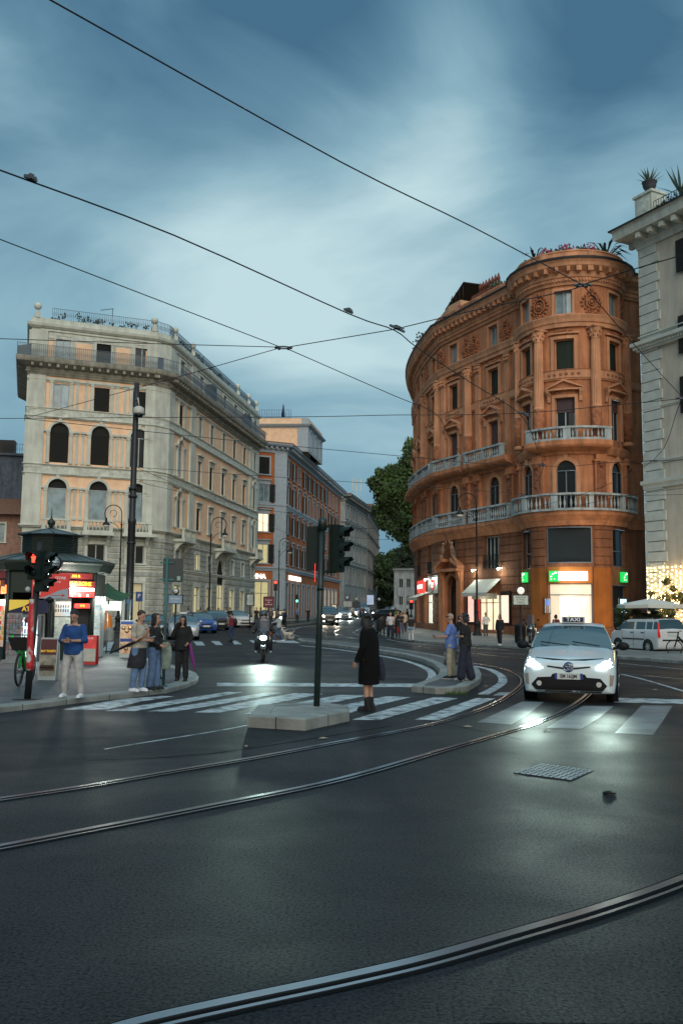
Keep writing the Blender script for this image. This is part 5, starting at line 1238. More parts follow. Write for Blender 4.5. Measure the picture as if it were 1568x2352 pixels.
# ================================================================== overhead wires (about 6 m above the tracks)
def d1(x, y): return ((1480 + x / 2.529) / 1.6327, (850 + y / 2.529) / 1.6327)
def wire(pts, label, z=6.0, r=.011, name='overhead_wire', zs=None):
    P = [at_z(x, y, (zs[i] if zs else z)) for i, (x, y) in enumerate(pts)]
    if len(P) > 3: P = catmull(P, 4)
    root = P[0].copy(); mb = MB(); mb.tube([p - root for p in P], r * .85, 5); o = mb.build(name, mat('wire_black', (.010, .011, .013), .6)); o.location = root
    return tag(o, label, 'wire', 'overhead wires')
W = [
 ([(-40, -84), (118, 0), (784, 372), (1086, 521), (1338, 654)], 'thick span wire running from the top left corner down to the clamp before the turret', 6.0, .0085),
 ([(1338, 654), (1450, 785), (1566, 912)], 'wire dropping steeply from the turret clamp to the clamp at the right edge', 6.0, .0085),
 ([(-60, 363), (0, 390), (400, 540), (800, 720), (905, 758), (960, 800), (1075, 875), (1163, 928), (1197, 955), (1219, 991), (1233, 1030), (1246, 1060), (1243, 1086), (1222, 1120), (1197, 1140), (1175, 1151), (1076, 1189), (962, 1212)], 'tram contact wire from the left edge that curls back below the orange palace balconies', 6.0, .011),
 ([(-60, 526), (0, 549), (320, 672), (642, 796)], 'wire from the left edge down to the central ring clamp', 6.0, .0085),
 ([(660, 801), (906, 909), (1000, 950), (1031, 1002), (1069, 1062), (1100, 1130)], 'wire from the ring clamp down across the left part of the orange palace', 6.0, .009),
 ([(-60, 776), (0, 777.5), (320, 788), (642, 797)], 'nearly level wire across the top of the cream palace to the ring clamp', 6.0, .008),
 ([(56, 961), (429, 860), (642, 799)], 'wire rising from the left anchor over the cream palace to the ring clamp', 6.0, .008),
 ([(660, 797), (906, 756)], 'short wire from the ring clamp to the crossing on the contact wire', 6.0, .009),
 ([(906, 756), (1086, 713), (1286, 671), (1338, 656)], 'wire from the contact wire crossing to the turret clamp', 6.0, .009),
 ([(1338, 653), (1450, 619), (1700, 548), (3200, 130)], 'wire from the turret clamp up to the right edge over the pale palace', 6.0, .009),
 ([(-60, 961), (0, 961), (300, 959), (700, 957), (906, 953), (1192, 949), (1560, 916), (2400, 840)], 'long level wire across the middle of the picture ending at the right clamp', 6.0, .009),
 ([(56, 961), (368, 994), (551, 1013), (796, 1036), (980, 1053), (1069, 1062), (1286, 1071), (1499, 1058), (2300, 1040)], 'long sagging wire just above the upper balcony of the orange palace', 6.0, .009),
 ([(312, 1073), (551, 1090), (852, 1110), (994, 1119), (1195, 1134), (1286, 1138), (1560, 1136), (2200, 1110)], 'long sagging wire at the height of the lower palace balcony', 6.0, .009),
 ([(317, 1075), (429, 1124), (674, 1232)], 'slanting wire from the tall pole down over the cream palace side', 6.0, .009),
 ([(317, 1105), (368, 1119), (602, 1170), (700, 1180)], 'lower slanting wire from the tall pole towards the orange town house', 6.0, .009),
 ([(1565, 915), (1499, 1058), (1342, 1133), (1164, 1184), (1050, 1225)], 'wire bending from the right clamp down to the palace balcony balustrade', 6.0, .009),
 ([(2200, 1040), (1500, 1130), (1380, 1150), (1200, 1190), (1076, 1215)], 'lowest wire sweeping from the right edge over the lower balcony', 6.0, .009),
 ([(860, 1192), (960, 1188), (1080, 1187)], 'short distant wire at the street mouth by the plane tree', 6.0, .014),
 ([(800, 1035 + 180), (880, 1212), (950, 1216)], 'low distant wire between the grey palace and the tree', 6.0, .014),
 ([(1040, 1225), (880, 1240), (760, 1230)], 'faint far wire over the street behind the middle signal', 6.0, .014)]
for pts, lab, z, r in W: wire(pts, lab, z, r)
def clamp(px, py, label, s=1.0, big=0):
    s *= .38 if not big else .7
    p = at_z(px, py, 6.0); mb = MB(); n = 10
    if big == 1: mb.tube([(.13 * s * math.cos(a * .628), .08 * s * math.sin(a * .628), 0) for a in range(10)], .018 * s, 6, True); [mb.ball((x, y, 0), .035 * s, 6, 5) for x, y in ((.16 * s, 0), (-.16 * s, 0), (.1 * s, .08 * s), (-.1 * s, .08 * s))]
    else: dw = at_z(800, 720, 6) - at_z(400, 540, 6); rw = math.atan2(dw.y, dw.x); mb.box((0, 0, .02), (.75 * s, .03, .03), rw); mb.box((0, 0, .035), (.25 * s, .06, .05), rw); mb.box((.2 * s * math.cos(rw), .2 * s * math.sin(rw), .04), (.3 * s, .02, .02), rw, 0, -.35)
    o = mb.build('wire_clamp', mat('clamp_metal', (.12, .13, .14), .5, metal=.4)); o.location = p; tag(o, label, 'clamp', 'clamps on the overhead wires')
clamp(651, 798, 'ring clamp in mid sky where several wires meet', 1.1, 1); clamp(1338, 654, 'ring clamp in front of the turret top storey', .9, 1); clamp(912, 757, 'grey wing-shaped crossing piece left of the orange palace roof', 1.4)
clamp(1203, 953, 'grey clamp on the contact wire before the upper pediments', 1.6); clamp(1246, 1070, 'grey clamp where the contact wire turns back', 1.6); clamp(1565, 914, 'clamp at the right edge before the pale palace', .9, 1); clamp(1499, 1058, 'small clamp on the quoins of the pale palace', .9, 1)
clamp(800, 717, 'small hooked clamp on the contact wire over the street', .7); clamp(70, 413, 'dark round clamp on the contact wire near the left edge', .5); clamp(1197, 1140, 'clamp at the foot of the curling contact wire', 1.6)
# ================================================================== street furniture
def ornate_lamp(px, Y, ytop, label, flip=1, lit=False, H=None, thick=1.0):
    p = at_y(px, 1400, Y); base = Vector((p.x, Y, gz(Y) + .12)); top = at_y(px, ytop, Y).z; H = top - base.z
    root = thing('street_lamp', label, 'street lamp', base, 0, 'ornate hook-armed street lamps')
    mb = MB(); mb.lathe([(.34, 0), (.34, .1), (.26, .25), (.2, .3), (.2, .75), (.26, .85), (.16, 1.0), (.12, 1.1), (.09, 1.5), (.12, 1.62), (.075, 1.75), (.06, H * .55), (.09, H * .56), (.055, H * .57), (.05, H - 1.5), (.09, H - 1.45), (.04, H - 1.3)], 12); mb.build('post', M_black, root)
    mb = MB(); r = .62; cx = flip * r
    mb.tube([(0, 0, H - 1.4)] + [(cx - flip * r * math.cos(a), 0, H - r + r * math.sin(a)) for a in [k * math.pi / 10 for k in range(0, 11)]] + [(cx + flip * r * .9, 0, H - r - .35)], .035, 6)
    mb.tube([(0, 0, H - 2.0), (flip * .35, 0, H - 1.45), (flip * .8, 0, H - 1.25), (flip * 1.1, 0, H - 1.5)], .022, 5)
    mb.tube([(cx + flip * .25 * math.cos(a), 0, H - r + .25 * math.sin(a)) for a in [k * .6 for k in range(9)]], .02, 5); mb.build('arm', M_black, root)
    mb = MB(); x = flip * 1.12; mb.lathe([(.04, .35), (.07, .3), (.1, .05), (.26, -.12), (.27, -.2)][::-1], 12, (x, 0, H - r - .65)); s_ = mb.build('lamp_shade', M_black, root)
    mb = MB(); mb.lathe([(.2, -.2), (.25, -.19), (.2, -.34), (.0, -.4)][::-1], 12, (x, 0, H - r - .65)); mb.build('globe', mat('milk_glass', (.6, .62, .55), .3), s_)
    return root
ornate_lamp(272, 66, 1160, 'street lamp with curled arm just left of the tall black pole', -1)
ornate_lamp(480, 74, 1188, 'street lamp with curled arm before the side of the cream palace')
ornate_lamp(639, 97, 1236, 'street lamp with curled arm before the orange town house')
ornate_lamp(1095, 61.5, 1133, 'street lamp with curled arm and white globe before the orange palace', -1)
ornate_lamp(920, 150, 1212, 'distant dark street lamp under the plane tree', -1)
# tall black catenary pole
Y = 35; p = at_y(296, 1400, Y); root = thing('catenary_pole', 'very tall thick black pole before the cream palace carrying a small white lamp', 'pole', (p.x, Y, .0)); H = at_y(309, 880, Y).z
mb = MB(); mb.lathe([(.2, 0), (.17, .1), (.15, 2), (.145, 5), (.16, 5.02), (.16, 5.15), (.125, 5.2), (.105, H - 1), (.1, H), (.0, H + .02)], 16)
for z in (4.2, 6.0, 6.3): mb.lathe([(.17, 0), (.17, .1)], 12, (0, 0, z))
mb.build('shaft', mat('pole_black', (.016, .017, .018), .5, var=.3, vscale=3, bump=.2), root)
zl = at_y(316, 952, Y).z; mb = MB(); mb.tube([(0, -.1, zl + .55), (.12, -.25, zl + .6), (.18, -.3, zl + .3)], .025, 6); mb.lathe([(.2, 0), (.22, .05), (.2, .25), (.06, .32)], 14, (.18, -.3, zl - .05)); fl = mb.build('floodlight', mat('lamp_housing', (.5, .5, .46), .5), root)
mb = MB(); mb.lathe([(.0, -.14), (.16, -.08), (.2, 0)], 12, (.18, -.3, zl - .06)); mb.build('lens', M_glass, fl)
mb = MB(); mb.lathe([(.153, 0), (.153, .5)], 14, (0, 0, 1.6)); mb.build('sticker', mat('blue_graffiti', (.03, .06, .1), .6, var=.9, vscale=9), root)
# turquoise pole with the back of an information board
p = G(375, 1577, .1); root = thing('information_sign', 'turquoise pole holding a dark sign board seen from behind', 'sign', p); H = at_y(374, 1279, p.y).z - p.z
M_turq = mat('faded_turquoise_paint', (.03, .13, .12), .5, var=.4, vscale=5); mb = MB(); mb.cyl((0, 0, 0), (0, 0, H), .032, n=10); mb.cyl((0, 0, 0), (0, 0, .02), .09); mb.build('pole', mat('pole_grey_green', (.05, .09, .09), .5, col2=(.03, .15, .15), vscale=1.2), root)
mb = MB(); mb.box((.12, .06, H - .28), (.42, .04, .5), .15, 0, .0); bd = mb.build('board', mat('board_back', (.018, .03, .034), .5), root)
mb = MB(); mb.box((.0, .02, H - .12), (.3, .03, .03)); mb.box((.0, .02, H - .48), (.3, .03, .04)); mb.build('bracket', M_turq, bd); mb = MB(); mb.box((.25, .02, H - .45), (.07, .01, .09), .15); mb.build('sticker', mat('pale_sticker', (.25, .4, .36), .6), bd)
# traffic signals
def signal_head(root, loc, rz, lit=None, n=3, s=1.0, ped=False, board=False):
    M = Matrix.Translation(loc) @ Matrix.Rotation(rz, 4, 'Z'); h = .25 * s
    mb = MB(); mb.M = M; mb.box((0, 0, 0), (.25 * s, .17 * s, h * n + .04)); 
    for k in range(n): mb.box((0, -.09 * s, (n / 2 - k - .5) * h), (.23 * s, .02, h * .92))
    hd = mb.build('signal_head', M_green, root)
    for k in range(n):
        z = (n / 2 - k - .5) * h; mb = MB(); mb.M = M; mb.lathe([(.0, .005), (.09 * s, .0)], 14, (0, -.105 * s, z), (0, -1, 0))
        if ped and lit == k:
            mb = MB(); mb.M = M; mb.box((0, -.11 * s, z - .02), (.05, .01, .11)); mb.ball((0, -.112 * s, z + .06), (.022, .008, .022), 8, 5); mb.box((.028, -.11 * s, z), (.015, .01, .07), 0, 0, .3); mb.box((-.028, -.11 * s, z), (.015, .01, .07), 0, 0, -.3)
        mb.build('lens', (M_red_sig if k == 0 or ped else (M_green_sig if k == 2 else M_red_sig)) if lit == k else mat('dark_lens', (.012, .02, .02), .15), hd)
        mb = MB(); mb.M = M; vs = []; nn = 12
        for i in range(nn + 1):
            a = math.pi * (-.12 + 1.24 * i / nn); x, zz = .105 * s * math.cos(a), .105 * s * math.sin(a)
            for d, q in ((-.1, 1), (-.28 if a > .3 and a < 2.84 else -.2, 1)): vs.append((x, d * s, z + zz))
        fs = [(2 * i, 2 * i + 1, 2 * i + 3, 2 * i + 2) for i in range(nn)]; mb.add(vs, fs, True); mb.add([(x * 1.06, y, z + (zz - z) * 1.06) for x, y, zz in vs], [f[::-1] for f in fs], True)
        mb.build('visor', M_green, hd)
    return hd
p = G(727, 1622, .17); root = thing('traffic_light', 'dark green traffic light on a pole standing on the stone block in the middle', 'traffic light', p, 0, None); H = at_y(735, 1187, p.y).z - p.z
mb = MB(); mb.cyl((0, 0, 0), (.055, 0, H - .18), .052, n=14); mb.lathe([(.075, 0), (.075, .15), (.06, .2), (.0, .21)], 14, (.057, 0, H - .22)); mb.lathe([(.06, 0), (.06, .08)], 12, (.035, 0, 1.85)); mb.build('pole', mat('green_pole_paint', (.014, .026, .024), .4, var=.3, vscale=6), root)
zc = H - .52; signal_head(root, (.29, .04, zc), R_(62), None, s=.98); signal_head(root, (-.09, .13, zc - .0), R_(-175), 2, s=.92).scale = (1, 1, 1)
mb = MB(); mb.box((.15, 0, H - .16), (.3, .05, .04)); mb.box((.15, 0, H - .9), (.3, .05, .04)); mb.build('bracket', M_green, root)
mb = MB(); mb.box((.215, .03, zc), (.03, .5 * .6, .78), R_(-14)); mb.build('back_board', M_green, root)
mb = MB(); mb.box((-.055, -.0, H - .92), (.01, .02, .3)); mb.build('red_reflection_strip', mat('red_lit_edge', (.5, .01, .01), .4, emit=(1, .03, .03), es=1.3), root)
p = G(63, 1606, .10); root = thing('traffic_light', 'black traffic light with red pedestrian figure and red-taped pole by the kiosk', 'traffic light', p); H = at_y(80, 1245, p.y).z - p.z
mb = MB(); mb.cyl((0, 0, 0), (.07, 0, H - .8), .06, n=14); mb.box((0, 0, .005), (.42, .3, .01)); mb.cyl((.07, 0, H - .8), (.09, 0, H), .04); mb.build('pole', mat('dark_pole_paint', (.013, .014, .015), .45), root)
signal_head(root, (.08, -.1, H - .42), R_(-12), 0, 2, .95, ped=True); signal_head(root, (.15, .02, H - .52), R_(80), None, 3, .92); signal_head(root, (.16, .16, H - .4), R_(-5), 0, 2, .8)
mb = MB(); mb.lathe([(.068, .5), (.072, .6), (.069, .8), (.075, 1.2), (.07, 1.75)], 12, (.02, 0, 0)); tp = mb.build('red_tape', mat('red_white_tape', (.42, .02, .03), .4, col2=(.5, .5, .5), vscale=7, bump=.4, bscale=20), root)
_r = [n for n in MATS['red_white_tape'].node_tree.nodes if n.type == 'VALTORGB'][0]; _r.color_ramp.elements[0].color = (.45, .02, .025, 1); _r.color_ramp.elements[0].position = .52; _r.color_ramp.elements[1].position = .6
mb = MB(); mb.ball((-.05, -.1, H - .85), .05, 8, 6); mb.build('sticker_knob', M_wframe, root)
def small_signal(px, py, Y, label, colr, rz=0):
    p = at_y(px, py, Y); zg = gz(Y) + .1; root = thing('traffic_light', label, 'traffic light', (p.x, Y, zg), 0, 'distant traffic lights'); h = p.z - zg
    mb = MB(); mb.cyl((0, .12, 0), (0, .12, h + .5), .06, n=8); mb.build('pole', M_black, root); mb = MB(); mb.box((0, 0, h), (.36, .2, 1.0)); hd = mb.build('signal_head', M_black, root)
    mb = MB(); mb.ball((0, -.12, h - (.3 if colr == 'g' else -.3)), (.14, .05, .14), 10, 6); mb.build('lens', M_green_sig if colr == 'g' else M_red_sig, hd)
small_signal(682, 1375, 112, 'small green traffic light at the foot of the orange town house', 'g'); small_signal(846, 1372, 150, 'green traffic light far down the street beside a blue poster', 'g')
small_signal(944, 1388, 88, 'red traffic light at the left edge of the orange palace', 'r'); small_signal(922, 1383, 170, 'tiny red traffic light deep in the street', 'r'); small_signal(633, 1345, 88, 'dark traffic light near the pavement corner by the red poster', 'r')
# clocks on posts with boards
def clock_sign(px, yc, rpx, Y, board, label, group=None, bcol=(.3, .36, .4), lines=(), ybase=None, face=(.75, .78, .75), emit=None):
    sc = FPX / Y; c = at_y(px, yc, Y); zg = gz(Y) + .1; root = thing('post_clock', label, 'clock', (c.x, Y, zg), 0, group); h = c.z - zg; r = rpx / sc
    mb = MB(); mb.lathe([(.12, 0), (.12, .4), (.05, .5), (.04, h - r)], 10); mb.build('post', M_black, root)
    mb = MB(); mb.lathe([(r, 0), (r * 1.08, .04), (r * 1.08, .22), (r, .26)], 24, (0, .13, h), (0, -1, 0)); cs = mb.build('clock_case', M_black, root)
    mb = MB(); mb.lathe([(0, .01), (r * .92, 0)], 24, (0, -.135, h), (0, -1, 0)); mb.build('dial', mat('clock_dial' + ('_lit' if emit else ''), face, .5, emit=emit, es=.9 if emit else 1), cs)
    mb = MB()
    for k in range(12): a = k * math.pi / 6; mb.box((r * .78 * math.sin(a), -.15, h + r * .78 * math.cos(a)), (r * .05, .008, r * .14), 0, 0, a)
    mb.box((r * .0, -.155, h + r * .05), (r * .07, .008, r * .7), 0, 0, 1.75); mb.box((r * .1, -.155, h + r * .0), (r * .09, .008, r * .5), 0, 0, -1.4); mb.build('hands', M_black, cs)
    if board:
        x0, x1, y0, y1 = board; a = at_y(x0, y1, Y); b = at_y(x1, y0, Y); cx = (a.x + b.x) / 2 - c.x; cz = (a.z + b.z) / 2 - zg; w, hh = b.x - a.x, b.z - a.z
        mb = MB(); mb.box((cx, 0, cz), (w + .08, .2, hh + .08)); bd = mb.build('board', M_black, root); mb = MB(); mb.box((cx, -.11, cz), (w, .01, hh)); mb.build('board_face', mat('board_' + '%d' % (bcol[0] * 100 + bcol[2] * 1000), bcol, .5, var=.1), bd)
        for i, (s_, sz, m) in enumerate(lines): text(s_, hh * sz[0], Matrix.Translation((cx, -.12, cz + hh * sz[1])), m, bd, 'lettering', .002)
    return root
M_ink = mat('black_ink', (.02, .02, .02), .6); M_inkw = mat('white_ink', (.8, .8, .8), .6); M_inkr = mat('red_ink', (.5, .03, .03), .6)
clock_sign(1194.5, 1357, 9, 47.5, (1178, 1211, 1368.5, 1389), 'round clock on a post above the white restaurant board by the bank', None, (.55, .60, .52), [('Ristorante', (.26, .33), M_ink), ('S. Anna', (.28, .06), M_ink), ('Pizzeria', (.24, -.22), M_ink), ('Cucina Classica Italiana', (.12, -.42), M_ink)], emit=(1, .9, .75))
clock_sign(404, 1359, 7, 52, (388, 419, 1368, 1386), 'small clock on a post above a blue-white board before the cream palace', None, (.22, .32, .42), [('Biciclario', (.3, .1), M_inkw), ('Roma', (.2, -.25), M_inkw)])
clock_sign(797, 1374, 5, 118, (788, 808, 1381, 1394), 'distant clock over a white board in the left of the street', 'distant post clocks', (.5, .52, .48)); clock_sign(870, 1377, 4, 140, None, 'tiny far blue clock near the poster board', 'distant post clocks'); clock_sign(962 - 92, 1380, 3, 160, None, 'tiny farthest clock in the street', 'distant post clocks')
clock_sign(818, 1377, 4.5, 125, (808, 826, 1383, 1395), 'distant clock over a dark board in the street', 'distant post clocks', (.05, .06, .06))
def poster(px0, px1, py0, py1, Y, label, m, name='poster_board', post=True, trim=M_black):
    a = at_y(px0, py1, Y); b = at_y(px1, py0, Y); zg = gz(Y) + .1; root = thing(name, label, 'sign', ((a.x + b.x) / 2, Y, zg)); w, h = b.x - a.x, b.z - a.z; cz = (a.z + b.z) / 2 - zg
    mb = MB(); mb.box((0, 0, cz), (w + .14, .14, h + .14)); 
    if post: mb.cyl((0, 0, 0), (0, 0, cz - h / 2), .05, n=8)
    fr = mb.build('frame', trim, root); mb = MB(); mb.box((0, -.08, cz), (w, .02, h)); mb.build('poster', m, root); return root, w, h, cz
poster(842, 858, 1367, 1389, 140, 'distant lit poster with a blue and orange picture', mat('blue_orange_poster', (.3, .35, .5), .5, emit=(.45, .55, .7), es=.5, var=.6, vscale=1.2))
root, w, h, cz = poster(606, 628, 1372, 1394, 92, 'dark red theatre poster board at the corner of the cream palace', mat('dark_red_poster', (.16, .015, .03), .5))
for k, s_ in enumerate(('Scuderie', 'del', 'Quirinale')): text(s_, .2, Matrix.Translation((.0, -.1, cz + .2 - k * .22)), M_inkw, root)
root, w, h, cz = poster(567, 582, 1366, 1390, 70, 'white poster panel with rounded dark top before the cream palace entrance', mat('pale_poster', (.35, .4, .38), .5, var=.3, vscale=3))
mb = MB(); mb.lathe([(w / 2 + .05, 0), (w / 2 + .05, .1)], 16, (0, .05, cz + h / 2), (0, -1, 0), 0, math.pi); mb.build('arched_top', M_green, root)
p = at_y(520.5, 1400, 52); 
root = thing('parking_sign', 'small blue parking sign on a thin post before the yellow-lit window', 'sign', (at_y(319, 1400, 48).x, 48, 0)); zt = at_y(319, 1375, 48).z
mb = MB(); mb.cyl((0, 0, 0), (0, 0, zt + .3), .025, n=6); mb.build('post', mat('rust_red_post', (.2, .05, .03), .6), root); mb = MB(); mb.box((0, -.04, zt + .1), (.36, .02, .5)); pl_ = mb.build('plate', mat('parking_blue', (.01, .05, .18), .5), root); text('P', .32, Matrix.Translation((0, -.06, zt + .12)), M_inkw, pl_)
# stone bollard, black bollard, bin
p = G(250, 1474, .1); mb = MB(); mb.lathe([(.24, 0), (.26, .1), (.26, .45), (.22, .6), (.12, .7), (0, .72)], 16); o = mb.build('stone_bollard', M_stone); o.location = p; tag(o, 'round-topped stone bollard behind the kiosk pavement', 'bollard')
p = G(363, 1559, .1); root = thing('bollard', 'black iron bollard behind the two friends by the turquoise pole', 'bollard', p); mb = MB(); mb.lathe([(.09, 0), (.09, .04), (.07, .08), (.065, .62)], 12); mb.build('shaft', M_black, root); mb = MB(); mb.lathe([(.075, .62), (.08, .66), (.05, .72), (0, .73)], 12); mb.build('cap', M_black, root)
p = G(1194, 1479, .12); root = thing('litter_bin', 'dark ribbed cast-iron litter bin on the pavement before the bank', 'litter bin', p); mb = MB(); mb.lathe([(.25, 0), (.27, .1), (.26, .85), (.3, .9)], 20)
for k in range(18): a = k * math.pi / 9; mb.box((.265 * math.cos(a), .265 * math.sin(a), .48), (.04, .02, .7), a)
mb.build('body', M_black, root); mb = MB(); mb.lathe([(.31, .9), (.33, .95), (.22, 1.05), (.05, 1.12), (0, 1.13)], 20); mb.build('lid', M_black, root)
# railings by the tram stop
def rail_fence(pts, label):
    P = [G(x, y, .12) for x, y in pts]; root = thing('pedestrian_railing', label, 'railing', P[0], 0, 'railings along the right pavement'); h = 1.0; up = Vector((0, 0, 1)); b0 = P[0]
    mb = MB(); mx = MB()
    for a, b in zip(P[:-1], P[1:]):
        a = a - b0; b = b - b0; n = max(1, round((b - a).length / 1.15))
        for k in range(n + 1): q = a.lerp(b, k / n); mb.cyl(q, q + up * (h + .05), .035, n=6)
        mb.cyl(a + up * h, b + up * h, .028, n=6); mb.cyl(a + up * .18, b + up * .18, .02, n=6)
        for k in range(n):
            q, r = a.lerp(b, k / n), a.lerp(b, (k + 1) / n); m_ = q.lerp(r, .5)
            for s0, s1 in ((q + up * .18, r + up * h), (r + up * .18, q + up * h), (q + up * .6, m_ + up * h), (m_ + up * h, r + up * .6)): mx.cyl(s0, s1, .014, n=5)
    mb.build('posts_and_rails', M_black, root); mx.build('lattice', M_black, root)
rail_fence([(917, 1466), (890, 1462), (866, 1457)], 'near black lattice railing at the corner of the right pavement')
rail_fence([(866, 1457), (880, 1443), (905, 1430)], 'far black lattice railing running back towards the plane tree')
# café umbrella, planters, lit tree at the right
p = at_y(1494, 1400, 47); root = thing('cafe_parasol', 'large square cream cafe parasol with drooping edges before the fairy lights', 'parasol', (p.x, 47, .12)); zt = at_y(1493, 1374, 47).z - .12; ze = at_y(1493, 1391, 47).z - .12
mb = MB(); R2 = 1.5; n = 8; ring = [(R2 * 1.1 * math.cos(k * math.pi / 4 + .39), R2 * 1.1 * math.sin(k * math.pi / 4 + .39), ze + .03 * (k % 2)) for k in range(8)]
mb.add([(0, 0, zt)] + ring + [(x * .99, y * .99, z - .16) for x, y, z in ring], [(0, 1 + k, 1 + (k + 1) % 8) for k in range(8)] + [(1 + k, 9 + k, 9 + (k + 1) % 8, 1 + (k + 1) % 8) for k in range(8)], False); mb.build('canopy', mat('cream_canvas', (.62, .62, .55), .8), root)
mb = MB(); mb.cyl((0, 0, 0), (0, 0, zt + .1), .03); mb.lathe([(.25, 0), (.25, .08), (.05, .1)], 12); mb.build('pole', M_black, root)
mb = MB()
for x, y, z in ring: mb.cyl((0, 0, ze - .25), (x, y, z), .012, n=4); mb.cyl((0, 0, zt - .05), (x, y, z - .02), .012, n=4)
mb.build('ribs', M_wframe, root)
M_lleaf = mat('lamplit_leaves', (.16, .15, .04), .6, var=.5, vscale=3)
def bush(px, py, Y, R, n, label, m, name='potted_shrub', pot=True, s=.13, lights=0):
    c = at_y(px, py, Y); root = thing(name, label, 'plant', (c.x, Y, .12), 0, 'plants by the cafe terrace'); h = c.z - .12; mb = MB()
    for k in range(n // 60):
        q = Vector((rnd.gauss(0, .5), rnd.gauss(0, .5), rnd.gauss(0, .5))); leafclump(mb, (q.x * R[0], q.y * R[1], h + q.z * R[2]), (.25, .25, .25), 60, s, rnd)
    mb.build('foliage', m, root); mb = MB(); mb.lathe([(.16, 0), (.22, .4), (.24, .42)], 12); mb.cyl((0, 0, .3), (0, 0, h), .03, n=6); mb.build('pot_and_stem', mat('grey_pot', (.12, .12, .12), .8), root)
    if lights:
        mb = MB()
        for k in range(lights): mb.ball((rnd.gauss(0, .45) * R[0], rnd.gauss(0, .45) * R[1] - .1, h + rnd.gauss(0, .5) * R[2]), .022, 5, 4)
        mb.build('string_lights', MATS['fairy_bulb'], root)
bush(1548, 1400, 49.5, (1.1, .8, 2.2), 2400, 'tall tree-like shrub wrapped in warm lights at the right edge', M_lleaf, 'lit_shrub', s=.17, lights=90)
bush(1520, 1395, 50, (.5, .5, 1.2), 900, 'slimmer lit shrub left of the tall one at the right edge', M_lleaf, 'lit_shrub', s=.15, lights=30)
bush(1501, 1412, 48.5, (.35, .3, .5), 500, 'dark round topiary under the parasol', M_leafd); bush(1430, 1396, 49, (.3, .3, .35), 360, 'small bright hanging plant by the lit blue poster', M_leafl); bush(1437, 1423, 49, (.7, .4, .3), 600, 'low green hedge behind the blonde woman', M_leafm); bush(1475, 1415, 48.5, (.5, .4, .25), 300, 'low dark plants in the middle of the cafe edge', M_leafd)
poster(1423.5, 1437, 1376.5, 1408, 52, 'lit blue-white poster stand left of the cafe parasol', mat('blue_lit_poster', (.5, .7, .9), .5, emit=(.55, .85, 1.0), es=1.2, var=.4, vscale=3), 'poster_stand', False)
root, w, h, cz = poster(1252 - 1.5, 1265 - 2, 1375, 1408, 59.2, 'small cash machine with blue screen in the orange wall left of the bank door', M_steel, 'cash_machine', False); mb = MB(); mb.box((0, -.11, cz + .2), (w * .7, .02, h * .4)); mb.build('screen', mat('blue_screen', (.05, .1, .3), .3, emit=(.1, .2, .6), es=.8), root)
# ================================================================== vehicles (local +y is forward)
def lerp_tab(tab, y):
    """tab rows (y, a, b, ...) in falling y; smooth interpolation"""
    if y >= tab[0][0]: return tab[0][1:]
    if y <= tab[-1][0]: return tab[-1][1:]
    for i in range(len(tab) - 1):
        if tab[i][0] >= y >= tab[i + 1][0]:
            t = (tab[i][0] - y) / (tab[i][0] - tab[i + 1][0]); n = len(tab)
            p0, p1, p2, p3 = tab[max(0, i - 1)], tab[i], tab[i + 1], tab[min(n - 1, i + 2)]; o = []
            for k in range(1, len(tab[0])):
                h1 = p2[0] - p1[0]; m1 = (p2[k] - p0[k]) / (p2[0] - p0[0]) * h1 if p2[0] != p0[0] else 0; m2 = (p3[k] - p1[k]) / (p3[0] - p1[0]) * h1 if p3[0] != p1[0] else 0
                o.append((2 * t ** 3 - 3 * t * t + 1) * p1[k] + (t ** 3 - 2 * t * t + t) * m1 + (-2 * t ** 3 + 3 * t * t) * p2[k] + (t ** 3 - t * t) * m2)
            return o
def paint_mat(name, c, metal=0.0): return mat(name, c, .28, metal=metal, coat=.8)
M_chrome = mat('chrome', (.5, .52, .54), .15, metal=1.0); M_plast = mat('black_plastic', (.006, .006, .007), .6, spec=.25); M_winglass = mat('car_glass', (.025, .055, .068), .04, spec=1.0)
M_rim = mat('alloy_rim', (.30, .31, .32), .35, metal=.7); M_platew = mat('number_plate_white', (.5, .53, .52), .5); M_plateb = mat('plate_blue', (.01, .03, .2), .5)
def add_wheel(root, x, y, r, w=.2, rimm=None, detail=True):
    sg = 1 if x > 0 else -1; mb = MB(); c = (x - sg * w / 2, y, r)
    mb.lathe([(r * .62, -w / 2), (r * .95, -w / 2), (r, -w * .35), (r, w * .35), (r * .95, w / 2), (r * .62, w / 2)], 22, c, (1, 0, 0)); wh = mb.build('wheel', M_rubber, root)
    mb = MB(); mb.lathe([(r * .64, 0), (r * .6, .0), (r * .58, -.02), (0, -.04)], 20, (x - sg * .005, y, r), (sg, 0, 0))
    for k in range(7 if detail else 5):
        a = 2 * math.pi * k / (7 if detail else 5); mb.box((x - sg * .012, y + r * .33 * math.cos(a), r + r * .33 * math.sin(a)), (.03, r * .5, .055), 0, a)
    mb.lathe([(.05, 0), (.04, .02), (0, .02)], 8, (x - sg * .0, y, r), (sg, 0, 0)); mb.build('rim', rimm or M_rim, wh)
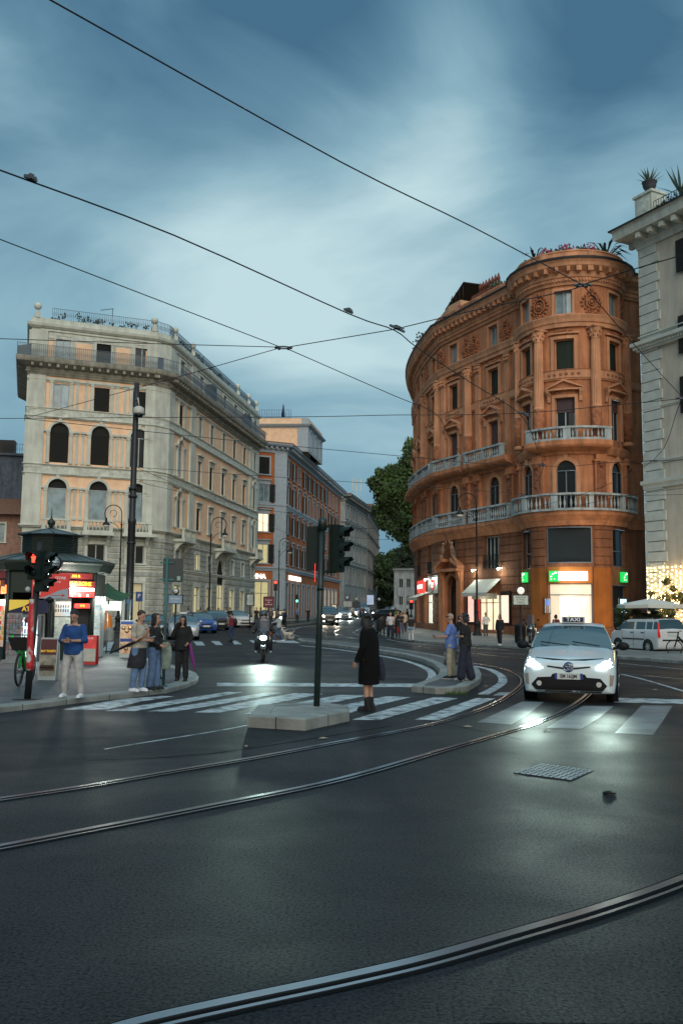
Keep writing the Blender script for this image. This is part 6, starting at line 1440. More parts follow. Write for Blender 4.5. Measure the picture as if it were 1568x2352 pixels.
def decal(bvh, poly, y0, direction, off=.012, rings=3, seg=.06, axis='y'):
    """a panel whose outline (x,z) is laid onto the body from the front (or from the side when axis is x)"""
    P = []
    for i in range(len(poly)):
        a, b = Vector(poly[i]), Vector(poly[(i + 1) % len(poly)]); n = max(1, int((b - a).length / seg))
        for k in range(n): P.append(a.lerp(b, k / n))
    c = sum(P, Vector((0, 0))) / len(P); vs = []; D = Vector((0, direction, 0)) if axis == 'y' else Vector((direction, 0, 0))
    def hit(q):
        o = Vector((q.x, y0, q.y)) if axis == 'y' else Vector((y0, q.x, q.y)); h = bvh.ray_cast(o, D)
        p = h[0] if h[0] is not None else o + D * 1.0
        return p - D * off
    last = None; vs = [hit(c)]
    for r in range(1, rings + 1):
        for q in P: vs.append(hit(c.lerp(q, r / rings)))
    n = len(P); fs = [(0, 1 + k, 1 + (k + 1) % n) for k in range(n)]
    for r in range(rings - 1):
        for k in range(n): a = 1 + r * n; fs.append((a + k, a + n + k, a + n + (k + 1) % n, a + (k + 1) % n))
    return vs, fs
def car(name, label, cat, loc, rz, paint, L=4.4, W=1.75, H=1.48, style='hatch', lights=None, tail=False, group=None, taxi=False, detail=False, plate='', rimm=None, roofrail=False):
    root = thing(name, label, cat, loc, rz, group); hw = W / 2; f = L / 2
    st = {'prius': dict(hood=[(1.0, .60, .31, .54), (.992, .74, .22, .70), (.97, .81, .19, .77), (.93, .855, .18, .815), (.85, .87, .18, .86), (.70, .873, .18, .925), (.50, .873, .18, 1.0), (.40, .873, .18, 1.03), (0, .873, .18, 1.02), (-.5, .873, .19, 1.04), (-.85, .86, .22, 1.06), (-.96, .80, .26, 1.02), (-.992, .70, .34, .96), (-1, .60, .40, .88)],
                        green=[(.47, 1.0, .80, .79), (.36, 1.15, .80, .72), (.2, 1.34, .79, .66), (.02, 1.465, .78, .61), (-.15, 1.49, .775, .59), (-.4, 1.455, .76, .58), (-.7, 1.30, .72, .57), (-.9, 1.1, .68, .56)], ws=.08, rs=-.42, pil=[-.14, -.47]),
          'hatch': dict(hood=[(1.0, .58, .32, .58), (.99, .73, .24, .70), (.96, .80, .20, .80), (.88, .86, .18, .88), (.75, .875, .18, .95), (.55, .875, .18, 1.0), (.45, .875, .18, 1.03), (0, .875, .18, 1.02), (-.5, .875, .18, 1.04), (-.88, .86, .2, 1.06), (-.97, .82, .26, 1.03), (-1, .70, .36, .95)],
                        green=[(.52, 1.0, .8, .79), (.40, 1.18, .79, .70), (.25, 1.38, .78, .64), (.1, 1.455, .77, .61), (-.2, 1.48, .765, .60), (-.55, 1.46, .75, .59), (-.78, 1.36, .73, .58), (-.93, 1.05, .70, .60)], ws=.14, rs=-.66, pil=[-.1, -.5]),
          'box': dict(hood=[(1.0, .62, .30, .62), (.99, .76, .22, .78), (.96, .83, .18, .88), (.85, .87, .17, .97), (.7, .875, .17, 1.03), (.6, .875, .17, 1.06), (0, .875, .17, 1.06), (-.7, .875, .17, 1.07), (-.94, .865, .2, 1.07), (-.99, .82, .28, 1.05), (-1.0, .76, .4, 1.0)],
                      green=[(.66, 1.02, .81, .80), (.56, 1.22, .80, .74), (.42, 1.42, .79, .69), (.3, 1.47, .785, .67), (-.1, 1.485, .78, .67), (-.7, 1.48, .77, .66), (-.9, 1.45, .76, .65), (-.975, 1.05, .76, .72)], ws=.32, rs=-.9, pil=[-.02, -.46, -.72])}[style]
    kw = hw / .875; kz = H / 1.485
    hood = [(y * f, a * kw, b, c * kz) for y, a, b, c in st['hood']]; green = [(y * f, t * kz, a * kw, b * kw) for y, t, a, b in st['green']]
    ny = 44; NR = 15; mb = MB(); rings = []
    ysl = [f * math.cos(math.pi * i / ny) for i in range(ny + 1)]
    def ring(y):
        w, zb, zt = lerp_tab(hood, y); zm = zb + (zt - zb) * .45
        half = [(0, zb), (w * .86, zb), (w * .97, zb + .07), (w * 1.0, zm), (w * .985, zb + (zt - zb) * .78), (w * .90, zt - .035), (w * .6, zt - .0), (0, zt + .025)]
        cc = catmull([Vector((x, z, 0)) for x, z in half], 3)
        pts = [(p.x, p.y) for p in cc]; return pts + [(-x, z) for x, z in pts[-2:0:-1]]
    for y in ysl: rings.append([(x, y, z) for x, z in ring(y)])
    n = len(rings[0]); vs = [p for r in rings for p in r]
    fs = [(i * n + k, i * n + (k + 1) % n, (i + 1) * n + (k + 1) % n, (i + 1) * n + k) for i in range(ny) for k in range(n)]
    fs += [list(range(n))[::-1], [ny * n + k for k in range(n)]]
    mb.add(vs, fs, True); body = mb.build('body', paint, root); bvh = BVHTree.FromPolygons([Vector(v) for v in vs], fs)
    # greenhouse: one surface whose cells are glass or painted
    g0, g1 = green[0][0], green[-1][0]; M1 = 36; gr = []; ys = [g0 + (g1 - g0) * i / M1 for i in range(M1 + 1)]
    for y in ys:
        zt, wb, wt = lerp_tab(green, y); zb = lerp_tab(hood, y)[2] - .03; zt = max(zt, zb + .005); q = min(1, max(0, (zt - zb) / (.42 * kz))); wt_ = wb + (wt - wb) * q
        half = [(wb, zb), (wb - (wb - wt_) * .45, zb + (zt - zb) * .5), (wb - (wb - wt_) * .86, zb + (zt - zb) * .90), (wt_ * .93, zt - .018 * q), (wt_ * .6, zt + .004), (0, zt + .012)]
        cc = catmull([Vector((x, z, 0)) for x, z in half], 2); pts = [(p.x, y, p.y) for p in cc]; gr.append(pts + [(-x, yy, z) for x, yy, z in pts[-2::-1]])
    n = len(gr[0]); mid = (n - 1) // 2; parts = {'windscreen': MB(), 'rear_window': MB(), 'side_window': MB(), 'roof': MB()}
    for i in range(M1):
        y = (ys[i] + ys[i + 1]) / 2
        for k in range(n - 1):
            kk_ = min(k, n - 2 - k); top = kk_ >= 6; edge = kk_ in (4, 5); yn = y / f
            if top or edge:
                if yn > st['ws']: key = 'windscreen' if top or (edge and kk_ == 5) else 'roof'
                elif yn < st['rs'] and not (style == 'box'): key = 'rear_window' if top else 'roof'
                elif style == 'box' and i >= M1 - 2: key = 'rear_window'
                else: key = 'roof'
            else:
                key = 'side_window'
                if any(abs(yn - p) < .03 for p in st['pil']) or kk_ == 3 and yn < st['ws'] or yn < st['pil'][-1] - (.14 if style != 'box' else .2): key = 'roof'
                if style != 'box' and kk_ >= 3: key = 'roof'
            a, b, c, d = gr[i][k], gr[i][k + 1], gr[i + 1][k + 1], gr[i + 1][k]
            parts[key].add([a, b, c, d], [(0, 1, 2, 3)], True)
    for key, m_ in parts.items():
        if m_.v:
            ob = m_.build(key, paint if key == 'roof' else M_winglass, root)
            bm = bmesh.new(); bm.from_mesh(ob.data); bmesh.ops.remove_doubles(bm, verts=bm.verts, dist=.0005); bmesh.ops.recalc_face_normals(bm, faces=bm.faces); bm.to_mesh(ob.data); bm.free()
    # wheels and arches
    r = .31 * H / 1.48 if style != 'box' else .29; fy, ry = f * .63, -f * .60
    mb = MB()
    for yy in (fy, ry):
        for sg in (-1, 1): mb.lathe([(r * 1.2, 0), (r * 1.2, .22), (0, .22)], 24, (sg * (hw - .2), yy, r * 1.03), (sg, 0, 0))
    mb.build('wheel_arch', M_plast, root)
    for yy in (fy, ry):
        for sg in (-1, 1): add_wheel(root, sg * (hw + .022), yy, r, .2, rimm, detail)
    # front: lamps, grille, plate, mirrors
    zl = .70 * kz
    lampm = {'on': M_head, 'warm': M_headw}.get(lights, mat('unlit_headlamp', (.35, .38, .40), .12, spec=.9))
    def front(poly, name, m, mirror=True, off=.012, parent=root, y0=f + 1, d=-1, axis='y'):
        for sg in ((1, -1) if mirror else (1,)):
            v_, f_ = decal(bvh, [(x * sg, z) for x, z in poly] if axis == 'y' else poly, y0 * (sg if axis == 'x' else 1), d * (sg if axis == 'x' else 1), off, axis=axis); q = MB(); q.add(v_, f_, True); ob = q.build(name, m, parent)
            bm = bmesh.new(); bm.from_mesh(ob.data); bmesh.ops.recalc_face_normals(bm, faces=bm.faces); bm.to_mesh(ob.data); bm.free()
    if style == 'prius':
        front([(.50, .655), (.80, .70), (.845, .79), (.76, .835), (.66, .80)], 'headlight', M_head)
        front([(-.62, .24), (.62, .24), (.70, .34), (.58, .475), (.33, .49), (.30, .545), (-.30, .545), (-.33, .49), (-.58, .475), (-.70, .34)], 'lower_grille', M_plast, False)
        front([(.095, .635), (.40, .675), (.40, .70), (.30, .69), (.095, .668)], 'upper_grille', M_plast)
        front([(-.64, .835), (-.3, .80), (.3, .80), (.64, .835), (.64, .845), (.3, .81), (-.3, .81), (-.64, .845)], 'bonnet_seam', M_plast, False, .006)
        front([(-.60, .205), (.60, .205), (.60, .235), (-.60, .235)], 'lip', M_chrome, False, .02)
        front([(.57, .315), (.60, .345), (.60, .385), (.57, .41), (.53, .41), (.505, .385), (.505, .345), (.53, .315)], 'fog_lamp', mat('fog_lamp_glass', (.5, .5, .48), .15), True, .022)
        front([(.745, .33), (.80, .345), (.835, .54), (.755, .55)], 'indicator_lamp', mat('indicator_glass', (.33, .27, .22), .15), True, .012)
        for sg in (-1, 1):
            for x0, x1, w_ in ((.0, .62, .02),): pass
        mb = MB()
        for sg, a, b in ((1, (.05, 1.10, 1.055), (.62, .94, 1.115)), (1, (-.55, 1.10, 1.05), (-.02, .93, 1.125))): mb.tube([a, ((a[0] + b[0]) / 2, (a[1] + b[1]) / 2 + .02, (a[2] + b[2]) / 2 + .0), b], .011, 5)
        mb.build('wiper', M_plast, root)
        # badge: three interlocking ovals on blue
        yb = max(v[1] for v in [p for r_ in rings for p in r_ if abs(p[0]) < .1 and .6 < p[2] < .72] or [(0, f, 0)]) 
        mb = MB(); mb.lathe([(.098, 0), (.098, .012), (.085, .018), (0, .018)], 24, (0, f - .02, .675), (0, 1, .25)); bd = mb.build('badge', mat('badge_blue', (.01, .03, .12), .25), root); bd.scale = (1, 1, 1)
        mb = MB(); el = lambda a, b, z0, k: (a * math.cos(k), f + .008 - (b * math.sin(k)) * .0, .675 + z0 + b * math.sin(k))
        for a, b, z0 in ((.095, .066, 0), (.062, .022, .026), (.024, .055, .002)): mb.tube([el(a, b, z0, k * math.pi / 10) for k in range(20)], .0075, 5, True)
        mb.build('emblem_ring', M_chrome, bd)
        mb = MB(); mb.box((0, f + .02, .505), (.52, .02, .115)); pb = mb.build('number_plate', M_platew, root); mb = MB(); mb.box((.237, f + .032, .505), (.046, .006, .112)); mb.box((-.237, f + .032, .505), (.046, .006, .112)); mb.build('blue_band', M_plateb, pb)
        text('EM 162JM', .092, Matrix.Translation((0, f + .034, .505)) @ Matrix.Rotation(math.pi, 4, 'Z'), M_ink, pb, bold=.012, sx=.82)
        mb = MB(); zr = 1.50; mb.prism([(-.24, .12), (.24, .12), (.22, -.02), (-.22, -.02)], zr, zr + .13); ts = mb.build('taxi_sign', mat('taxi_sign_white', (.6, .63, .64), .4), root)
        mb = MB(); mb.box((0, .125, zr + .066), (.42, .01, .1)); mb.build('sign_face', mat('taxi_navy', (.015, .025, .06), .4), ts); text('TAXI', .105, Matrix.Translation((0, .136, zr + .066)) @ Matrix.Rotation(math.pi, 4, 'Z'), M_inkw, ts, bold=.02, sx=1.25)
        mb = MB(); mb.cyl((.1, -.1, zr), (.1, -.3, zr + .17), .006, n=5); mb.build('aerial', M_plast, root)
    else:
        front([(hw * .60, .62 * kz), (hw * .90, .66 * kz), (hw * .95, .76 * kz), (hw * .80, .79 * kz), (hw * .62, .74 * kz)], 'headlight', lampm)
        front([(-.45, .32), (.45, .32), (.5, .46), (-.5, .46)], 'lower_grille', M_plast, False)
        front([(-.38, .60 * kz), (.38, .60 * kz), (.42, .68 * kz), (-.42, .68 * kz)], 'grille', M_plast, False)
        front([(.55, .34), (.68, .34), (.70, .42), (.57, .43)], 'fog_lamp', lampm if lights else M_chrome)
        mb = MB(); mb.box((0, f + .015, .50), (.5, .02, .11)); mb.build('number_plate', M_platew, root)
        if taxi: mb = MB(); mb.box((0, .25, H + .07), (.42, .14, .12)); mb.build('taxi_sign', mat('taxi_sign_white', (.6, .63, .64), .4), root)
    # rear
    tm = M_tail if tail else mat('tail_lamp_red', (.30, .012, .015), .15)
    if style != 'box': front([(hw * .72, .78 * kz), (hw * .96, .80 * kz), (hw * .94, .98 * kz), (hw * .78, .96 * kz)], 'tail_light', tm, True, .012, root, -f - 1, 1)
    for sg in (-1, 1):
        mb = MB(); ym = green[1][0] - .05; zm_ = 1.02 * kz; mb.cyl((sg * hw * .88, ym, zm_ - .05), (sg * (hw + .05), ym + .02, zm_), .03, n=6); mb.ball((sg * (hw + .13), ym + .03, zm_ + .02), (.125, .07, .085), 12, 8); mr_ = mb.build('wing_mirror', M_plast if style == 'prius' else (M_plast if style == 'box' and detail else paint), root)
        mb = MB(); mb.lathe([(0, .004), (.075, 0)], 12, (sg * (hw + .13), ym - .035, zm_ + .02), (0, -1, 0)); mb.build('mirror_glass', M_winglass, mr_)
    # door lines and handles
    mb = MB()
    for sg in (-1, 1):
        for yn in [st['ws'] + .14] + st['pil'][:2]:
            y = yn * f; w, zb, zt = lerp_tab(hood, y); mb.tube([(sg * (w + .002), y, zb + .12), (sg * (w + .004), y, zb + (zt - zb) * .45), (sg * (w * .985 + .003), y, zt - .1)], .006, 4)
        for yn in (st['pil'][0] + .08, st['pil'][1] + .08 if len(st['pil']) > 1 else -.4): w, zb, zt = lerp_tab(hood, yn * f); mb.box((sg * (w * .99 + .01), yn * f, zt - .17), (.03, .16, .035))
        if style == 'box' and detail: mb.box((sg * (hw * 1.0 + .008), 0, .62), (.02, L * .44, .05)); mb.box((0, -f - .01, .60), (W * .7, .03, .06))
    mb.build('door_seam', M_plast, root)
    if roofrail:
        mb = MB()
        for sg in (-1, 1): mb.tube([(sg * hw * .62, f * .25, H - .03), (sg * hw * .64, f * .2, H + .05), (sg * hw * .64, -f * .65, H + .05), (sg * hw * .62, -f * .7, H - .03)], .018, 6)
        mb.box((0, 0, H + .06), (hw * 1.4, .07, .04)); mb.build('roof_rail', M_plast, root)
    root['_f'] = f; return root, bvh, front, f
def headbeam(root, x, y, z, e, tilt=6, spot=80, colr=(.86, 1, .93), r=.05, yaw=0):
    lo = add_light(root, (x, y, z), e, colr, r, 'SPOT', (math.pi / 2 + R_(tilt), 0, yaw), spot=R_(spot), blend=1.0); return lo
M_white_car = paint_mat('pearl_white_paint', (.60, .70, .73)); M_white2 = paint_mat('white_car_paint', (.56, .58, .58))
p = G(1315, 1590); p = Vector((5.0, 19.75, 0)); RZ = math.pi + R_(-6)
root, bvh, front, f = car('taxi', 'white saloon taxi with lit headlights coming towards the camera over the crossing', 'taxi', p, math.pi - R_(17), M_white_car, 4.46, 1.745, 1.49, 'prius', 'on', detail=True)
for sg in (-1, 1): headbeam(root, sg * .68, f + .06, .74, 190, 9, 70, (.75, 1, .88), r=.14)
# parked row on the left
def dirto(a, b): d = (b - a); return math.atan2(-d.x, d.y)
car('parked_taxi', 'silver-white estate taxi with roof rails, leftmost of the parked row', 'taxi', G(405, 1470) + Vector((0, 2.0, 0)), math.pi + R_(12), paint_mat('silver_paint', (.36, .40, .43), .3), 4.5, 1.79, 1.5, 'hatch', None, taxi=True, group='cars parked on the left', roofrail=True)
car('parked_car', 'bright blue hatchback parked right of the silver-white taxi', 'car', G(453, 1455) + Vector((-.2, 2, 0)), math.pi + R_(24), paint_mat('bright_blue_paint', (.008, .06, .26)), 4.0, 1.72, 1.5, 'hatch', None, group='cars parked on the left')
car('parked_car', 'dark grey people carrier parked beside the blue hatchback', 'car', G(493, 1448) + Vector((-.5, 2, 0)), math.pi + R_(28), paint_mat('anthracite_paint', (.035, .045, .055), .3), 4.3, 1.78, 1.58, 'box', None, group='cars parked on the left')
car('parked_car', 'small white car, rightmost of the parked row, behind the man in maroon', 'car', G(540, 1442) + Vector((-.2, 2, 0)), math.pi + R_(34), M_white2, 3.7, 1.66, 1.5, 'hatch', None, group='cars parked on the left')
car('parked_car', 'dark car half hidden behind the couple at the left end of the parked row', 'car', G(350, 1464) + Vector((-.3, 2, 0)), math.pi + R_(6), paint_mat('black_car_paint', (.012, .013, .016)), 4.2, 1.74, 1.45, 'hatch', None, group='cars parked on the left')
# moving traffic up the street
def far_car(px, py, Y, rz, label, paint, style='hatch', L=4.2, W=1.74, H=1.5, lights='warm', tail=False, e=60):
    p = at_y(px, py, Y); p.z = gz(Y); r_, b, fr, f = car('street_car', label, 'car', p, rz, paint, L, W, H, style, lights, tail, 'cars driving in the street')
    if lights: 
        for sg in (-1, 1): headbeam(r_, sg * .6, f + .08, .68, e, -5, 100, (1, .88, .65) if lights == 'warm' else (.92, 1, .95), .08)
    return r_
far_car(750, 1420, 92, math.pi + R_(10), 'dark grey van with lit headlights behind the middle signal pole', paint_mat('dark_van_paint', (.03, .035, .045), .2), 'box', 4.3, 1.8, 1.85, e=160)
far_car(787, 1413, 118, math.pi + R_(8), 'small white car with glaring headlights and a V-shaped grille', M_white2, 'hatch', 3.9, 1.7, 1.52, 'on', e=300)
far_car(820, 1407, 138, math.pi + R_(12), 'white taxi with dazzling right headlamp farther up the street', M_white2, 'hatch', 4.4, 1.8, 1.5, 'on', e=320)
far_car(772, 1408, 128, math.pi + R_(4), 'black car between the dark van and the small white car', MATS['black_car_paint'], 'box', 4.2, 1.8, 1.7, None)
far_car(881, 1412, 108, R_(98), 'long black estate car crossing sideways in the street', MATS['black_car_paint'], 'hatch', 4.7, 1.8, 1.5, None)
far_car(834, 1402, 152, math.pi + R_(5), 'pale blue van behind the white taxi up the street', paint_mat('pale_blue_van', (.2, .3, .36)), 'box', 4.8, 1.9, 2.1, None)
far_car(892, 1392, 190, 0, 'far car showing red tail lights at the end of the street', MATS['black_car_paint'], 'hatch', 4.2, 1.74, 1.5, None, True)
far_car(908, 1393, 178, R_(-8), 'farther right car with bright brake lights near the end', paint_mat('silver_far', (.3, .32, .34), .3), 'box', 4.2, 1.74, 1.6, None, True)
far_car(921, 1401, 150, R_(80), 'dark car crossing on the right behind the railing', MATS['anthracite_paint'], 'hatch', 4.2, 1.74, 1.5, None, True)
# small white hatchback parked at the right, rear three-quarter view
p = G(1478, 1506); RZp = R_(19); PW = G(1488, 1501) - Matrix.Rotation(RZp, 3, 'Z') @ Vector((-.8, -1.06, 0))
root, bvh, front, f = car('parked_hatchback', 'small boxy white hatchback with roof bars parked by the cafe on the right', 'car', PW, RZp, M_white2, 3.54, 1.60, 1.52, 'box', None, detail=True, roofrail=True, rimm=mat('hubcap_grey', (.35, .36, .36), .5))
for sg in (-1, 1):
    mb = MB(); mb.tube([(sg * .735, -f + .0, .72), (sg * .75, -f + .01, 1.0), (sg * .71, -f + .06, 1.36)], [.06, .05, .035], 8); mb.build('tail_light', mat('tail_lamp_red_bright', (.45, .012, .015), .15, emit=(1, .02, .02), es=.25), root)
mb = MB(); mb.box((0, -f - .015, .86), (.5, .02, .12)); npl = mb.build('number_plate', M_platew, root)
mb = MB(); mb.box((0, -f - .02, .96), (.62, .03, .03)); mb.build('handle_strip', M_plast, root)
# ------------------------------------------------------------------ two-wheelers
def wheel2(root, y, r, w=.1, spokes=10, m=None):
    mb = MB(); mb.tube([(0, y + (r - w / 2) * math.cos(2 * math.pi * k / 20), r + (r - w / 2) * math.sin(2 * math.pi * k / 20)) for k in range(20)], w / 2, 8, True); wh = mb.build('wheel', M_rubber, root)
    mb = MB()
    for k in range(spokes): a = 2 * math.pi * k / spokes; mb.cyl((0, y, r), (0, y + (r - w * .8) * math.cos(a), r + (r - w * .8) * math.sin(a)), .012 if w > .06 else .004, n=4)
    mb.cyl((-.06, y, r), (.06, y, r), .04); mb.build('rim', m or M_steel, wh)
def scooter(name, label, loc, rz, lit=True, colr=None, group=None):
    root = thing(name, label, 'scooter', loc, rz, group); P_ = colr or paint_mat('scooter_grey', (.02, .025, .028))
    wheel2(root, .72, .25, .13, 6); wheel2(root, -.62, .25, .14, 6)
    mb = MB(); rg = []
    for y, w, z0, z1 in ((.62, .10, .50, .98), (.52, .2, .42, 1.06), (.40, .26, .34, 1.06), (.30, .24, .28, 1.0), (.20, .16, .24, .62), (.0, .17, .22, .42), (-.15, .17, .24, .62), (-.35, .18, .34, .78), (-.7, .16, .48, .86), (-.98, .08, .62, .88)):
        rg.append([(w * math.cos(a) * (1 if abs(math.sin(a)) < .8 else .8), y, (z0 + z1) / 2 + (z1 - z0) / 2 * math.sin(a)) for a in [k * math.pi / 8 for k in range(16)]])
    n = 16; mb.add([q for r_ in rg for q in r_], [(i * n + k, i * n + (k + 1) % n, (i + 1) * n + (k + 1) % n, (i + 1) * n + k)[::-1] for i in range(len(rg) - 1) for k in range(n)] + [list(range(n)), [(len(rg) - 1) * n + k for k in range(n)][::-1]], True); mb.build('body', P_, root)
    mb = MB(); mb.ball((0, -.35, .86), (.17, .32, .09), 12, 8); mb.ball((0, -.72, .94), (.15, .22, .08), 12, 8); mb.build('seat', M_plast, root)
    mb = MB(); mb.tube([(-.06, .72, .25), (-.06, .58, .62)], .03); mb.tube([(.06, .72, .25), (.06, .58, .62)], .03); mb.build('fork', M_steel, root)
    mb = MB(); mb.ball((0, .74, .44), (.09, .26, .12), 12, 6); mb.build('mudguard', P_, root)
    mb = MB(); mb.tube([(-.36, .2, 1.06), (-.16, .36, 1.04), (.16, .36, 1.04), (.36, .2, 1.06)], .022); mb.build('handlebar', M_plast, root)
    for sg in (-1, 1):
        mb = MB(); mb.cyl((sg * .22, .36, 1.06), (sg * .34, .3, 1.24), .01, n=5); mb.ball((sg * .38, .3, 1.27), (.08, .02, .05), 10, 6); mb.build('mirror', M_plast, root)
    mb = MB(); K = 8; vs = [(.24 * math.sin(a), .50 - .07 * (1 - math.cos(a)) - t * .16, 1.02 + t * .50) for t in (0, .5, 1) for a in [(-1 + 2 * k / K) * (1.0 - .25 * t) for k in range(K + 1)]]
    m_ = K + 1; mb.add(vs, [(j * m_ + k, j * m_ + k + 1, (j + 1) * m_ + k + 1, (j + 1) * m_ + k) for j in range(2) for k in range(K)], True); mb.build('windscreen', mat('tinted_screen', (.05, .08, .12), .08, alpha=.45), root)
    mb = MB(); mb.ball((0, .60, .80), (.12, .07, .08), 14, 8); mb.build('headlight', M_head if lit else M_chrome, root)
    mb = MB(); mb.box((.15, -.6, .35), (.1, .45, .14)); mb.build('exhaust', M_steel, root)
    return root
pS = G(600, 1521); SRZ = math.pi + R_(4)
sc = scooter('scooter', 'dark maxi scooter with one dazzling headlight riding towards the camera', (pS.x, pS.y + .7, 0), SRZ)
headbeam(sc, 0, .72, .80, 750, 4, 70, (.75, 1, .88), r=.14)
scooter('scooter', 'black scooter parked between the litter bin and the bank door', tuple(G(1225, 1479, .12) + Vector((0, .4, 0))), R_(160), False, None)
ps2 = at_y(856, 1409, 128); sc2 = scooter('scooter', 'distant scooter with round warm headlight in the middle of the street', (ps2.x, 128, gz(128)), math.pi, True); headbeam(sc2, 0, .72, .8, 120, -5, 90, (1, .85, .6))
ps3 = at_y(650, 1420, 84); sc3 = scooter('scooter', 'scooter with small bright light near the cream palace corner behind the dog walker', (ps3.x, 84, gz(84)), math.pi - .3, True); headbeam(sc3, 0, .72, .8, 60, -5, 90, (1, .85, .6))
def bicycle(name, label, loc, rz, colr, w=.045, basket=False):
    root = thing(name, label, 'bicycle', loc, rz); wheel2(root, .56, .34, w, 14); wheel2(root, -.52, .34, w, 14)
    mb = MB(); hd = (0, .40, .80); bb = (0, -.08, .30); st_ = (0, -.26, .80); mb.tube([(0, .56, .34), (0, .44, .72), (0, .38, .98)], .03); mb.tube([hd, (0, .2, .55), bb], .045); mb.tube([bb, st_], .03); mb.tube([bb, (0, -.52, .34)], .02); mb.tube([(0, -.25, .6), (0, -.52, .34)], .016)
    mb.build('frame', colr, root); mb = MB(); mb.tube([(-.3, .26, 1.04), (-.2, .36, 1.04), (.2, .36, 1.04), (.3, .26, 1.04)], .014); mb.build('handlebar', M_plast, root)
    mb = MB(); mb.ball((0, -.28, .92), (.08, .14, .04), 10, 6); mb.cyl((0, -.26, .8), (0, -.28, .9), .015); mb.build('saddle', M_plast, root)
    mb = MB(); mb.box((0, -.08, .30), (.22, .02, .02)); mb.box((.13, -.0, .24), (.09, .05, .015)); mb.box((-.13, -.16, .36), (.09, .05, .015)); mb.lathe([(.09, 0), (.09, .01)], 16, (.05, -.08, .30), (1, 0, 0)); mb.build('crank', M_plast, root)
    if basket:
        mb = MB(); mb.add([(-.22, .45, 1.0), (.22, .45, 1.0), (.15, .62, .74), (-.15, .62, .74), (-.22, .70, 1.0), (.22, .70, 1.0), (.13, .68, .74), (-.13, .68, .74)], [(0, 3, 2, 1), (4, 5, 6, 7), (0, 4, 7, 3), (1, 2, 6, 5), (3, 7, 6, 2)], False); mb.build('basket', M_plast, root)
        mb = MB(); mb.tube([(-.2, .44, 1.03), (-.14, .5, .78), (0, .52, .66), (.14, .5, .78), (.2, .44, 1.03)], .035); mb.build('front_trim', colr, root)
    return root
pb = G(28, 1578, .1); bicycle('rental_bicycle', 'bright green and white rental electric bicycle parked by the red-taped signal pole', (pb.x + .05, pb.y + .6, .1), math.pi + R_(6), mat('rental_green', (.02, .42, .05), .35), .05, True)
p = G(1560, 1508); b_ = bicycle('bicycle', 'black bicycle at the right edge behind the taxi', (p.x + .5, p.y + .3, 0), R_(70), M_plast)
# ------------------------------------------------------------------ silver-lit barrier boxes of a street cafe
for k, (px0, px1) in enumerate([(604, 617), (619, 632), (641, 655)]):
    poster(px0, px1, 1404, 1419, 86, ['lit glass wind screen, leftmost of the three by the corner cafe', 'middle lit glass wind screen by the corner cafe', 'rightmost lit glass wind screen by the corner cafe'][k], mat('wind_screen_glow', (.5, .45, .3), .5, emit=(1, .8, .5), es=.5, var=.6, vscale=4), 'wind_screen', True)
poster(762, 772, 1390, 1405, 100, 'lit menu stand beside the dark van', MATS['wind_screen_glow'], 'menu_stand')
# ================================================================== people and animals
def remesh(prims, vox, name, m, parent=None, smooth=2, **kw):
    me = prims.mesh(name + '_tmp', [m]); ob = bpy.data.objects.new('tmp', me); COL.objects.link(ob)
    md = ob.modifiers.new('r', 'REMESH'); md.mode = 'VOXEL'; md.voxel_size = vox; md.use_smooth_shade = True
    if smooth: sm = ob.modifiers.new('s', 'SMOOTH'); sm.iterations = smooth; sm.factor = .5
    dg = bpy.context.evaluated_depsgraph_get(); out = bpy.data.meshes.new_from_object(ob.evaluated_get(dg)); bpy.data.objects.remove(ob); bpy.data.meshes.remove(me)
    out.name = name; out.materials.clear(); out.materials.append(m)
    for p in out.polygons: p.use_smooth = True; p.material_index = 0
    o = bpy.data.objects.new(name, out); COL.objects.link(o)
    if parent is not None: o.parent = parent
    return o
def cap(mb, a, b, ra, rb=None, n=10):
    rb = ra if rb is None else rb; a = Vector(a); b = Vector(b); L = (b - a).length
    if L < 1e-5: return mb.ball(a, ra, n, 6)
    pr = [(ra * math.sin(t), -ra * math.cos(t)) for t in (0, .5, 1.0, 1.57)] + [(rb * math.cos(t), L + rb * math.sin(t)) for t in (0, .5, 1.0, 1.57)]
    pr[0] = (0, pr[0][1]); pr[-1] = (0, pr[-1][1]); mb.lathe(pr, n, a, (b - a))
def loft(mb, rings, n=18):
    """rings: (centre, rx, ry[, yaw]) stacked"""
    vs = []; m = len(rings)
    for r in rings:
        c = Vector(r[0]); yw = r[3] if len(r) > 3 else 0
        for k in range(n):
            a = 2 * math.pi * k / n; x, y = r[1] * math.cos(a), r[2] * math.sin(a); vs.append((c.x + x * math.cos(yw) - y * math.sin(yw), c.y + x * math.sin(yw) + y * math.cos(yw), c.z))
    fs = [(i * n + k, i * n + (k + 1) % n, (i + 1) * n + (k + 1) % n, (i + 1) * n + k) for i in range(m - 1) for k in range(n)] + [list(range(n))[::-1], [(m - 1) * n + k for k in range(n)]]
    mb.add(vs, fs, True)
M_skin = mat('skin', (.42, .23, .16), .6, var=.08, vscale=6); M_eye = mat('eye_dark', (.01, .008, .008), .3); M_lip = mat('lips', (.25, .07, .06), .5)
def hairm(n): return {'black': mat('black_hair', (.008, .007, .007), .55, bump=.6, bscale=60), 'brown': mat('brown_hair', (.03, .016, .009), .55, bump=.6, bscale=60), 'blonde': mat('blonde_hair', (.28, .16, .07), .5, bump=.6, bscale=60), 'grey': mat('grey_hair', (.2, .2, .19), .6), 'bald': mat('shaved_scalp', (.36, .23, .17), .6)}[n]
def cloth(c, n=None): return mat('cloth_%02d_%02d_%02d' % tuple(int(x * 99) for x in c) + (n or ''), c, .85, var=.25, vscale=7, bump=.9, bscale=11)
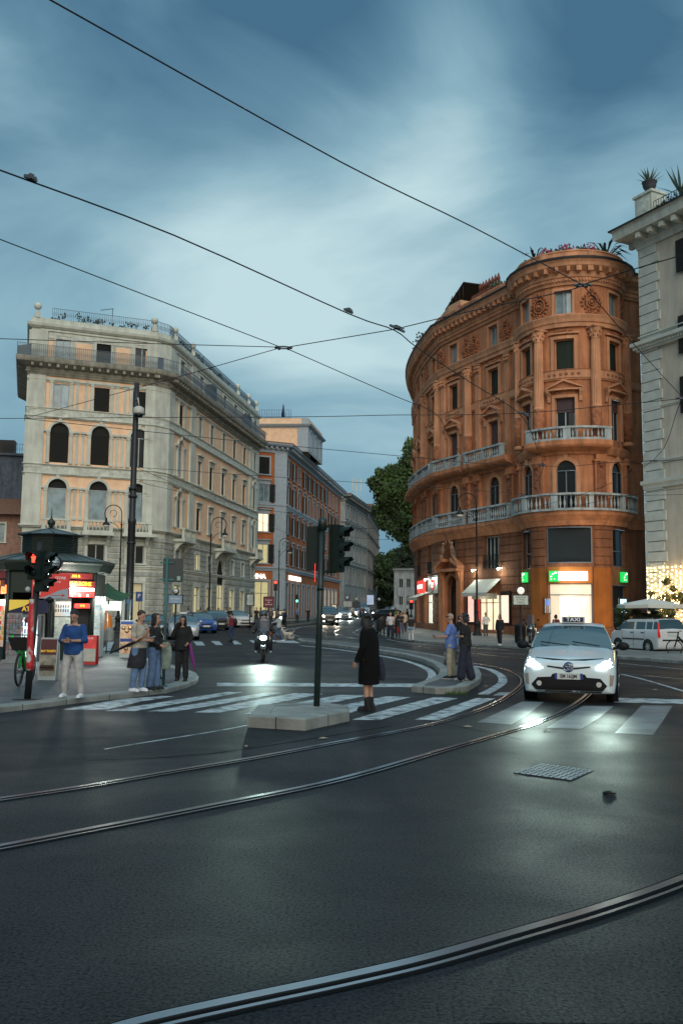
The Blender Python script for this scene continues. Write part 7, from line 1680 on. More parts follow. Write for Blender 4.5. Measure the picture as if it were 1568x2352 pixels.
def person(label, loc, rz, h=1.7, top=(.02, .02, .02), bot=(.02, .02, .03), shoe=(.02, .02, .02), hair='brown', hairlen=.0, sleeve='short', la=None, ra=None, ll=None, rl=None, lean=(0, 0), look=(0, 0), hem=.88, loose=.012, flare=0, coat=None, fem=False, lod=0, extra=None, seat=False, group=None, curly=0, shorts=False, bag=None, topname=None):
    root = thing('person', label, 'person', loc, rz, group); s = h / 1.83; root.scale = (s, s, s); vx = .017 if lod == 0 else .026
    sh = .165 if fem else .185; hp = .095
    la = la or ((-sh - .06, -.01, 1.12), (-sh - .05, .06, .87)); ra = ra or ((sh + .06, -.01, 1.12), (sh + .05, .06, .87))
    ll = ll or ((-.10, .03, .50), (-.11, -.01, .09)); rl = rl or ((.10, .03, .50), (.11, -.01, .09))
    pz = .93 if not seat else .93
    lx, ly = lean; neck = Vector((lx, ly, 1.46)); pel = Vector((0, 0, .95)); head = neck + Vector((lx * .3, ly * .3 + .025 + .05 * math.sin(-min(0, look[1])), .145 - .02 * abs(math.sin(look[1]))))
    sp = lambda t: pel.lerp(neck, t)
    SHL = [sp(.855) + Vector((-sh + .01, 0, .0)), sp(.855) + Vector((sh - .01, 0, .0))]
    wr = [Vector(la[1]), Vector(ra[1])]; el = [Vector(la[0]), Vector(ra[0])]
    kn = [Vector(ll[0]), Vector(rl[0])]; an = [Vector(ll[1]), Vector(rl[1])]; hj = [Vector((-hp, 0, .92)), Vector((hp, 0, .92))]
    HR = Matrix.Translation(head) @ Matrix.Rotation(look[0], 4, 'Z') @ Matrix.Rotation(look[1], 4, 'X')
    w = .92 if fem else 1.0
    # --- body
    mb = MB(); tors = [(0, .145 if fem else .15, .11), (.12, .165 if fem else .155, .12), (.32, .125 if fem else .14, .10), (.55, .155 * w, .115), (.78, .175 * w, .11), (.88, .16 * w, .09), (.97, .075, .065)]
    loft(mb, [(sp(t - .08), a, b) for t, a, b in tors]); cap(mb, sp(.85), neck + Vector((0, .005, .05)), .058, .052)
    for i in (0, 1):
        cap(mb, SHL[i], el[i], .05 * w, .04 * w); cap(mb, el[i], wr[i], .04 * w, .027 * w); cap(mb, sp(.84), SHL[i], .07, .055 * w)
        cap(mb, hj[i], kn[i], .085, .056); cap(mb, kn[i], an[i], .055, .037); cap(mb, an[i] + Vector((0, -.03, -.04)), an[i] + Vector((0, .13, -.055)), .034, .03)
    mb.M = HR; mb.ball((0, -.01, .03), (.074, .092, .098), 14, 10); mb.ball((0, .022, -.045), (.055, .062, .062), 12, 8); mb.ball((0, .04, -.085), (.035, .035, .03), 8, 6); cap(mb, (0, .082, .015), (0, .108, -.022), .011, .015, 8)
    for sg in (-1, 1): mb.ball((sg * .076, -.005, -.008), (.012, .022, .032), 8, 6)
    mb.M = Matrix.Identity(4); body = remesh(mb, vx if lod == 0 else .024, 'body', M_skin, root, 1)
    # --- hands, five fingers each, rooted in the palm and joined into the body mesh
    mh = MB()
    if lod < 2:
        for i in (0, 1):
            d = (wr[i] - el[i]).normalized(); sgn = -1 if i == 0 else 1; side = d.cross(Vector((sgn, 0, 0))); side = side.normalized() if side.length > .3 else d.orthogonal().normalized(); nrm = d.cross(side).normalized()
            fwd = side if side.y > 0 or abs(side.y) < .1 and side.z > 0 else -side; inw = Vector((-sgn, 0, 0)); inw = (inw - d * inw.dot(d)).normalized()
            pc = wr[i] + d * .045; mh.M = Matrix.Identity(4); cap(mh, wr[i] - d * .01, wr[i] + d * .075, .025, .03, 8)
            for k, fl in enumerate((.072, .082, .076, .06)):
                o = fwd * (.027 - .018 * k); a = pc + d * .042 + o; b = a + d * fl * .5 + inw * .008; c = b + d * fl * .38 + inw * .028; mh.tube([a, b, c], [.0095, .0088, .0065], 6)
            a = pc + fwd * .028; mh.tube([a, a + fwd * .025 + d * .02, a + fwd * .032 + d * .05 + inw * .012], [.011, .0105, .008], 6)
        ob = mh.mesh('hand', [M_skin]); bm = bmesh.new(); bm.from_mesh(body.data); bm.from_mesh(ob); bm.to_mesh(body.data); bm.free(); bpy.data.meshes.remove(ob)
        for p_ in body.data.polygons: p_.use_smooth = True
    if lod == 0:
        mb = MB(); mb.M = HR
        for sg in (-1, 1): mb.ball((sg * .03, .078, .012), (.011, .007, .007), 8, 5); mb.box((sg * .031, .080, .034), (.024, .006, .004))
        mb.build('eyes', M_eye, root); mb = MB(); mb.M = HR; mb.ball((0, .083, -.052), (.022, .008, .007), 8, 5); mb.build('mouth', M_lip, root)
    # --- hair
    if hair != 'none':
        mb = MB(); mb.M = HR
        if hair == 'bald': mb.ball((0, -.014, .036), (.077, .093, .097), 14, 10)
        else:
            mb.ball((0, -.034, .05), (.084, .092, .09), 14, 10); mb.ball((0, .012, .105), (.056, .058, .024), 10, 6); mb.M = Matrix.Translation(head) @ Matrix.Rotation(look[0], 4, 'Z') @ Matrix.Translation((0, .03 * -look[1], 0)) if look[1] < -.2 else HR
            if hairlen > 0:
                L = hairlen; loft(mb, [((0, -.07, -.0 - L), .08 + .02 * curly, .045), ((0, -.06, -L * .6), .10 + .03 * curly, .06 + .02 * curly), ((0, -.04, -L * .2), .10 + .03 * curly, .075 + .02 * curly), ((0, -.03, .05), .085, .08)][::1], 14)
                for sg in (-1, 1): cap(mb, (sg * .08, .01, .03), (sg * .09, .0, -L * .75), .03 + .012 * curly, .024, 8)
            for k in range(int(60 * curly)):
                a = rnd.uniform(0, 6.28); z = rnd.uniform(-hairlen, .11); r_ = .10 + .02 * curly; x, y = math.cos(a) * r_, math.sin(a) * r_ * .9 - .04
                if y > .045 and z < .06: continue
                k_ = 1 - max(0, z - .04) * 6; mb.ball((x * k_, y * k_, z), .024, 6, 4)
        remesh(mb, .011 if lod == 0 else .02, 'hair', hairm(hair), root, 1)
    # --- garments
    tm = cloth(top); bm_ = cloth(bot); e = loose
    mb = MB(); hz = (hem - .95) / .51
    rg = [(max(-.35, hz) - 0, .17 + e, .13 + e), (.05, .165 + e, .128 + e), (.30, .145 + e + (.0 if fem else .01), .115 + e), (.55, .165 * w + e, .125 + e), (.76, .178 * w + e * .5, .12 + e * .5), (.86, .145 * w + e * .3, .095), (.92, .085, .075)]
    loft(mb, [(sp(t), a, b) for t, a, b in rg])
    for i in (0, 1):
        cap(mb, sp(.84), SHL[i] + Vector((0, 0, -.015)), .07, .058 * w)
        if sleeve == 'long': cap(mb, SHL[i], el[i], .064 * w + e * .4, .054 * w + e * .4); cap(mb, el[i], wr[i] - (wr[i] - el[i]).normalized() * .01, .054 * w + e * .4, .040 + e * .3)
        elif sleeve == 'half': cap(mb, SHL[i], el[i], .058 * w + e * .4, .05 + e * .3); cap(mb, el[i], el[i].lerp(wr[i], .25), .058 + e * .3, .05)
        elif sleeve == 'short': cap(mb, SHL[i], SHL[i].lerp(el[i], .7), .057 * w + e * .5, .056 + e * .5)
    remesh(mb, vx, topname or ('shirt' if sleeve != 'long' else 'jacket'), tm, root, 2)
    mb = MB(); loft(mb, [((0, 0, .80), .15, .11), ((0, 0, .90), .165, .128), ((0, 0, 1.0), .152, .12), ((0, 0, 1.03), .145, .11)])
    for i in (0, 1):
        fk_ = flare; cap(mb, hj[i] + Vector((0, 0, -.02)), kn[i], .098 + .01, .070 + .012 + fk_ * .35); en = kn[i].lerp(an[i], .30 if shorts else .93)
        if shorts: en = kn[i]
        if not shorts: cap(mb, kn[i], en + Vector((0, -.005, 0)), .072 + .01 + fk_ * .35, .052 + .012 + fk_)
    remesh(mb, vx, 'trousers', bm_, root, 2)
    for i in (0, 1):
        mb = MB(); a = an[i]; cap(mb, a + Vector((0, -.035, -.035)), a + Vector((0, .135, -.05)), .045, .037); cap(mb, a + Vector((0, -.01, .02)), a + Vector((0, -.02, -.03)), .047, .045)
        if an[i].z < .2: mb.box((a.x, a.y + .05, a.z - .078), (.085, .27, .02))
        remesh(mb, .016, 'shoe', cloth(shoe), root, 1)
    if coat:   # long coat or skirt: rings (z, rx, ry, dx, dy), colour, name
        mb = MB(); loft(mb, [((dx, dy, z), a, b) for z, a, b, dx, dy in coat[0]])
        if len(coat) > 3:
            for A, B_, r0, r1 in coat[3]: cap(mb, A, B_, r0, r1)
        remesh(mb, vx, coat[2], cloth(coat[1]) if not isinstance(coat[1], bpy.types.Material) else coat[1], root, 2)
    if extra: extra(root)
    return root
def held(root, name, m, fn, label=None):
    mb = MB(); fn(mb); o = mb.build(name, m, root); return o
def thing_at(root, name, label, cat, m, fn, vox=None):
    """a separate thing (bag, umbrella) placed where a person holds it: built in that person's frame"""
    mb = MB(); s = root.scale[0]; fn(mb)
    t = remesh(mb, vox, name, m, None, 1) if vox else mb.build(name, m)
    t.location = root.location; t.rotation_euler = root.rotation_euler; t.scale = root.scale; tag(t, label, cat); return t
FACE = math.pi    # turned to the camera
# 1. woman in the long black coat, back three-quarter, head bowed, facing left
p = G(846, 1634)
M_coat = mat('black_tweed_coat', (.006, .006, .0065), .95, spec=.15, speck=.5, bump=.4, bscale=50)
w1 = person('woman with long dark curls in a long black coat standing on the crossing', p, R_(62), 1.76, (.008, .008, .009), (.30, .17, .12), (.008, .008, .008), 'black', .34, 'long', ((-.22, .0, 1.13), (-.22, .13, .88)), ((.21, -.03, 1.12), (.19, -.02, .88)), ((-.075, .015, .50), (-.075, .0, .10)), ((.075, .015, .50), (.075, -.02, .10)), (0, .02), (.25, -.5), fem=True, curly=1.5, loose=.035,
     coat=([(.47, .20, .19, 0, 0), (.60, .20, .185, 0, 0), (.85, .205, .18, 0, -.01), (1.05, .20, .17, 0, -.01), (1.25, .21, .165, 0, 0), (1.38, .19, .14, 0, .01), (1.46, .09, .09, 0, .01)], M_coat, 'long_coat',
           [((-.17, .01, 1.38), (-.235, .0, 1.13), .075, .065), ((-.235, .0, 1.13), (-.225, .11, .92), .065, .055), ((.17, .01, 1.38), (.225, -.03, 1.12), .075, .065), ((.225, -.03, 1.12), (.205, -.02, .92), .065, .055)]))
for o in [x for x in w1.children if x.name.startswith('trousers')]: bpy.data.objects.remove(o)
mb = MB()
for sx in (-.075, .075): cap(mb, (sx, -.005, .34 - .12), (sx, -.01, .07), .056, .052)
remesh(mb, .015, 'boot_shaft', cloth((.008, .008, .008)), w1, 1)
thing_at(w1, 'shoulder_bag', 'navy bag with a red edge hanging behind the woman in the black coat', 'bag', cloth((.012, .014, .03)), lambda mb: (loft(mb, [((.10, -.22, .54), .04, .05), ((.10, -.22, .66), .06, .06), ((.10, -.20, .82), .06, .06), ((.12, -.17, .95), .03, .04)])), .02)
# 2. couple on the island
p = G(1036, 1560, .14)
m1 = person('bald man in a blue T-shirt and sunglasses on the tram island holding a phone', p, R_(72), 1.62, (.12, .20, .48), (.36, .32, .24), (.015, .015, .018), 'bald', 0, 'short', ((-.24, .08, 1.12), (-.18, .32, 1.10)), ((.24, -.02, 1.1), (.22, .02, .83)), ((-.10, .03, .50), (-.10, .03, .09)), ((.10, .0, .5), (.10, -.06, .09)), (0, .0), (0, -.1), hem=.80, loose=.03,
    extra=lambda r: (held(r, 'sunglasses', M_plast, lambda mb: (mb.box((0, .11, 1.655), (.13, .03, .035)), mb.box((.07, .05, 1.66), (.008, .12, .012)), mb.box((-.07, .05, 1.66), (.008, .12, .012)))), held(r, 'phone', M_plast, lambda mb: mb.box((-.16, .42, 1.13), (.07, .14, .01), 0, .4)), held(r, 'shoe_sole', M_wframe, lambda mb: (mb.box((-.10, .085, .012), (.1, .3, .022)), mb.box((.10, -.005, .012), (.1, .3, .022))))))
thing_at(m1, 'shopping_bag', 'black printed carrier bag with yellow lettering held by the bald man', 'bag', mat('printed_bag', (.01, .011, .01), .5, col2=(.35, .37, .36), vscale=7), lambda mb: (mb.box((.24, .0, .55), (.16, .46, .40), 0), mb.tube([(.24, -.1, .75), (.23, -.03, .84), (.23, .08, .84), (.24, .14, .75)], .008, 5)))
p = G(1069, 1564, .14)
m2 = person('dark-haired woman in black top and wide navy trousers with a crossbody bag', p, R_(66), 1.64, (.009, .009, .010), (.016, .018, .035), (.30, .30, .28), 'black', .12, 'short', ((-.21, .02, 1.13), (-.02, .20, 1.12)), ((.21, .03, 1.12), (.20, .16, .93)), ((-.09, .07, .50), (-.09, .10, .09)), ((.09, -.03, .5), (.09, -.12, .09)), (0, .01), (.35, .0), fem=True, curly=.5, hem=.86, flare=.055, loose=.028,
    extra=lambda r: (held(r, 'glasses', M_plast, lambda mb: mb.box((-.04, .10, 1.64), (.11, .01, .03), .35)), held(r, 'wristwatch', M_rim, lambda mb: mb.lathe([(.03, 0), (.03, .03)], 10, (-.05, .17, 1.12), (.7, .7, 0)))))
thing_at(m2, 'crossbody_bag', 'small brown flap bag with gold clasp on the hip of the woman in navy trousers', 'bag', mat('brown_leather', (.05, .02, .018), .4), lambda mb: (mb.box((-.08 + .26, .10, .96), (.07, .24, .17), 0), mb.box((-.08 + .30, .10, .99), (.02, .25, .12)), mb.tube([(.19, .0, 1.03), (.05, -.12, 1.25), (-.12, .02, 1.42)], .008, 5), mb.tube([(.19, .2, 1.03), (.1, .17, 1.25), (-.10, .06, 1.42)], .008, 5)))
# 3. man in blue shirt at the left kerb
p = G(165, 1602, .10)
def _strap(r): held(r, 'phone', M_plast, lambda mb: mb.box((0, .33, 1.13), (.15, .07, .012), 0, .3))
m3 = person('man in a blue shirt and light trousers looking down at his phone before the kiosk', p, math.pi + R_(-8), 1.66, (.008, .055, .20), (.40, .40, .39), (.62, .64, .66), 'black', 0, 'half', ((-.25, .05, 1.12), (-.06, .27, 1.12)), ((.25, .05, 1.12), (.06, .27, 1.12)), ((-.15, .05, .50), (-.20, .03, .09)), ((.14, .05, .50), (.17, -.0, .09)), (0, .0), (0, -.55), hem=.84, loose=.028, extra=_strap)
# 4. couple by the turquoise pole
p = G(316, 1589, .10)
m4 = person('man in a beige T-shirt with a dark jacket tied at his waist reading his phone', p, math.pi + R_(62), 1.66, (.36, .33, .27), (.10, .17, .30), (.62, .64, .68), 'brown', 0, 'short', ((-.2, .06, 1.10), (-.08, .27, 1.13)), ((.24, .05, 1.10), (.1, .27, 1.10)), ((-.09, .04, .5), (-.09, .02, .09)), ((.10, .0, .5), (.11, -.06, .09)), (0, .0), (0, -.35), hem=.92, loose=.025, extra=lambda r: held(r, 'phone', M_wframe, lambda mb: mb.box((.02, .36, 1.16), (.07, .15, .012), 0, .3)),
    coat=([(.50, .17, .20, .04, -.05), (.62, .20, .20, .02, -.03), (.82, .19, .17, 0, -.02), (.95, .175, .15, 0, -.01), (1.0, .165, .14, 0, 0)], (.012, .012, .014), 'tied_jacket'))
thing_at(m4, 'umbrella', 'closed black umbrella with a curved orange handle held by the man in beige', 'umbrella', M_black, lambda mb: (mb.tube([(.22, -.62, .80), (.22, -.1, 1.0), (.20, .2, 1.12)], [.012, .035, .02], 8)))
uo = [o for o in bpy.data.objects if o.name.startswith('umbrella')][-1]; mb = MB(); mb.tube([(.20, .2, 1.12), (.20, .34, 1.19), (.20, .42, 1.28), (.20, .38, 1.35), (.20, .31, 1.33)], .016, 6); mb.build('handle', mat('orange_handle', (.5, .12, .02), .4), uo)
p = G(352, 1584, .10)
m5 = person('woman in black top and jeans with a grey-green coat by the turquoise pole', p, math.pi + R_(75), 1.60, (.010, .010, .012), (.09, .15, .27), (.02, .018, .012), 'black', .18, 'long', ((-.21, .0, 1.12), (-.14, .20, 1.05)), ((.21, .0, 1.12), (.16, .20, 1.02)), ((-.08, .03, .5), (-.08, .05, .09)), ((.09, .0, .5), (.09, -.05, .09)), (0, 0), (.1, .0), fem=True, hem=.90, flare=.02,
    extra=lambda r: held(r, 'shoulder_strap', mat('beige_strap', (.35, .3, .24), .6), lambda mb: mb.tube([(-.1, .02, 1.43), (-.2, .12, 1.2), (-.18, .14, 1.0)], .014, 5)))
thing_at(m5, 'folded_coat', 'grey-green coat hanging from the arm of the woman in jeans', 'coat', cloth((.17, .22, .19)), lambda mb: (loft(mb, [((-.15, .22, .45), .05, .10), ((-.15, .24, .7), .07, .14), ((-.15, .22, .95), .07, .13), ((-.15, .20, 1.08), .06, .08)])), .02)
# 5. woman phoning, magenta umbrella
p = G(417, 1564, .10)
m6 = person('woman dressed in black talking on her phone at the tip of the kiosk pavement', p, math.pi + R_(-5), 1.55, (.008, .008, .009), (.010, .010, .012), (.02, .012, .008), 'black', .24, 'long', ((-.24, .02, 1.14), (-.20, .17, 1.02)), ((.25, .10, 1.20), (.10, .13, 1.52)), ((-.09, .02, .5), (-.12, .06, .09)), ((.10, .02, .5), (.12, -.02, .09)), (0, 0), (-.1, -.3), fem=True, hem=.80, loose=.035, flare=.015)
thing_at(m6, 'umbrella', 'closed magenta umbrella beside the woman on the phone', 'umbrella', mat('magenta_nylon', (.22, .02, .20), .6), lambda mb: mb.tube([(-.24, .14, 1.05), (-.25, .12, .88), (-.30, .08, .6), (-.36, .04, .33), (-.37, .03, .26)], [.012, .035, .05, .02, .006], 8))
thing_at(m6, 'handbag', 'black shoulder bag at the hip of the woman on the phone', 'bag', M_black, lambda mb: mb.ball((.24, -.03, .92), (.09, .13, .15), 10, 8))
# 6. scooter rider
rp_ = sc.location
rider = person('rider in dark jacket and helmet on the maxi scooter', rp_, SRZ, 1.80, (.02, .022, .022), (.02, .02, .025), (.45, .46, .46), 'none', 0, 'long', ((-.34, .22, 1.02), (-.34, .34, 1.05)), ((.34, .22, 1.02), (.34, .34, 1.05)), ((-.24, .35, .72), (-.25, .22, .38)), ((.24, .35, .72), (.25, .22, .38)), (0, .02), (0, 0), loose=.04,
    extra=lambda r: (held(r, 'helmet', mat('helmet_grey', (.05, .06, .075), .3), lambda mb: (mb.ball((0, .03, 1.665), (.125, .145, .13), 16, 10))), held(r, 'visor', M_winglass, lambda mb: mb.ball((0, .075, 1.66), (.10, .12, .07), 12, 8))))
rider.location = (rp_.x + .3 * math.sin(SRZ), rp_.y - .3 * math.cos(SRZ), -.02)
# 7. man in maroon with backpack, crossing to the left
p = G(531, 1474)
m7 = person('man in a maroon T-shirt with a black backpack crossing the far road', p, R_(80), 1.68, (.16, .012, .025), (.02, .035, .09), (.015, .015, .015), 'black', 0, 'short', ((-.22, .1, 1.15), (-.1, .22, 1.38)), ((.22, .0, 1.12), (.21, .08, .90)), ((-.09, .12, .52), (-.09, -.08, .13)), ((.09, -.02, .5), (.09, .04, .09)), (0, 0), (0, 0), hem=.95, loose=.04, lod=1)
thing_at(m7, 'backpack', 'black backpack on the back of the man in maroon', 'bag', M_black, lambda mb: mb.ball((0, -.24, 1.18), (.15, .12, .24), 10, 8))
# 8. dog walker and two dogs
p = G(640, 1475)
m8 = person('long-haired person in a grey sweatshirt and jeans striding with two dogs', p, R_(75), 1.68, (.32, .35, .35), (.05, .09, .16), (.5, .5, .5), 'brown', .28, 'long', ((-.2, .2, 1.2), (-.15, .5, 1.12)), ((.2, -.02, 1.12), (.2, .05, .9)), ((-.09, .2, .55), (-.09, .32, .12)), ((.09, -.05, .5), (.09, -.28, .14)), (0, .04), (0, 0), fem=True, loose=.05, lod=1)
def dog(label, loc, rz, s, m):
    root = thing('dog', label, 'dog', loc, rz); root.scale = (s, s, s); mb = MB()
    for a, b, r0, r1 in (((0, -.18, .30), (0, .12, .29), .085, .105), ((0, .12, .30), (0, .24, .42), .08, .055), ((0, .25, .45), (0, .28, .45), .07, .06), ((0, .28, .44), (0, .40, .42), .04, .028), ((0, -.24, .34), (0, -.36, .47), .025, .018)): cap(mb, a, b, r0, r1)
    for sg in (-1, 1):
        cap(mb, (sg * .05, .13, .24), (sg * .055, .14 + sg * .05, .13), .035, .022); cap(mb, (sg * .055, .14 + sg * .05, .13), (sg * .055, .13 + sg * .07, .02), .021, .02); cap(mb, (sg * .055, .13 + sg * .07, .02), (sg * .055, .16 + sg * .07, .018), .02, .018)
        cap(mb, (sg * .05, -.18, .26), (sg * .06, -.13 - sg * .03, .19), .05, .035); cap(mb, (sg * .06, -.13 - sg * .03, .19), (sg * .06, -.21 - sg * .04, .11), .03, .02); cap(mb, (sg * .06, -.21 - sg * .04, .11), (sg * .06, -.19 - sg * .04, .02), .019, .02)
        mb.ball((sg * .06, .23, .47), (.02, .03, .06), 6, 5)
    remesh(mb, .013, 'body', m, root, 1); mb = MB(); mb.ball((0, .43, .425), .014, 6, 5); mb.ball((.03, .31, .475), .008, 5, 4); mb.ball((-.03, .31, .475), .008, 5, 4); mb.build('nose_and_eyes', M_eye, root); return root
dog('small reddish-brown dog at the walker\'s feet', G(624, 1470), R_(60), 1.15, mat('brown_fur', (.16, .06, .025), .9, bump=.5, bscale=30)); dog('fluffy cream dog trailing behind the dog walker', G(660, 1470), R_(80), 1.2, mat('cream_fur', (.45, .40, .32), .9, bump=.5, bscale=30))
# 9. pavement on the right
walk = dict(ll=((-.09, .12, .52), (-.09, .10, .10)), rl=((.09, .0, .5), (.09, -.16, .12)))
p = G(1148, 1483, .12)
m9 = person('woman in a black suit and white trainers walking past the lit shop', p, math.pi + R_(-38), 1.64, (.008, .008, .009), (.010, .010, .011), (.6, .6, .6), 'brown', .16, 'long', None, None, ((-.1, .12, .52), (-.13, .16, .1)), ((.1, 0, .5), (.12, -.12, .11)), (0, 0), (-.3, 0), fem=True, loose=.03, hem=.78, lod=1)
p = G(906, 1469)
m10 = person('man in a dark jacket and blue shirt stepping off the kerb with a red bag', p, math.pi + R_(60), 1.68, (.012, .012, .016), (.02, .022, .035), (.01, .01, .01), 'black', 0, 'long', ((-.2, .1, 1.12), (-.12, .3, 1.1)), None, ((-.09, .1, .52), (-.09, .12, .1)), ((.09, -.02, .5), (.09, -.2, .14)), loose=.04, lod=1, extra=lambda r: held(r, 'shirt_front', cloth((.02, .1, .3)), lambda mb: loft(mb, [((0, .06, .95), .08, .10), ((0, .06, 1.3), .08, .085)], 10)))
thing_at(m10, 'red_bag', 'bright red shopping bag carried by the man in the dark jacket', 'bag', mat('red_bag', (.6, .02, .015), .5, emit=(1, .03, .02), es=.0), lambda mb: (mb.box((-.30, .02, .60), (.06, .34, .36), 0), mb.tube([(-.30, -.08, .78), (-.28, 0, .93), (-.30, .1, .78)], .012, 5)))
def bystander(px, py, Y, rz, label, top, bot, h=1.68, hair='brown', hl=0.0, fem=False, hh=.12, **kw):
    q = at_y(px, py, Y); return person(label, (q.x, Y, gz(Y) + hh), rz, h, top, bot, kw.pop('shoe', (.02, .02, .02)), hair, hl, kw.pop('sleeve', 'short'), fem=fem, lod=kw.pop('lod', 2), **kw)
q = G(925, 1457, .12); bystander(925, 0, q.y, math.pi, 'woman in black top and violet trousers looking at her phone by the railing', (.012, .012, .013), (.09, .08, .14), 1.62, 'black', .05, True, la=((-.2, .08, 1.12), (-.05, .25, 1.15)), ra=((.2, .08, 1.12), (.05, .25, 1.15)))
bystander(932, 0, 68, math.pi, 'woman in a pale beige dress farther up the right pavement', (.42, .36, .26), (.02, .02, .02), 1.66, 'blonde', .2, True, hem=.6, **walk)
bystander(946, 0, 50, 0.1, 'person in black top with denim jacket round the waist walking away', (.012, .012, .013), (.45, .46, .45), 1.62, 'black', .1, True, coat=([(.75, .19, .15, 0, 0), (.98, .17, .14, 0, 0)], (.12, .20, .30), 'tied_jacket'), **walk)
bystander(902, 0, 56, math.pi, 'man in a white shirt behind the man with the red bag', (.5, .5, .5), (.02, .02, .03), 1.7, 'black', 0, **walk)
bystander(918.5, 0, 66, math.pi, 'person in dark waistcoat and pale sleeves on the right pavement', (.02, .02, .02), (.02, .02, .02), 1.68, 'brown', 0, **walk)
bystander(852, 0, 54, R_(30), 'man in a pale blue shirt standing behind the railing, seen from behind', (.38, .46, .52), (.02, .02, .03), 1.7, 'black', 0, hh=.0)
bystander(860, 0, 57, R_(-40), 'second person in pale blue beside the railing gap', (.36, .44, .50), (.3, .36, .4), 1.66, 'brown', .05, True, hh=.0)
bystander(1104.5, 0, 60, R_(20), 'man in a white T-shirt half hidden by the street lamp base', (.55, .55, .55), (.06, .06, .06), 1.7, 'grey', 0, ra=((.32, 0, 1.15), (.2, .1, 1.0)))
bystander(1048, 0, 42, R_(-70), 'person in black behind the couple reaching to her hair', (.01, .01, .011), (.2, .28, .42), 1.55, 'brown', .1, True, ra=((.25, .1, 1.25), (.1, .1, 1.55)))
bystander(1254, 0, 52, 0.05, 'woman in a dark red jacket with a white tote before the bank', (.12, .012, .018), (.02, .02, .03), 1.66, 'black', .12, True, sleeve='long', extra=lambda r: held(r, 'tote_bag', cloth((.5, .5, .48)), lambda mb: (mb.box((-.16, -.2, .85), (.3, .1, .36)), mb.tube([(-.2, -.18, 1.0), (-.15, -.12, 1.42)], .015, 4))))
bystander(1414, 0, 47, math.pi + .5, 'blonde woman in black behind the small white hatchback', (.01, .01, .011), (.02, .02, .02), 1.62, 'blonde', .2, True, sleeve='long')
bystander(1566, 0, 43, R_(60), 'person dressed in dark clothes cut off by the right edge', (.015, .015, .016), (.012, .012, .014), 1.7, 'brown', 0, sleeve='long', ll=((-.1, .3, .7), (-.1, .15, .3)))
# bystanders in front of the cream palace and the corner cafe
far = [(471, 75, 'person in a white T-shirt behind the blue hatchback', (.45, .45, .45)), (499, 76, 'bearded man in black behind the grey people carrier', (.015, .015, .015)), (513, 77, 'dark-haired man in green-black by the poster panel', (.02, .03, .025)), (523, 78, 'curly-haired person in grey by the palace entrance', (.12, .13, .14)), (536, 76, 'person in black wearing a pale cap behind the parked cars', (.015, .015, .02)),
       (553, 82, 'person in a dark coat close to the palace wall', (.015, .016, .015)), (560, 80, 'person in black next to the crouching figure', (.012, .012, .012)), (605, 84, 'person in grey, leftmost of the group at the far crossing', (.2, .2, .19)), (617, 84, 'tall person in black, second of the group at the far crossing', (.012, .012, .012)), (626, 84, 'person in black, third of the group at the far crossing', (.014, .014, .014)),
       (637, 84, 'person in dark brown, fourth of the group at the far crossing', (.03, .025, .02)), (647.5, 84, 'person in dark grey, rightmost of the group at the far crossing', (.08, .08, .08)), (661, 84, 'person in a pale coat walking a white dog by the town house', (.18, .19, .19)), (704, 96, 'person in pale blue by the green traffic light', (.12, .18, .3)), (727, 98, 'person in black just left of the signal pole in the distance', (.012, .012, .012)),
       (938, 90, 'person in dark clothes at the far end of the right pavement', (.02, .02, .025)), (915, 92, 'person in a yellow-green vest beyond the railing', (.12, .3, .04)), (912, 108, 'distant dark pedestrian under the plane tree', (.02, .02, .02)), (845, 118, 'distant pedestrian in blue near the far scooter', (.04, .08, .16)), (838, 122, 'distant pedestrian in pink in the middle of the street', (.25, .08, .1))]
protos = {}
for i, (px, Y, lab, c) in enumerate(far):
    q = at_y(px, 0, Y); k = i % 3
    kw = [dict(), dict(la=((-.22, .1, 1.12), (-.08, .25, 1.1)), ra=((.22, .1, 1.12), (.08, .25, 1.1))), dict(ll=((-.09, .12, .52), (-.09, .10, .10)), rl=((.09, .0, .5), (.09, -.16, .12)))][k]
    pr = person(lab, (q.x, Y, gz(Y) + .12), math.pi + rnd.uniform(-1.3, 1.3), rnd.uniform(1.6, 1.76), c, (.02, .025, .035), (.02, .02, .02), rnd.choice(['black', 'brown']), rnd.choice([0, .08, .15]), 'long' if i % 2 else 'short', lod=2, group='people in the distance', **kw)
# rider on the distant scooter
for sc_, lab in ((sc2, 'helmeted rider on the distant scooter with the warm headlight'), (sc3, 'helmeted rider on the scooter by the cream palace corner')):
    rr = person(lab, sc_.location, sc_.rotation_euler.z, 1.7, (.02, .02, .022), (.02, .02, .02), (.02, .02, .02), 'none', 0, 'long', ((-.3, .2, 1.05), (-.3, .34, 1.05)), ((.3, .2, 1.05), (.3, .34, 1.05)), ((-.2, .35, .72), (-.2, .2, .38)), ((.2, .35, .72), (.2, .2, .38)), lod=2, extra=lambda r: held(r, 'helmet', mat('helmet_grey', (.05, .06, .075), .3), lambda mb: mb.ball((0, .03, 1.665), (.125, .145, .13), 12, 8)))
    z_ = sc_.rotation_euler.z; rr.location = (sc_.location.x + .3 * math.sin(z_), sc_.location.y - .3 * math.cos(z_), sc_.location.z - .02)
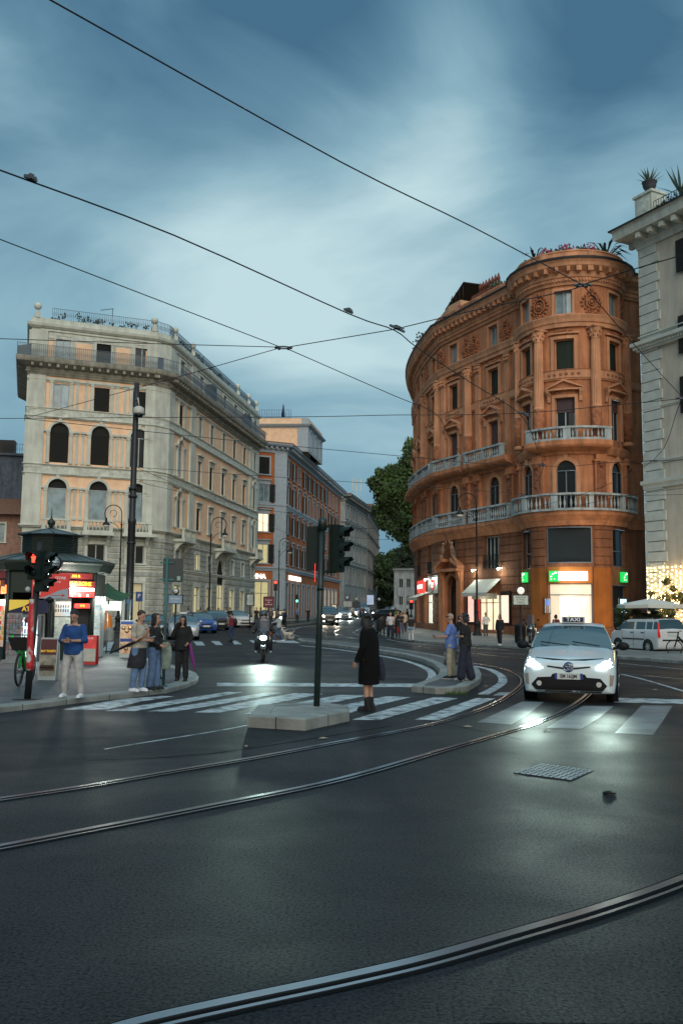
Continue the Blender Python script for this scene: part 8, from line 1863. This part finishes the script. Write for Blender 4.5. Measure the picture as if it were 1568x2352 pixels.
# ================================================================== octagonal kiosk and what stands round it
KX, KY = at_y(109, 1400, 30.4).x, 30.4; RK = 1.84
corner = [(KX + RK * math.cos(R_(a)), KY + RK * math.sin(R_(a))) for a in (202.5 - 45, 202.5, 247.5, 292.5, 337.5, 337.5 + 45)]
K = Fac(corner + [(KX + RK * math.cos(R_(a)), KY + RK * math.sin(R_(a))) for a in (67.5, 112.5, 157.4)]); sl = K.u[1]; kz0 = .10
root = thing('news_kiosk', 'octagonal dark green newsstand kiosk with tiered roof and lit red tourist signs', 'kiosk', (KX, KY, kz0))
U = lambda k, t: K.u[k] + sl * t        # face k=1 left, 2 front, 3 right
EV = at_y(251, 1299, KY).z
M_kg = mat('kiosk_green', (.012, .022, .018), .45, bump=.2, bscale=20); M_kroof = mat('kiosk_roof_zinc', (.10, .13, .13), .45, metal=.3, var=.2)
mb = MB(); K.wall(mb, 0, K.L, kz0, EV - .05, [(U(1, .06), U(1, .94), .5, 2.45, 0), (U(2, .10), U(2, .90), .15, 2.2, 0), (U(3, .45), U(3, .95), .15, 2.25, 0)], .12)
for k in range(1, 5): p = K.P(K.u[k], 0, .02); mb.cyl((p[0], p[1], kz0), (p[0], p[1], EV), .07)
mb.build('wall', M_kg, root, True)
ax = [R_(22.5 + 45 * k) for k in range(8)]
def octo(r, z, c=(KX, KY)): return [(c[0] + r * math.cos(a), c[1] + r * math.sin(a), z) for a in ax]
def octring(mb, lv):
    vs = [p for r, z in lv for p in octo(r, z)]; mb.add(vs, [(i * 8 + k, i * 8 + (k + 1) % 8, (i + 1) * 8 + (k + 1) % 8, (i + 1) * 8 + k) for i in range(len(lv) - 1) for k in range(8)], False)
mb = MB(); octring(mb, [(1.75, EV - .35), (2.0, EV - .25), (2.1, EV - .05), (2.14, EV), (2.14, EV + .06)]); mb.build('eaves', M_kg, root, True)
zd = at_y(44, 1273, KY).z; zc = at_y(105, 1232, KY).z; za = at_y(109, 1213, KY).z
mb = MB(); octring(mb, [(2.16, EV + .06), (.9, zd)])
for a in ax: mb.tube([(KX + 2.16 * math.cos(a), KY + 2.16 * math.sin(a), EV + .08), (KX + .9 * math.cos(a), KY + .9 * math.sin(a), zd + .02)], .025, 6)
for a in [R_(45 * k + d) for k in range(8) for d in (-8, 8)]: mb.tube([(KX + 2.0 * math.cos(a), KY + 2.0 * math.sin(a), EV + .075), (KX + .85 * math.cos(a), KY + .85 * math.sin(a), zd + .01)], .012, 4)
mb.build('roof', M_kroof, root, True)
mb = MB(); octring(mb, [(.88, zd - .05), (.88, zc), (1.02, zc + .02)])
z = zd + .05
while z < zc - .04: octring(mb, [(.89, z), (.92, z + .005), (.89, z + .035)]); z += .06
mb.build('louvred_drum', M_kg, root, True)
mb = MB(); octring(mb, [(1.02, zc), (1.06, zc + .03), (0.01, za)])
for a in ax: mb.tube([(KX + 1.06 * math.cos(a), KY + 1.06 * math.sin(a), zc + .05), (KX, KY, za)], .02, 6)
cu = mb.build('cupola', M_kroof, root, True)
mb = MB(); mb.lathe([(.05, 0), (.05, .08), (.13, .16), (.13, .24), (.04, .34), (.02, .4), (.012, .68), (0, .7)], 12, (KX, KY, za - .02)); mb.build('finial', M_kg, cu, True)
def fbox(k, t0, t1, z0, z1, d0, d1, name, m, par=None): mb = MB(); K.box(mb, U(k, t0), U(k, t1), z0, z1, d0, d1); return mb.build(name, m, par or root, True)
def ftext(k, t, z, s_, size, m, par, d=.2, bold=.02, sx=1):
    u = U(k, t); n = K.n[K.seg(u)]; return text(s_, size, Matrix.Translation(K.P(u, z, d)) @ Matrix.Rotation(math.atan2(n.y, n.x) + math.pi / 2, 4, 'Z'), m, par, 'lettering', .003, bold=bold, world=True, sx=sx)
kzp = lambda y: at_y(150, y, KY - 1.7).z
M_mar = mat('maroon_sign', (.13, .012, .012), .5); M_yel = mat('yellow_sign_ink', (.75, .42, .02), .5, emit=(1, .6, .05), es=.35); M_reds = mat('red_lit_strip', (.5, .03, .03), .5, emit=(1, .08, .05), es=.5); M_tube = mat('fluorescent_tube', (.9, .9, .85), .4, emit=(1, .95, .8), es=9)
z1, z2, z3, z4 = kzp(1315), kzp(1329), kzp(1333), kzp(1347)
s1 = fbox(3, .08, .92, z2, z1, .02, .08, 'sign', M_mar); ftext(3, .5, (z1 + z2) / 2, 'BIG B', .12, M_yel, s1, .09)
s2 = fbox(3, .03, .97, z4, z3, .02, .14, 'sign', MATS['maroon_sign']); ftext(3, .5, (z3 + z4) / 2, 'BIGBUS ROME', .165, M_yel, s2, .15, sx=1.02)
s3 = fbox(3, .03, .97, kzp(1371), kzp(1348), .02, .10, 'lit_sign', M_reds); mb = MB(); mb.cyl(K.P(U(3, .08), kzp(1353), .18), K.P(U(3, .92), kzp(1353), .18), .05); mb.build('light_tube', M_tube, s3, True)
mb = MB()
for t in (.2, .4, .6, .8): K.box(mb, U(3, t) - .03, U(3, t) + .03, kzp(1369), kzp(1364), .10, .11)
mb.build('pictograms', M_inkw, s3, True)
M_coli = mat('monument_poster', (.5, .42, .33), .5, col2=(.25, .42, .55), vscale=3.0, emit=(.5, .5, .5), es=.12); M_post2 = mat('text_poster', (.25, .3, .28), .5, col2=(.55, .58, .52), vscale=14)
pp = fbox(3, .02, .42, kzp(1416), kzp(1382), .01, .05, 'poster', M_coli)
mb = MB()
for j in range(2):
    for i in range(6): u = U(3, .05) + i * sl * .058; K.box(mb, u, u + .035, kzp(1396 + j * 10), kzp(1389 + j * 10), .05, .055)
mb.build('arcade_picture', mat('arch_shadow', (.06, .03, .02), .6), pp, True)
fbox(3, .02, .42, kzp(1470), kzp(1418), .01, .05, 'poster', M_post2); dk = fbox(3, .47, .93, .2, kzp(1400), -.11, -.09, 'doorway', M_dark)
s4 = fbox(3, .50, .88, kzp(1397), kzp(1386), .02, .08, 'lit_sign', M_reds); ftext(3, .69, kzp(1391.5), 'BUS', .1, M_yel, s4, .09)
# front face: cash machine bay
fb = fbox(2, .06, .94, kzp(1409), kzp(1379), .03, .12, 'atm_fascia', mat('navy_fascia', (.008, .012, .05), .5))
mb = MB(); mb.add([K.P(U(2, .06), kzp(1404), .125), K.P(U(2, .06), kzp(1379), .125), K.P(U(2, .62), kzp(1379), .125), K.P(U(2, .40), kzp(1393), .125)], [(0, 3, 2, 1)], False); mb.build('yellow_flash', mat('yellow_fascia', (.6, .42, .04), .5, emit=(1, .75, .15), es=.25), fb, True)
ftext(2, .5, kzp(1400), 'ATM', .2, M_yel, fb, .14, .03)
am = fbox(2, .16, .84, .15, kzp(1410), -.10, .0, 'cash_machine', M_steel)
for t0 in (.26, .56): fbox(2, t0, t0 + .2, kzp(1441), kzp(1426), .0, .01, 'screen', mat('atm_screen', (.8, .7, .7), .4, emit=(1, .75, .75), es=1.6), am)
fbox(2, .22, .80, kzp(1480), kzp(1445), .0, .02, 'keypad_panel', M_plast, am); fbox(2, .56, .60, kzp(1448), kzp(1445), .02, .03, 'green_led', M_green_sig, am)
# left face
s5 = fbox(1, .05, .95, z2 - .02, z1 + .02, .02, .08, 'sign', M_mar); ftext(1, .45, (z1 + z2) / 2, 'BIG B', .12, M_yel, s5, .09)
s6 = fbox(1, .03, .97, z4 - .02, z3 - .0, .02, .12, 'sign', M_mar); ftext(1, .55, (z3 + z4) / 2, 'BUS ROME', .15, M_yel, s6, .13)
s7 = fbox(1, .1, .75, kzp(1366), kzp(1350), .02, .08, 'sign', M_dark); ftext(1, .45, kzp(1358), 'POMPEI', .13, M_yel, s7, .09)
s8 = fbox(1, .78, 1.0, kzp(1365), kzp(1345), .02, .1, 'lit_sign', mat('orange_lit_sign', (.6, .1, .03), .5, emit=(1, .25, .05), es=2.0)); ftext(1, .89, kzp(1360), 'BU', .13, M_yel, s8, .11)
fbox(1, .06, .94, .5, kzp(1378), -.10, -.08, 'lit_counter', mat('counter_glow', (.6, .5, .4), .5, emit=(1, .7, .5), es=.35, var=.7, vscale=4))
mb = MB()
for j in range(7):
    for i in range(9): mb.k = rnd.randrange(4); u = U(1, .08) + i * sl * .094; K.box(mb, u, u + sl * .075, .55 + j * .16, .55 + j * .16 + rnd.uniform(.08, .13), .04, .07 + .03 * (i % 2))
mb.build('souvenirs', [mat('souvenir_' + n_, c_, .5, emit=c_, es=.25) for n_, c_ in (('red', (.5, .05, .03)), ('yellow', (.5, .35, .08)), ('blue', (.06, .2, .4)), ('white', (.5, .5, .45)))], root, True)  # faint glow in the goods' own colours stands in for stall light
for t0, nm in ((.08, 'B'), (.40, 'BUS')):
    s9 = fbox(1, t0, t0 + .26, kzp(1412), kzp(1384), .0, .04, 'red_poster', mat('red_lit_poster', (.6, .02, .01), .5, emit=(1, .04, .02), es=1.0)); ftext(1, t0 + .13, kzp(1397), nm, .14, M_yel, s9, .05)
fbox(1, .68, .98, kzp(1392), kzp(1380), .0, .06, 'lit_box', M_lit_white)
mb = MB(); mb.cyl(K.P(U(1, .05), kzp(1374), .2), K.P(U(1, .6), kzp(1374), .2), .035); mb.build('light_tube', M_tube, root, True)
L0 = Vector((KX, KY, kz0))
add_light(root, Vector(K.P(U(3, .5), kzp(1353), .45)) - L0, 95, (1, .95, .85), .15); add_light(root, Vector(K.P(U(1, .4), kzp(1376), .5)) - L0, 45, (1, .85, .7), .15); add_light(root, Vector(K.P(U(4, .0) + .1, 2.0, .5)) - L0, 65, (.9, 1, .9), .15)
# magazine rack at the right-hand corner
p = at_y(229, 1400, KY - .9); t = thing('magazine_rack', 'white lit rack of magazines at the right corner of the kiosk', 'rack', (p.x, KY - .9, .1)); mb = MB(); mb.box((0, 0, 1.05), (.2, .5, 1.9)); mb.build('rack', M_wframe, t)
mb = MB()
for k in range(7): mb.box((0, -.26, .35 + k * .26), (.17, .02, .2), 0, .2)
mb.build('magazines', mat('magazine_covers', (.5, .5, .48), .5, col2=(.1, .2, .25), vscale=9, emit=(.8, 1, .9), es=.3), t)
# postcard rack, drinks fridge
def lit_case(px0, px1, py0, py1, Y, label, name):
    a = at_y(px0, py1, Y); b = at_y(px1, py0, Y); t = thing(name, label, name.split('_')[-1], ((a.x + b.x) / 2, Y, .1)); return t, b.x - a.x, b.z - .1
t, w, h = lit_case(50, 88, 1414, 1504, 28.2, 'tall drinks fridge with glowing white edge before the kiosk', 'drinks_fridge')
mb = MB(); mb.box((0, .25, h / 2), (w, .5, h)); mb.build('cabinet', M_steel, t); mb = MB(); mb.box((-.03, -.01, h * .52), (w * .82, .02, h * .86)); dr = mb.build('door', mat('fridge_door_glow', (.6, .8, .8), .3, emit=(.75, 1, 1), es=.8), t)
mb = MB(); mb.box((w * .36, -.03, h * .52), (.05, .03, h * .84)); mb.build('light_strip', mat('white_light_strip', (.9, .9, .9), .4, emit=(.9, 1, 1), es=7), dr)
mb = MB()
for j in range(5):
    for i in range(5): mb.k = (i + j) % 3; mb.cyl((-.24 + i * .09, -.03, h * .14 + j * h * .155), (-.24 + i * .09, -.03, h * .14 + j * h * .155 + .14), .028, .02, n=6)
mb.build('bottles', [mat('red_bottle', (.4, .02, .02), .3), mat('blue_bottle', (.03, .08, .3), .3), mat('dark_bottle', (.03, .03, .03), .3)], dr); mb = MB(); mb.lathe([(.09, 0), (.09, .01)], 16, (-.1, -.03, h * .9), (0, -1, 0)); mb.build('red_roundel', M_mar, dr); add_light(t, (w * .3, -.4, h * .5), 14, (.85, 1, 1), .2)
t, w, h = lit_case(8, 48, 1408, 1535, 27.2, 'tall grey postcard rack left of the drinks fridge', 'postcard_rack'); mb = MB(); mb.box((0, .15, h / 2), (w, .05, h)); mb.box((0, .0, .05), (w, .4, .1)); mb.build('frame', M_steel, t); mb = MB()
for j in range(8):
    for i in range(5): mb.k = rnd.randrange(3); mb.box((-w * .4 + i * w * .2, .09, .3 + j * h * .105), (w * .17, .02, h * .085), 0, .15)
mb.build('postcards', [mat('postcard_grey', (.28, .26, .27), .6, var=.5, vscale=9), mat('postcard_rose', (.33, .22, .23), .6, var=.4, vscale=9), mat('postcard_blue', (.2, .25, .3), .6, var=.4, vscale=9)], t)
# street clock with red shop board
Yc = 25.5; p = at_y(114, 1400, Yc); t = thing('clock_post', 'post clock above a big red and grey store board before the kiosk', 'clock', (p.x, Yc, .1)); c = at_y(124, 1294.5, Yc); r = 17.5 / (FPX / Yc); cx, cz = c.x - p.x, c.z - .1
mb = MB(); mb.lathe([(.13, 0), (.12, .3), (.06, .5), (.045, 1.2), (.045, cz - r)], 12); mb.lathe([(.045, 0), (.12, .08), (.12, .12), (.05, .2)], 10, (0, 0, at_y(114, 1386, Yc).z - .1)); mb.build('post', M_black, t)
mb = MB(); mb.lathe([(r, 0), (r * 1.06, .03), (r * 1.06, .2), (r, .24)], 28, (cx, .12, cz), (0, -1, 0)); cc = mb.build('clock_case', M_black, t); mb = MB(); mb.lathe([(0, .01), (r * .95, 0)], 28, (cx, -.125, cz), (0, -1, 0)); mb.build('dial', mat('blue_white_dial', (.42, .52, .56), .4), cc)
mb = MB()
for k in range(12): a = k * math.pi / 6; mb.box((cx + r * .8 * math.sin(a), -.14, cz + r * .8 * math.cos(a)), (.012, .006, .05), 0, 0, a)
mb.box((cx + r * .12, -.145, cz + .0), (r * .8, .006, .02), 0, 0, .15); mb.box((cx - r * .02, -.147, cz + .02), (r * .4, .006, .025), 0, 0, .2); mb.build('hands', M_black, cc); text('3', r * .36, Matrix.Translation((cx + r * .58, -.145, cz)), M_ink, cc)
a = at_y(74, 1374.5, Yc); b = at_y(160, 1319, Yc); w, h = b.x - a.x, b.z - a.z; bx, bz = (a.x + b.x) / 2 - p.x, (a.z + b.z) / 2 - .1
mb = MB(); mb.box((bx, .0, bz), (w, .12, h)); bd = mb.build('board', mat('store_board_red', (.50, .035, .03), .5, emit=(1, .08, .06), es=.16), t)
mb = MB(); n = 12; top = [(bx - w / 2 + w * (.15 + .85 * k / n), -.063, bz - h / 2 + h * (.02 + .38 * (math.sin(math.pi * (k / n - .5)) * .5 + .5))) for k in range(n + 1)]; mb.add(top + [(bx + w / 2, -.063, bz - h / 2), (bx - w * .35, -.063, bz - h / 2)], [list(range(n + 3))[::-1]], False); mb.build('grey_wave', mat('board_grey', (.30, .36, .42), .5), bd)
mb = MB(); mb.box((bx + w * .17, -.068, bz - h * .37), (w * .33, .008, .012)); mb.add([(bx + w * .42, -.07, bz - h * .37), (bx + w * .33, -.07, bz - h * .31), (bx + w * .33, -.07, bz - h * .43)], [(0, 1, 2)], False); mb.build('arrow', M_inkr, bd)
text('STORE', h * .15, Matrix.Translation((bx + w * .27, -.07, bz + h * .33)), M_inkw, bd, bold=.015); text('79-81', h * .1, Matrix.Translation((bx + w * .22, -.07, bz + h * .17)), M_inkw, bd); text('~3', h * .2, Matrix.Translation((bx - w * .32, -.07, bz - h * .3)), M_inkw, bd, bold=.02); text('a', h * .2, Matrix.Translation((bx - w * .44, -.07, bz + h * .13)), M_inkw, bd, bold=.02)
# green market awning right of the kiosk
Ya = 33; a = at_y(229, 1400, Ya); b = at_y(289, 1378, Ya); t = thing('market_stall', 'stall with green fabric awning and bright white valance right of the kiosk', 'stall', (a.x, Ya, .1)); w = b.x - a.x; z0 = at_y(230, 1378, Ya).z - .1; z1_ = at_y(230, 1353, Ya).z - .1; zv = at_y(230, 1399, Ya).z - .1
mb = MB(); N = 8; vs = []
for i in range(N + 1):
    q = i / N; zz = z1_ - (z1_ - z0) * q - .12 * math.sin(math.pi * q); vs += [(w * q, -.5, zz - .05 * q), (w * q, 1.0, zz + .25)]
mb.add(vs, [(2 * i, 2 * i + 2, 2 * i + 3, 2 * i + 1) for i in range(N)], True); mb.build('canopy', mat('green_canvas', (.03, .09, .035), .8, var=.2), t)
mb = MB(); mb.box((w * .5, -.52, (z0 + zv) / 2 - .05), (w * .94, .03, (z0 - zv))); vl = mb.build('valance', mat('white_lit_valance', (.8, .85, .8), .6, emit=(.9, 1, .92), es=.9), t)
mb = MB()
for k in range(4): mb.box((w * (.12 + k * .12), -.545, z0 - .08), (w * .06, .01, .16))
mb.build('green_scallops', MATS['green_canvas'], vl)
mb = MB()
for x, y in ((.05, -.45), (w * .95, -.45), (.05, .95), (w * .95, .95)): mb.cyl((x, y, 0), (x, y, z0), .025, n=6)
mb.build('frame', M_steel, t); add_light(t, (w * .5, .1, z0 - .35), 110, (.88, 1, .92), .2)
# boards on the pavement
def easel(px0, px1, py0, py1, h0, label, m, tilt=.12, name='pavement_board', rz=0, trim=M_wframe):
    p0 = G((px0 + px1) / 2, py1, .1); a = at_y(px0, py1, p0.y); b = at_y(px1, py0, p0.y); t = thing(name, label, 'board', p0, rz, 'advertising boards on the pavement'); w, h = b.x - a.x, b.z - p0.z
    mb = MB(); T = Matrix.Rotation(-tilt, 4, 'X'); mb.M = T; mb.box((0, 0, h / 2), (w, .04, h)); mb.M = Matrix.Rotation(tilt * 1.6, 4, 'X') @ Matrix.Identity(4); mb.M = Matrix.Translation((0, .30, 0)) @ Matrix.Rotation(tilt, 4, 'X'); mb.box((0, 0, h / 2), (w, .03, h)); fr = mb.build('frame', trim, t)
    mb = MB(); mb.M = T; mb.box((0, -.025, h * .54), (w * .92, .012, h * .86)); ps = mb.build('poster', m, t); return t, ps, w, h, T
t, ps, w, h, T = easel(85, 129, 1465, 1563, 0, 'white-framed ticket board behind the man in the blue shirt', mat('ticket_poster', (.40, .34, .26), .5, col2=(.12, .13, .10), vscale=6))
mb = MB(); mb.M = T; mb.box((0, -.035, h * .78), (w * .92, .006, h * .36)); q = mb.build('maroon_header', mat('header_maroon', (.07, .008, .012), .5), ps); text('BUY TICKETS', w * .17, T @ Matrix.Translation((0, -.042, h * .68)), M_yel, q, bold=.02, sx=.85)
mb = MB(); mb.M = T; mb.box((0, -.035, h * .80), (w * .85, .008, .01))
for i in range(5): mb.lathe([(.04, 0), (.04, .01)], 8, (-w * .33 + i * w * .16, -.04, h * .32), (0, -1, 0)); mb.box((-w * .33 + i * w * .16, -.04, h * .27), (.08, .01, h * .08))
mb.build('arcade_picture', MATS['arch_shadow'], ps)
t, ps, w, h, T = easel(185, 221, 1460, 1527, 0, 'small red and white map board leaning by the kiosk', mat('map_poster', (.5, .46, .40), .5, col2=(.35, .38, .33), vscale=6), .08, trim=mat('red_trim', (.4, .02, .02), .5))
mb = MB(); mb.M = T; mb.box((0, -.035, h * .76), (w * .92, .006, h * .42)); q = mb.build('red_header', mat('header_red', (.5, .03, .03), .5, emit=(1, .1, .08), es=.15, var=.5, vscale=5), ps); text('TOUR', w * .2, T @ Matrix.Translation((0, -.042, h * .9)), M_inkw, q)
t, ps, w, h, T = easel(272, 306, 1425, 1511, 0, 'tall food photo board with blue top behind the man in beige', mat('food_poster', (.42, .12, .05), .5, col2=(.6, .5, .35), vscale=7), .04)
for zz in (.93, .47):
    mb = MB(); mb.M = T; mb.box((0, -.035, h * zz), (w * .92, .006, h * .08)); mb.build('blue_band', mat('poster_blue', (.01, .04, .2), .5), ps)
    mb = MB(); mb.M = T
    for i in range(3): mb.lathe([(0, .012), (w * .17, 0)], 12, (-w * .25 + i * w * .25, -.035, h * (zz - .13 - .09 * (i % 2))), (0, -1, 0))
    mb.build('food_pictures', mat('food_white', (.55, .35, .2), .5, var=.7, vscale=12), ps)
# orange figure-like inflatable by the bollard
p = G(244, 1462, .1); mb = MB(); s_ = 1.0
for a, b, r0, r1 in (((0, 0, .45), (0, 0, 1.15), .28, .2), ((0, 0, 1.15), (-.25, 0, 1.6), .14, .09), ((-.25, 0, 1.6), (-.42, 0, 1.55), .1, .06), ((.0, 0, .5), (-.35, 0, .35), .14, .12)): cap(mb, a, b, r0, r1)
o = remesh(mb, .03, 'orange_sculpture', mat('orange_plastic', (.6, .16, .01), .4, emit=(1, .3, .03), es=.1), None, 2); o.location = p + Vector((-.3, 1.5, 0)); tag(o, 'orange curved animal-like figure standing behind the round bollard', 'figure')
# news stand lamp, cast-iron post bases left of the tall pole are part of the street lamp
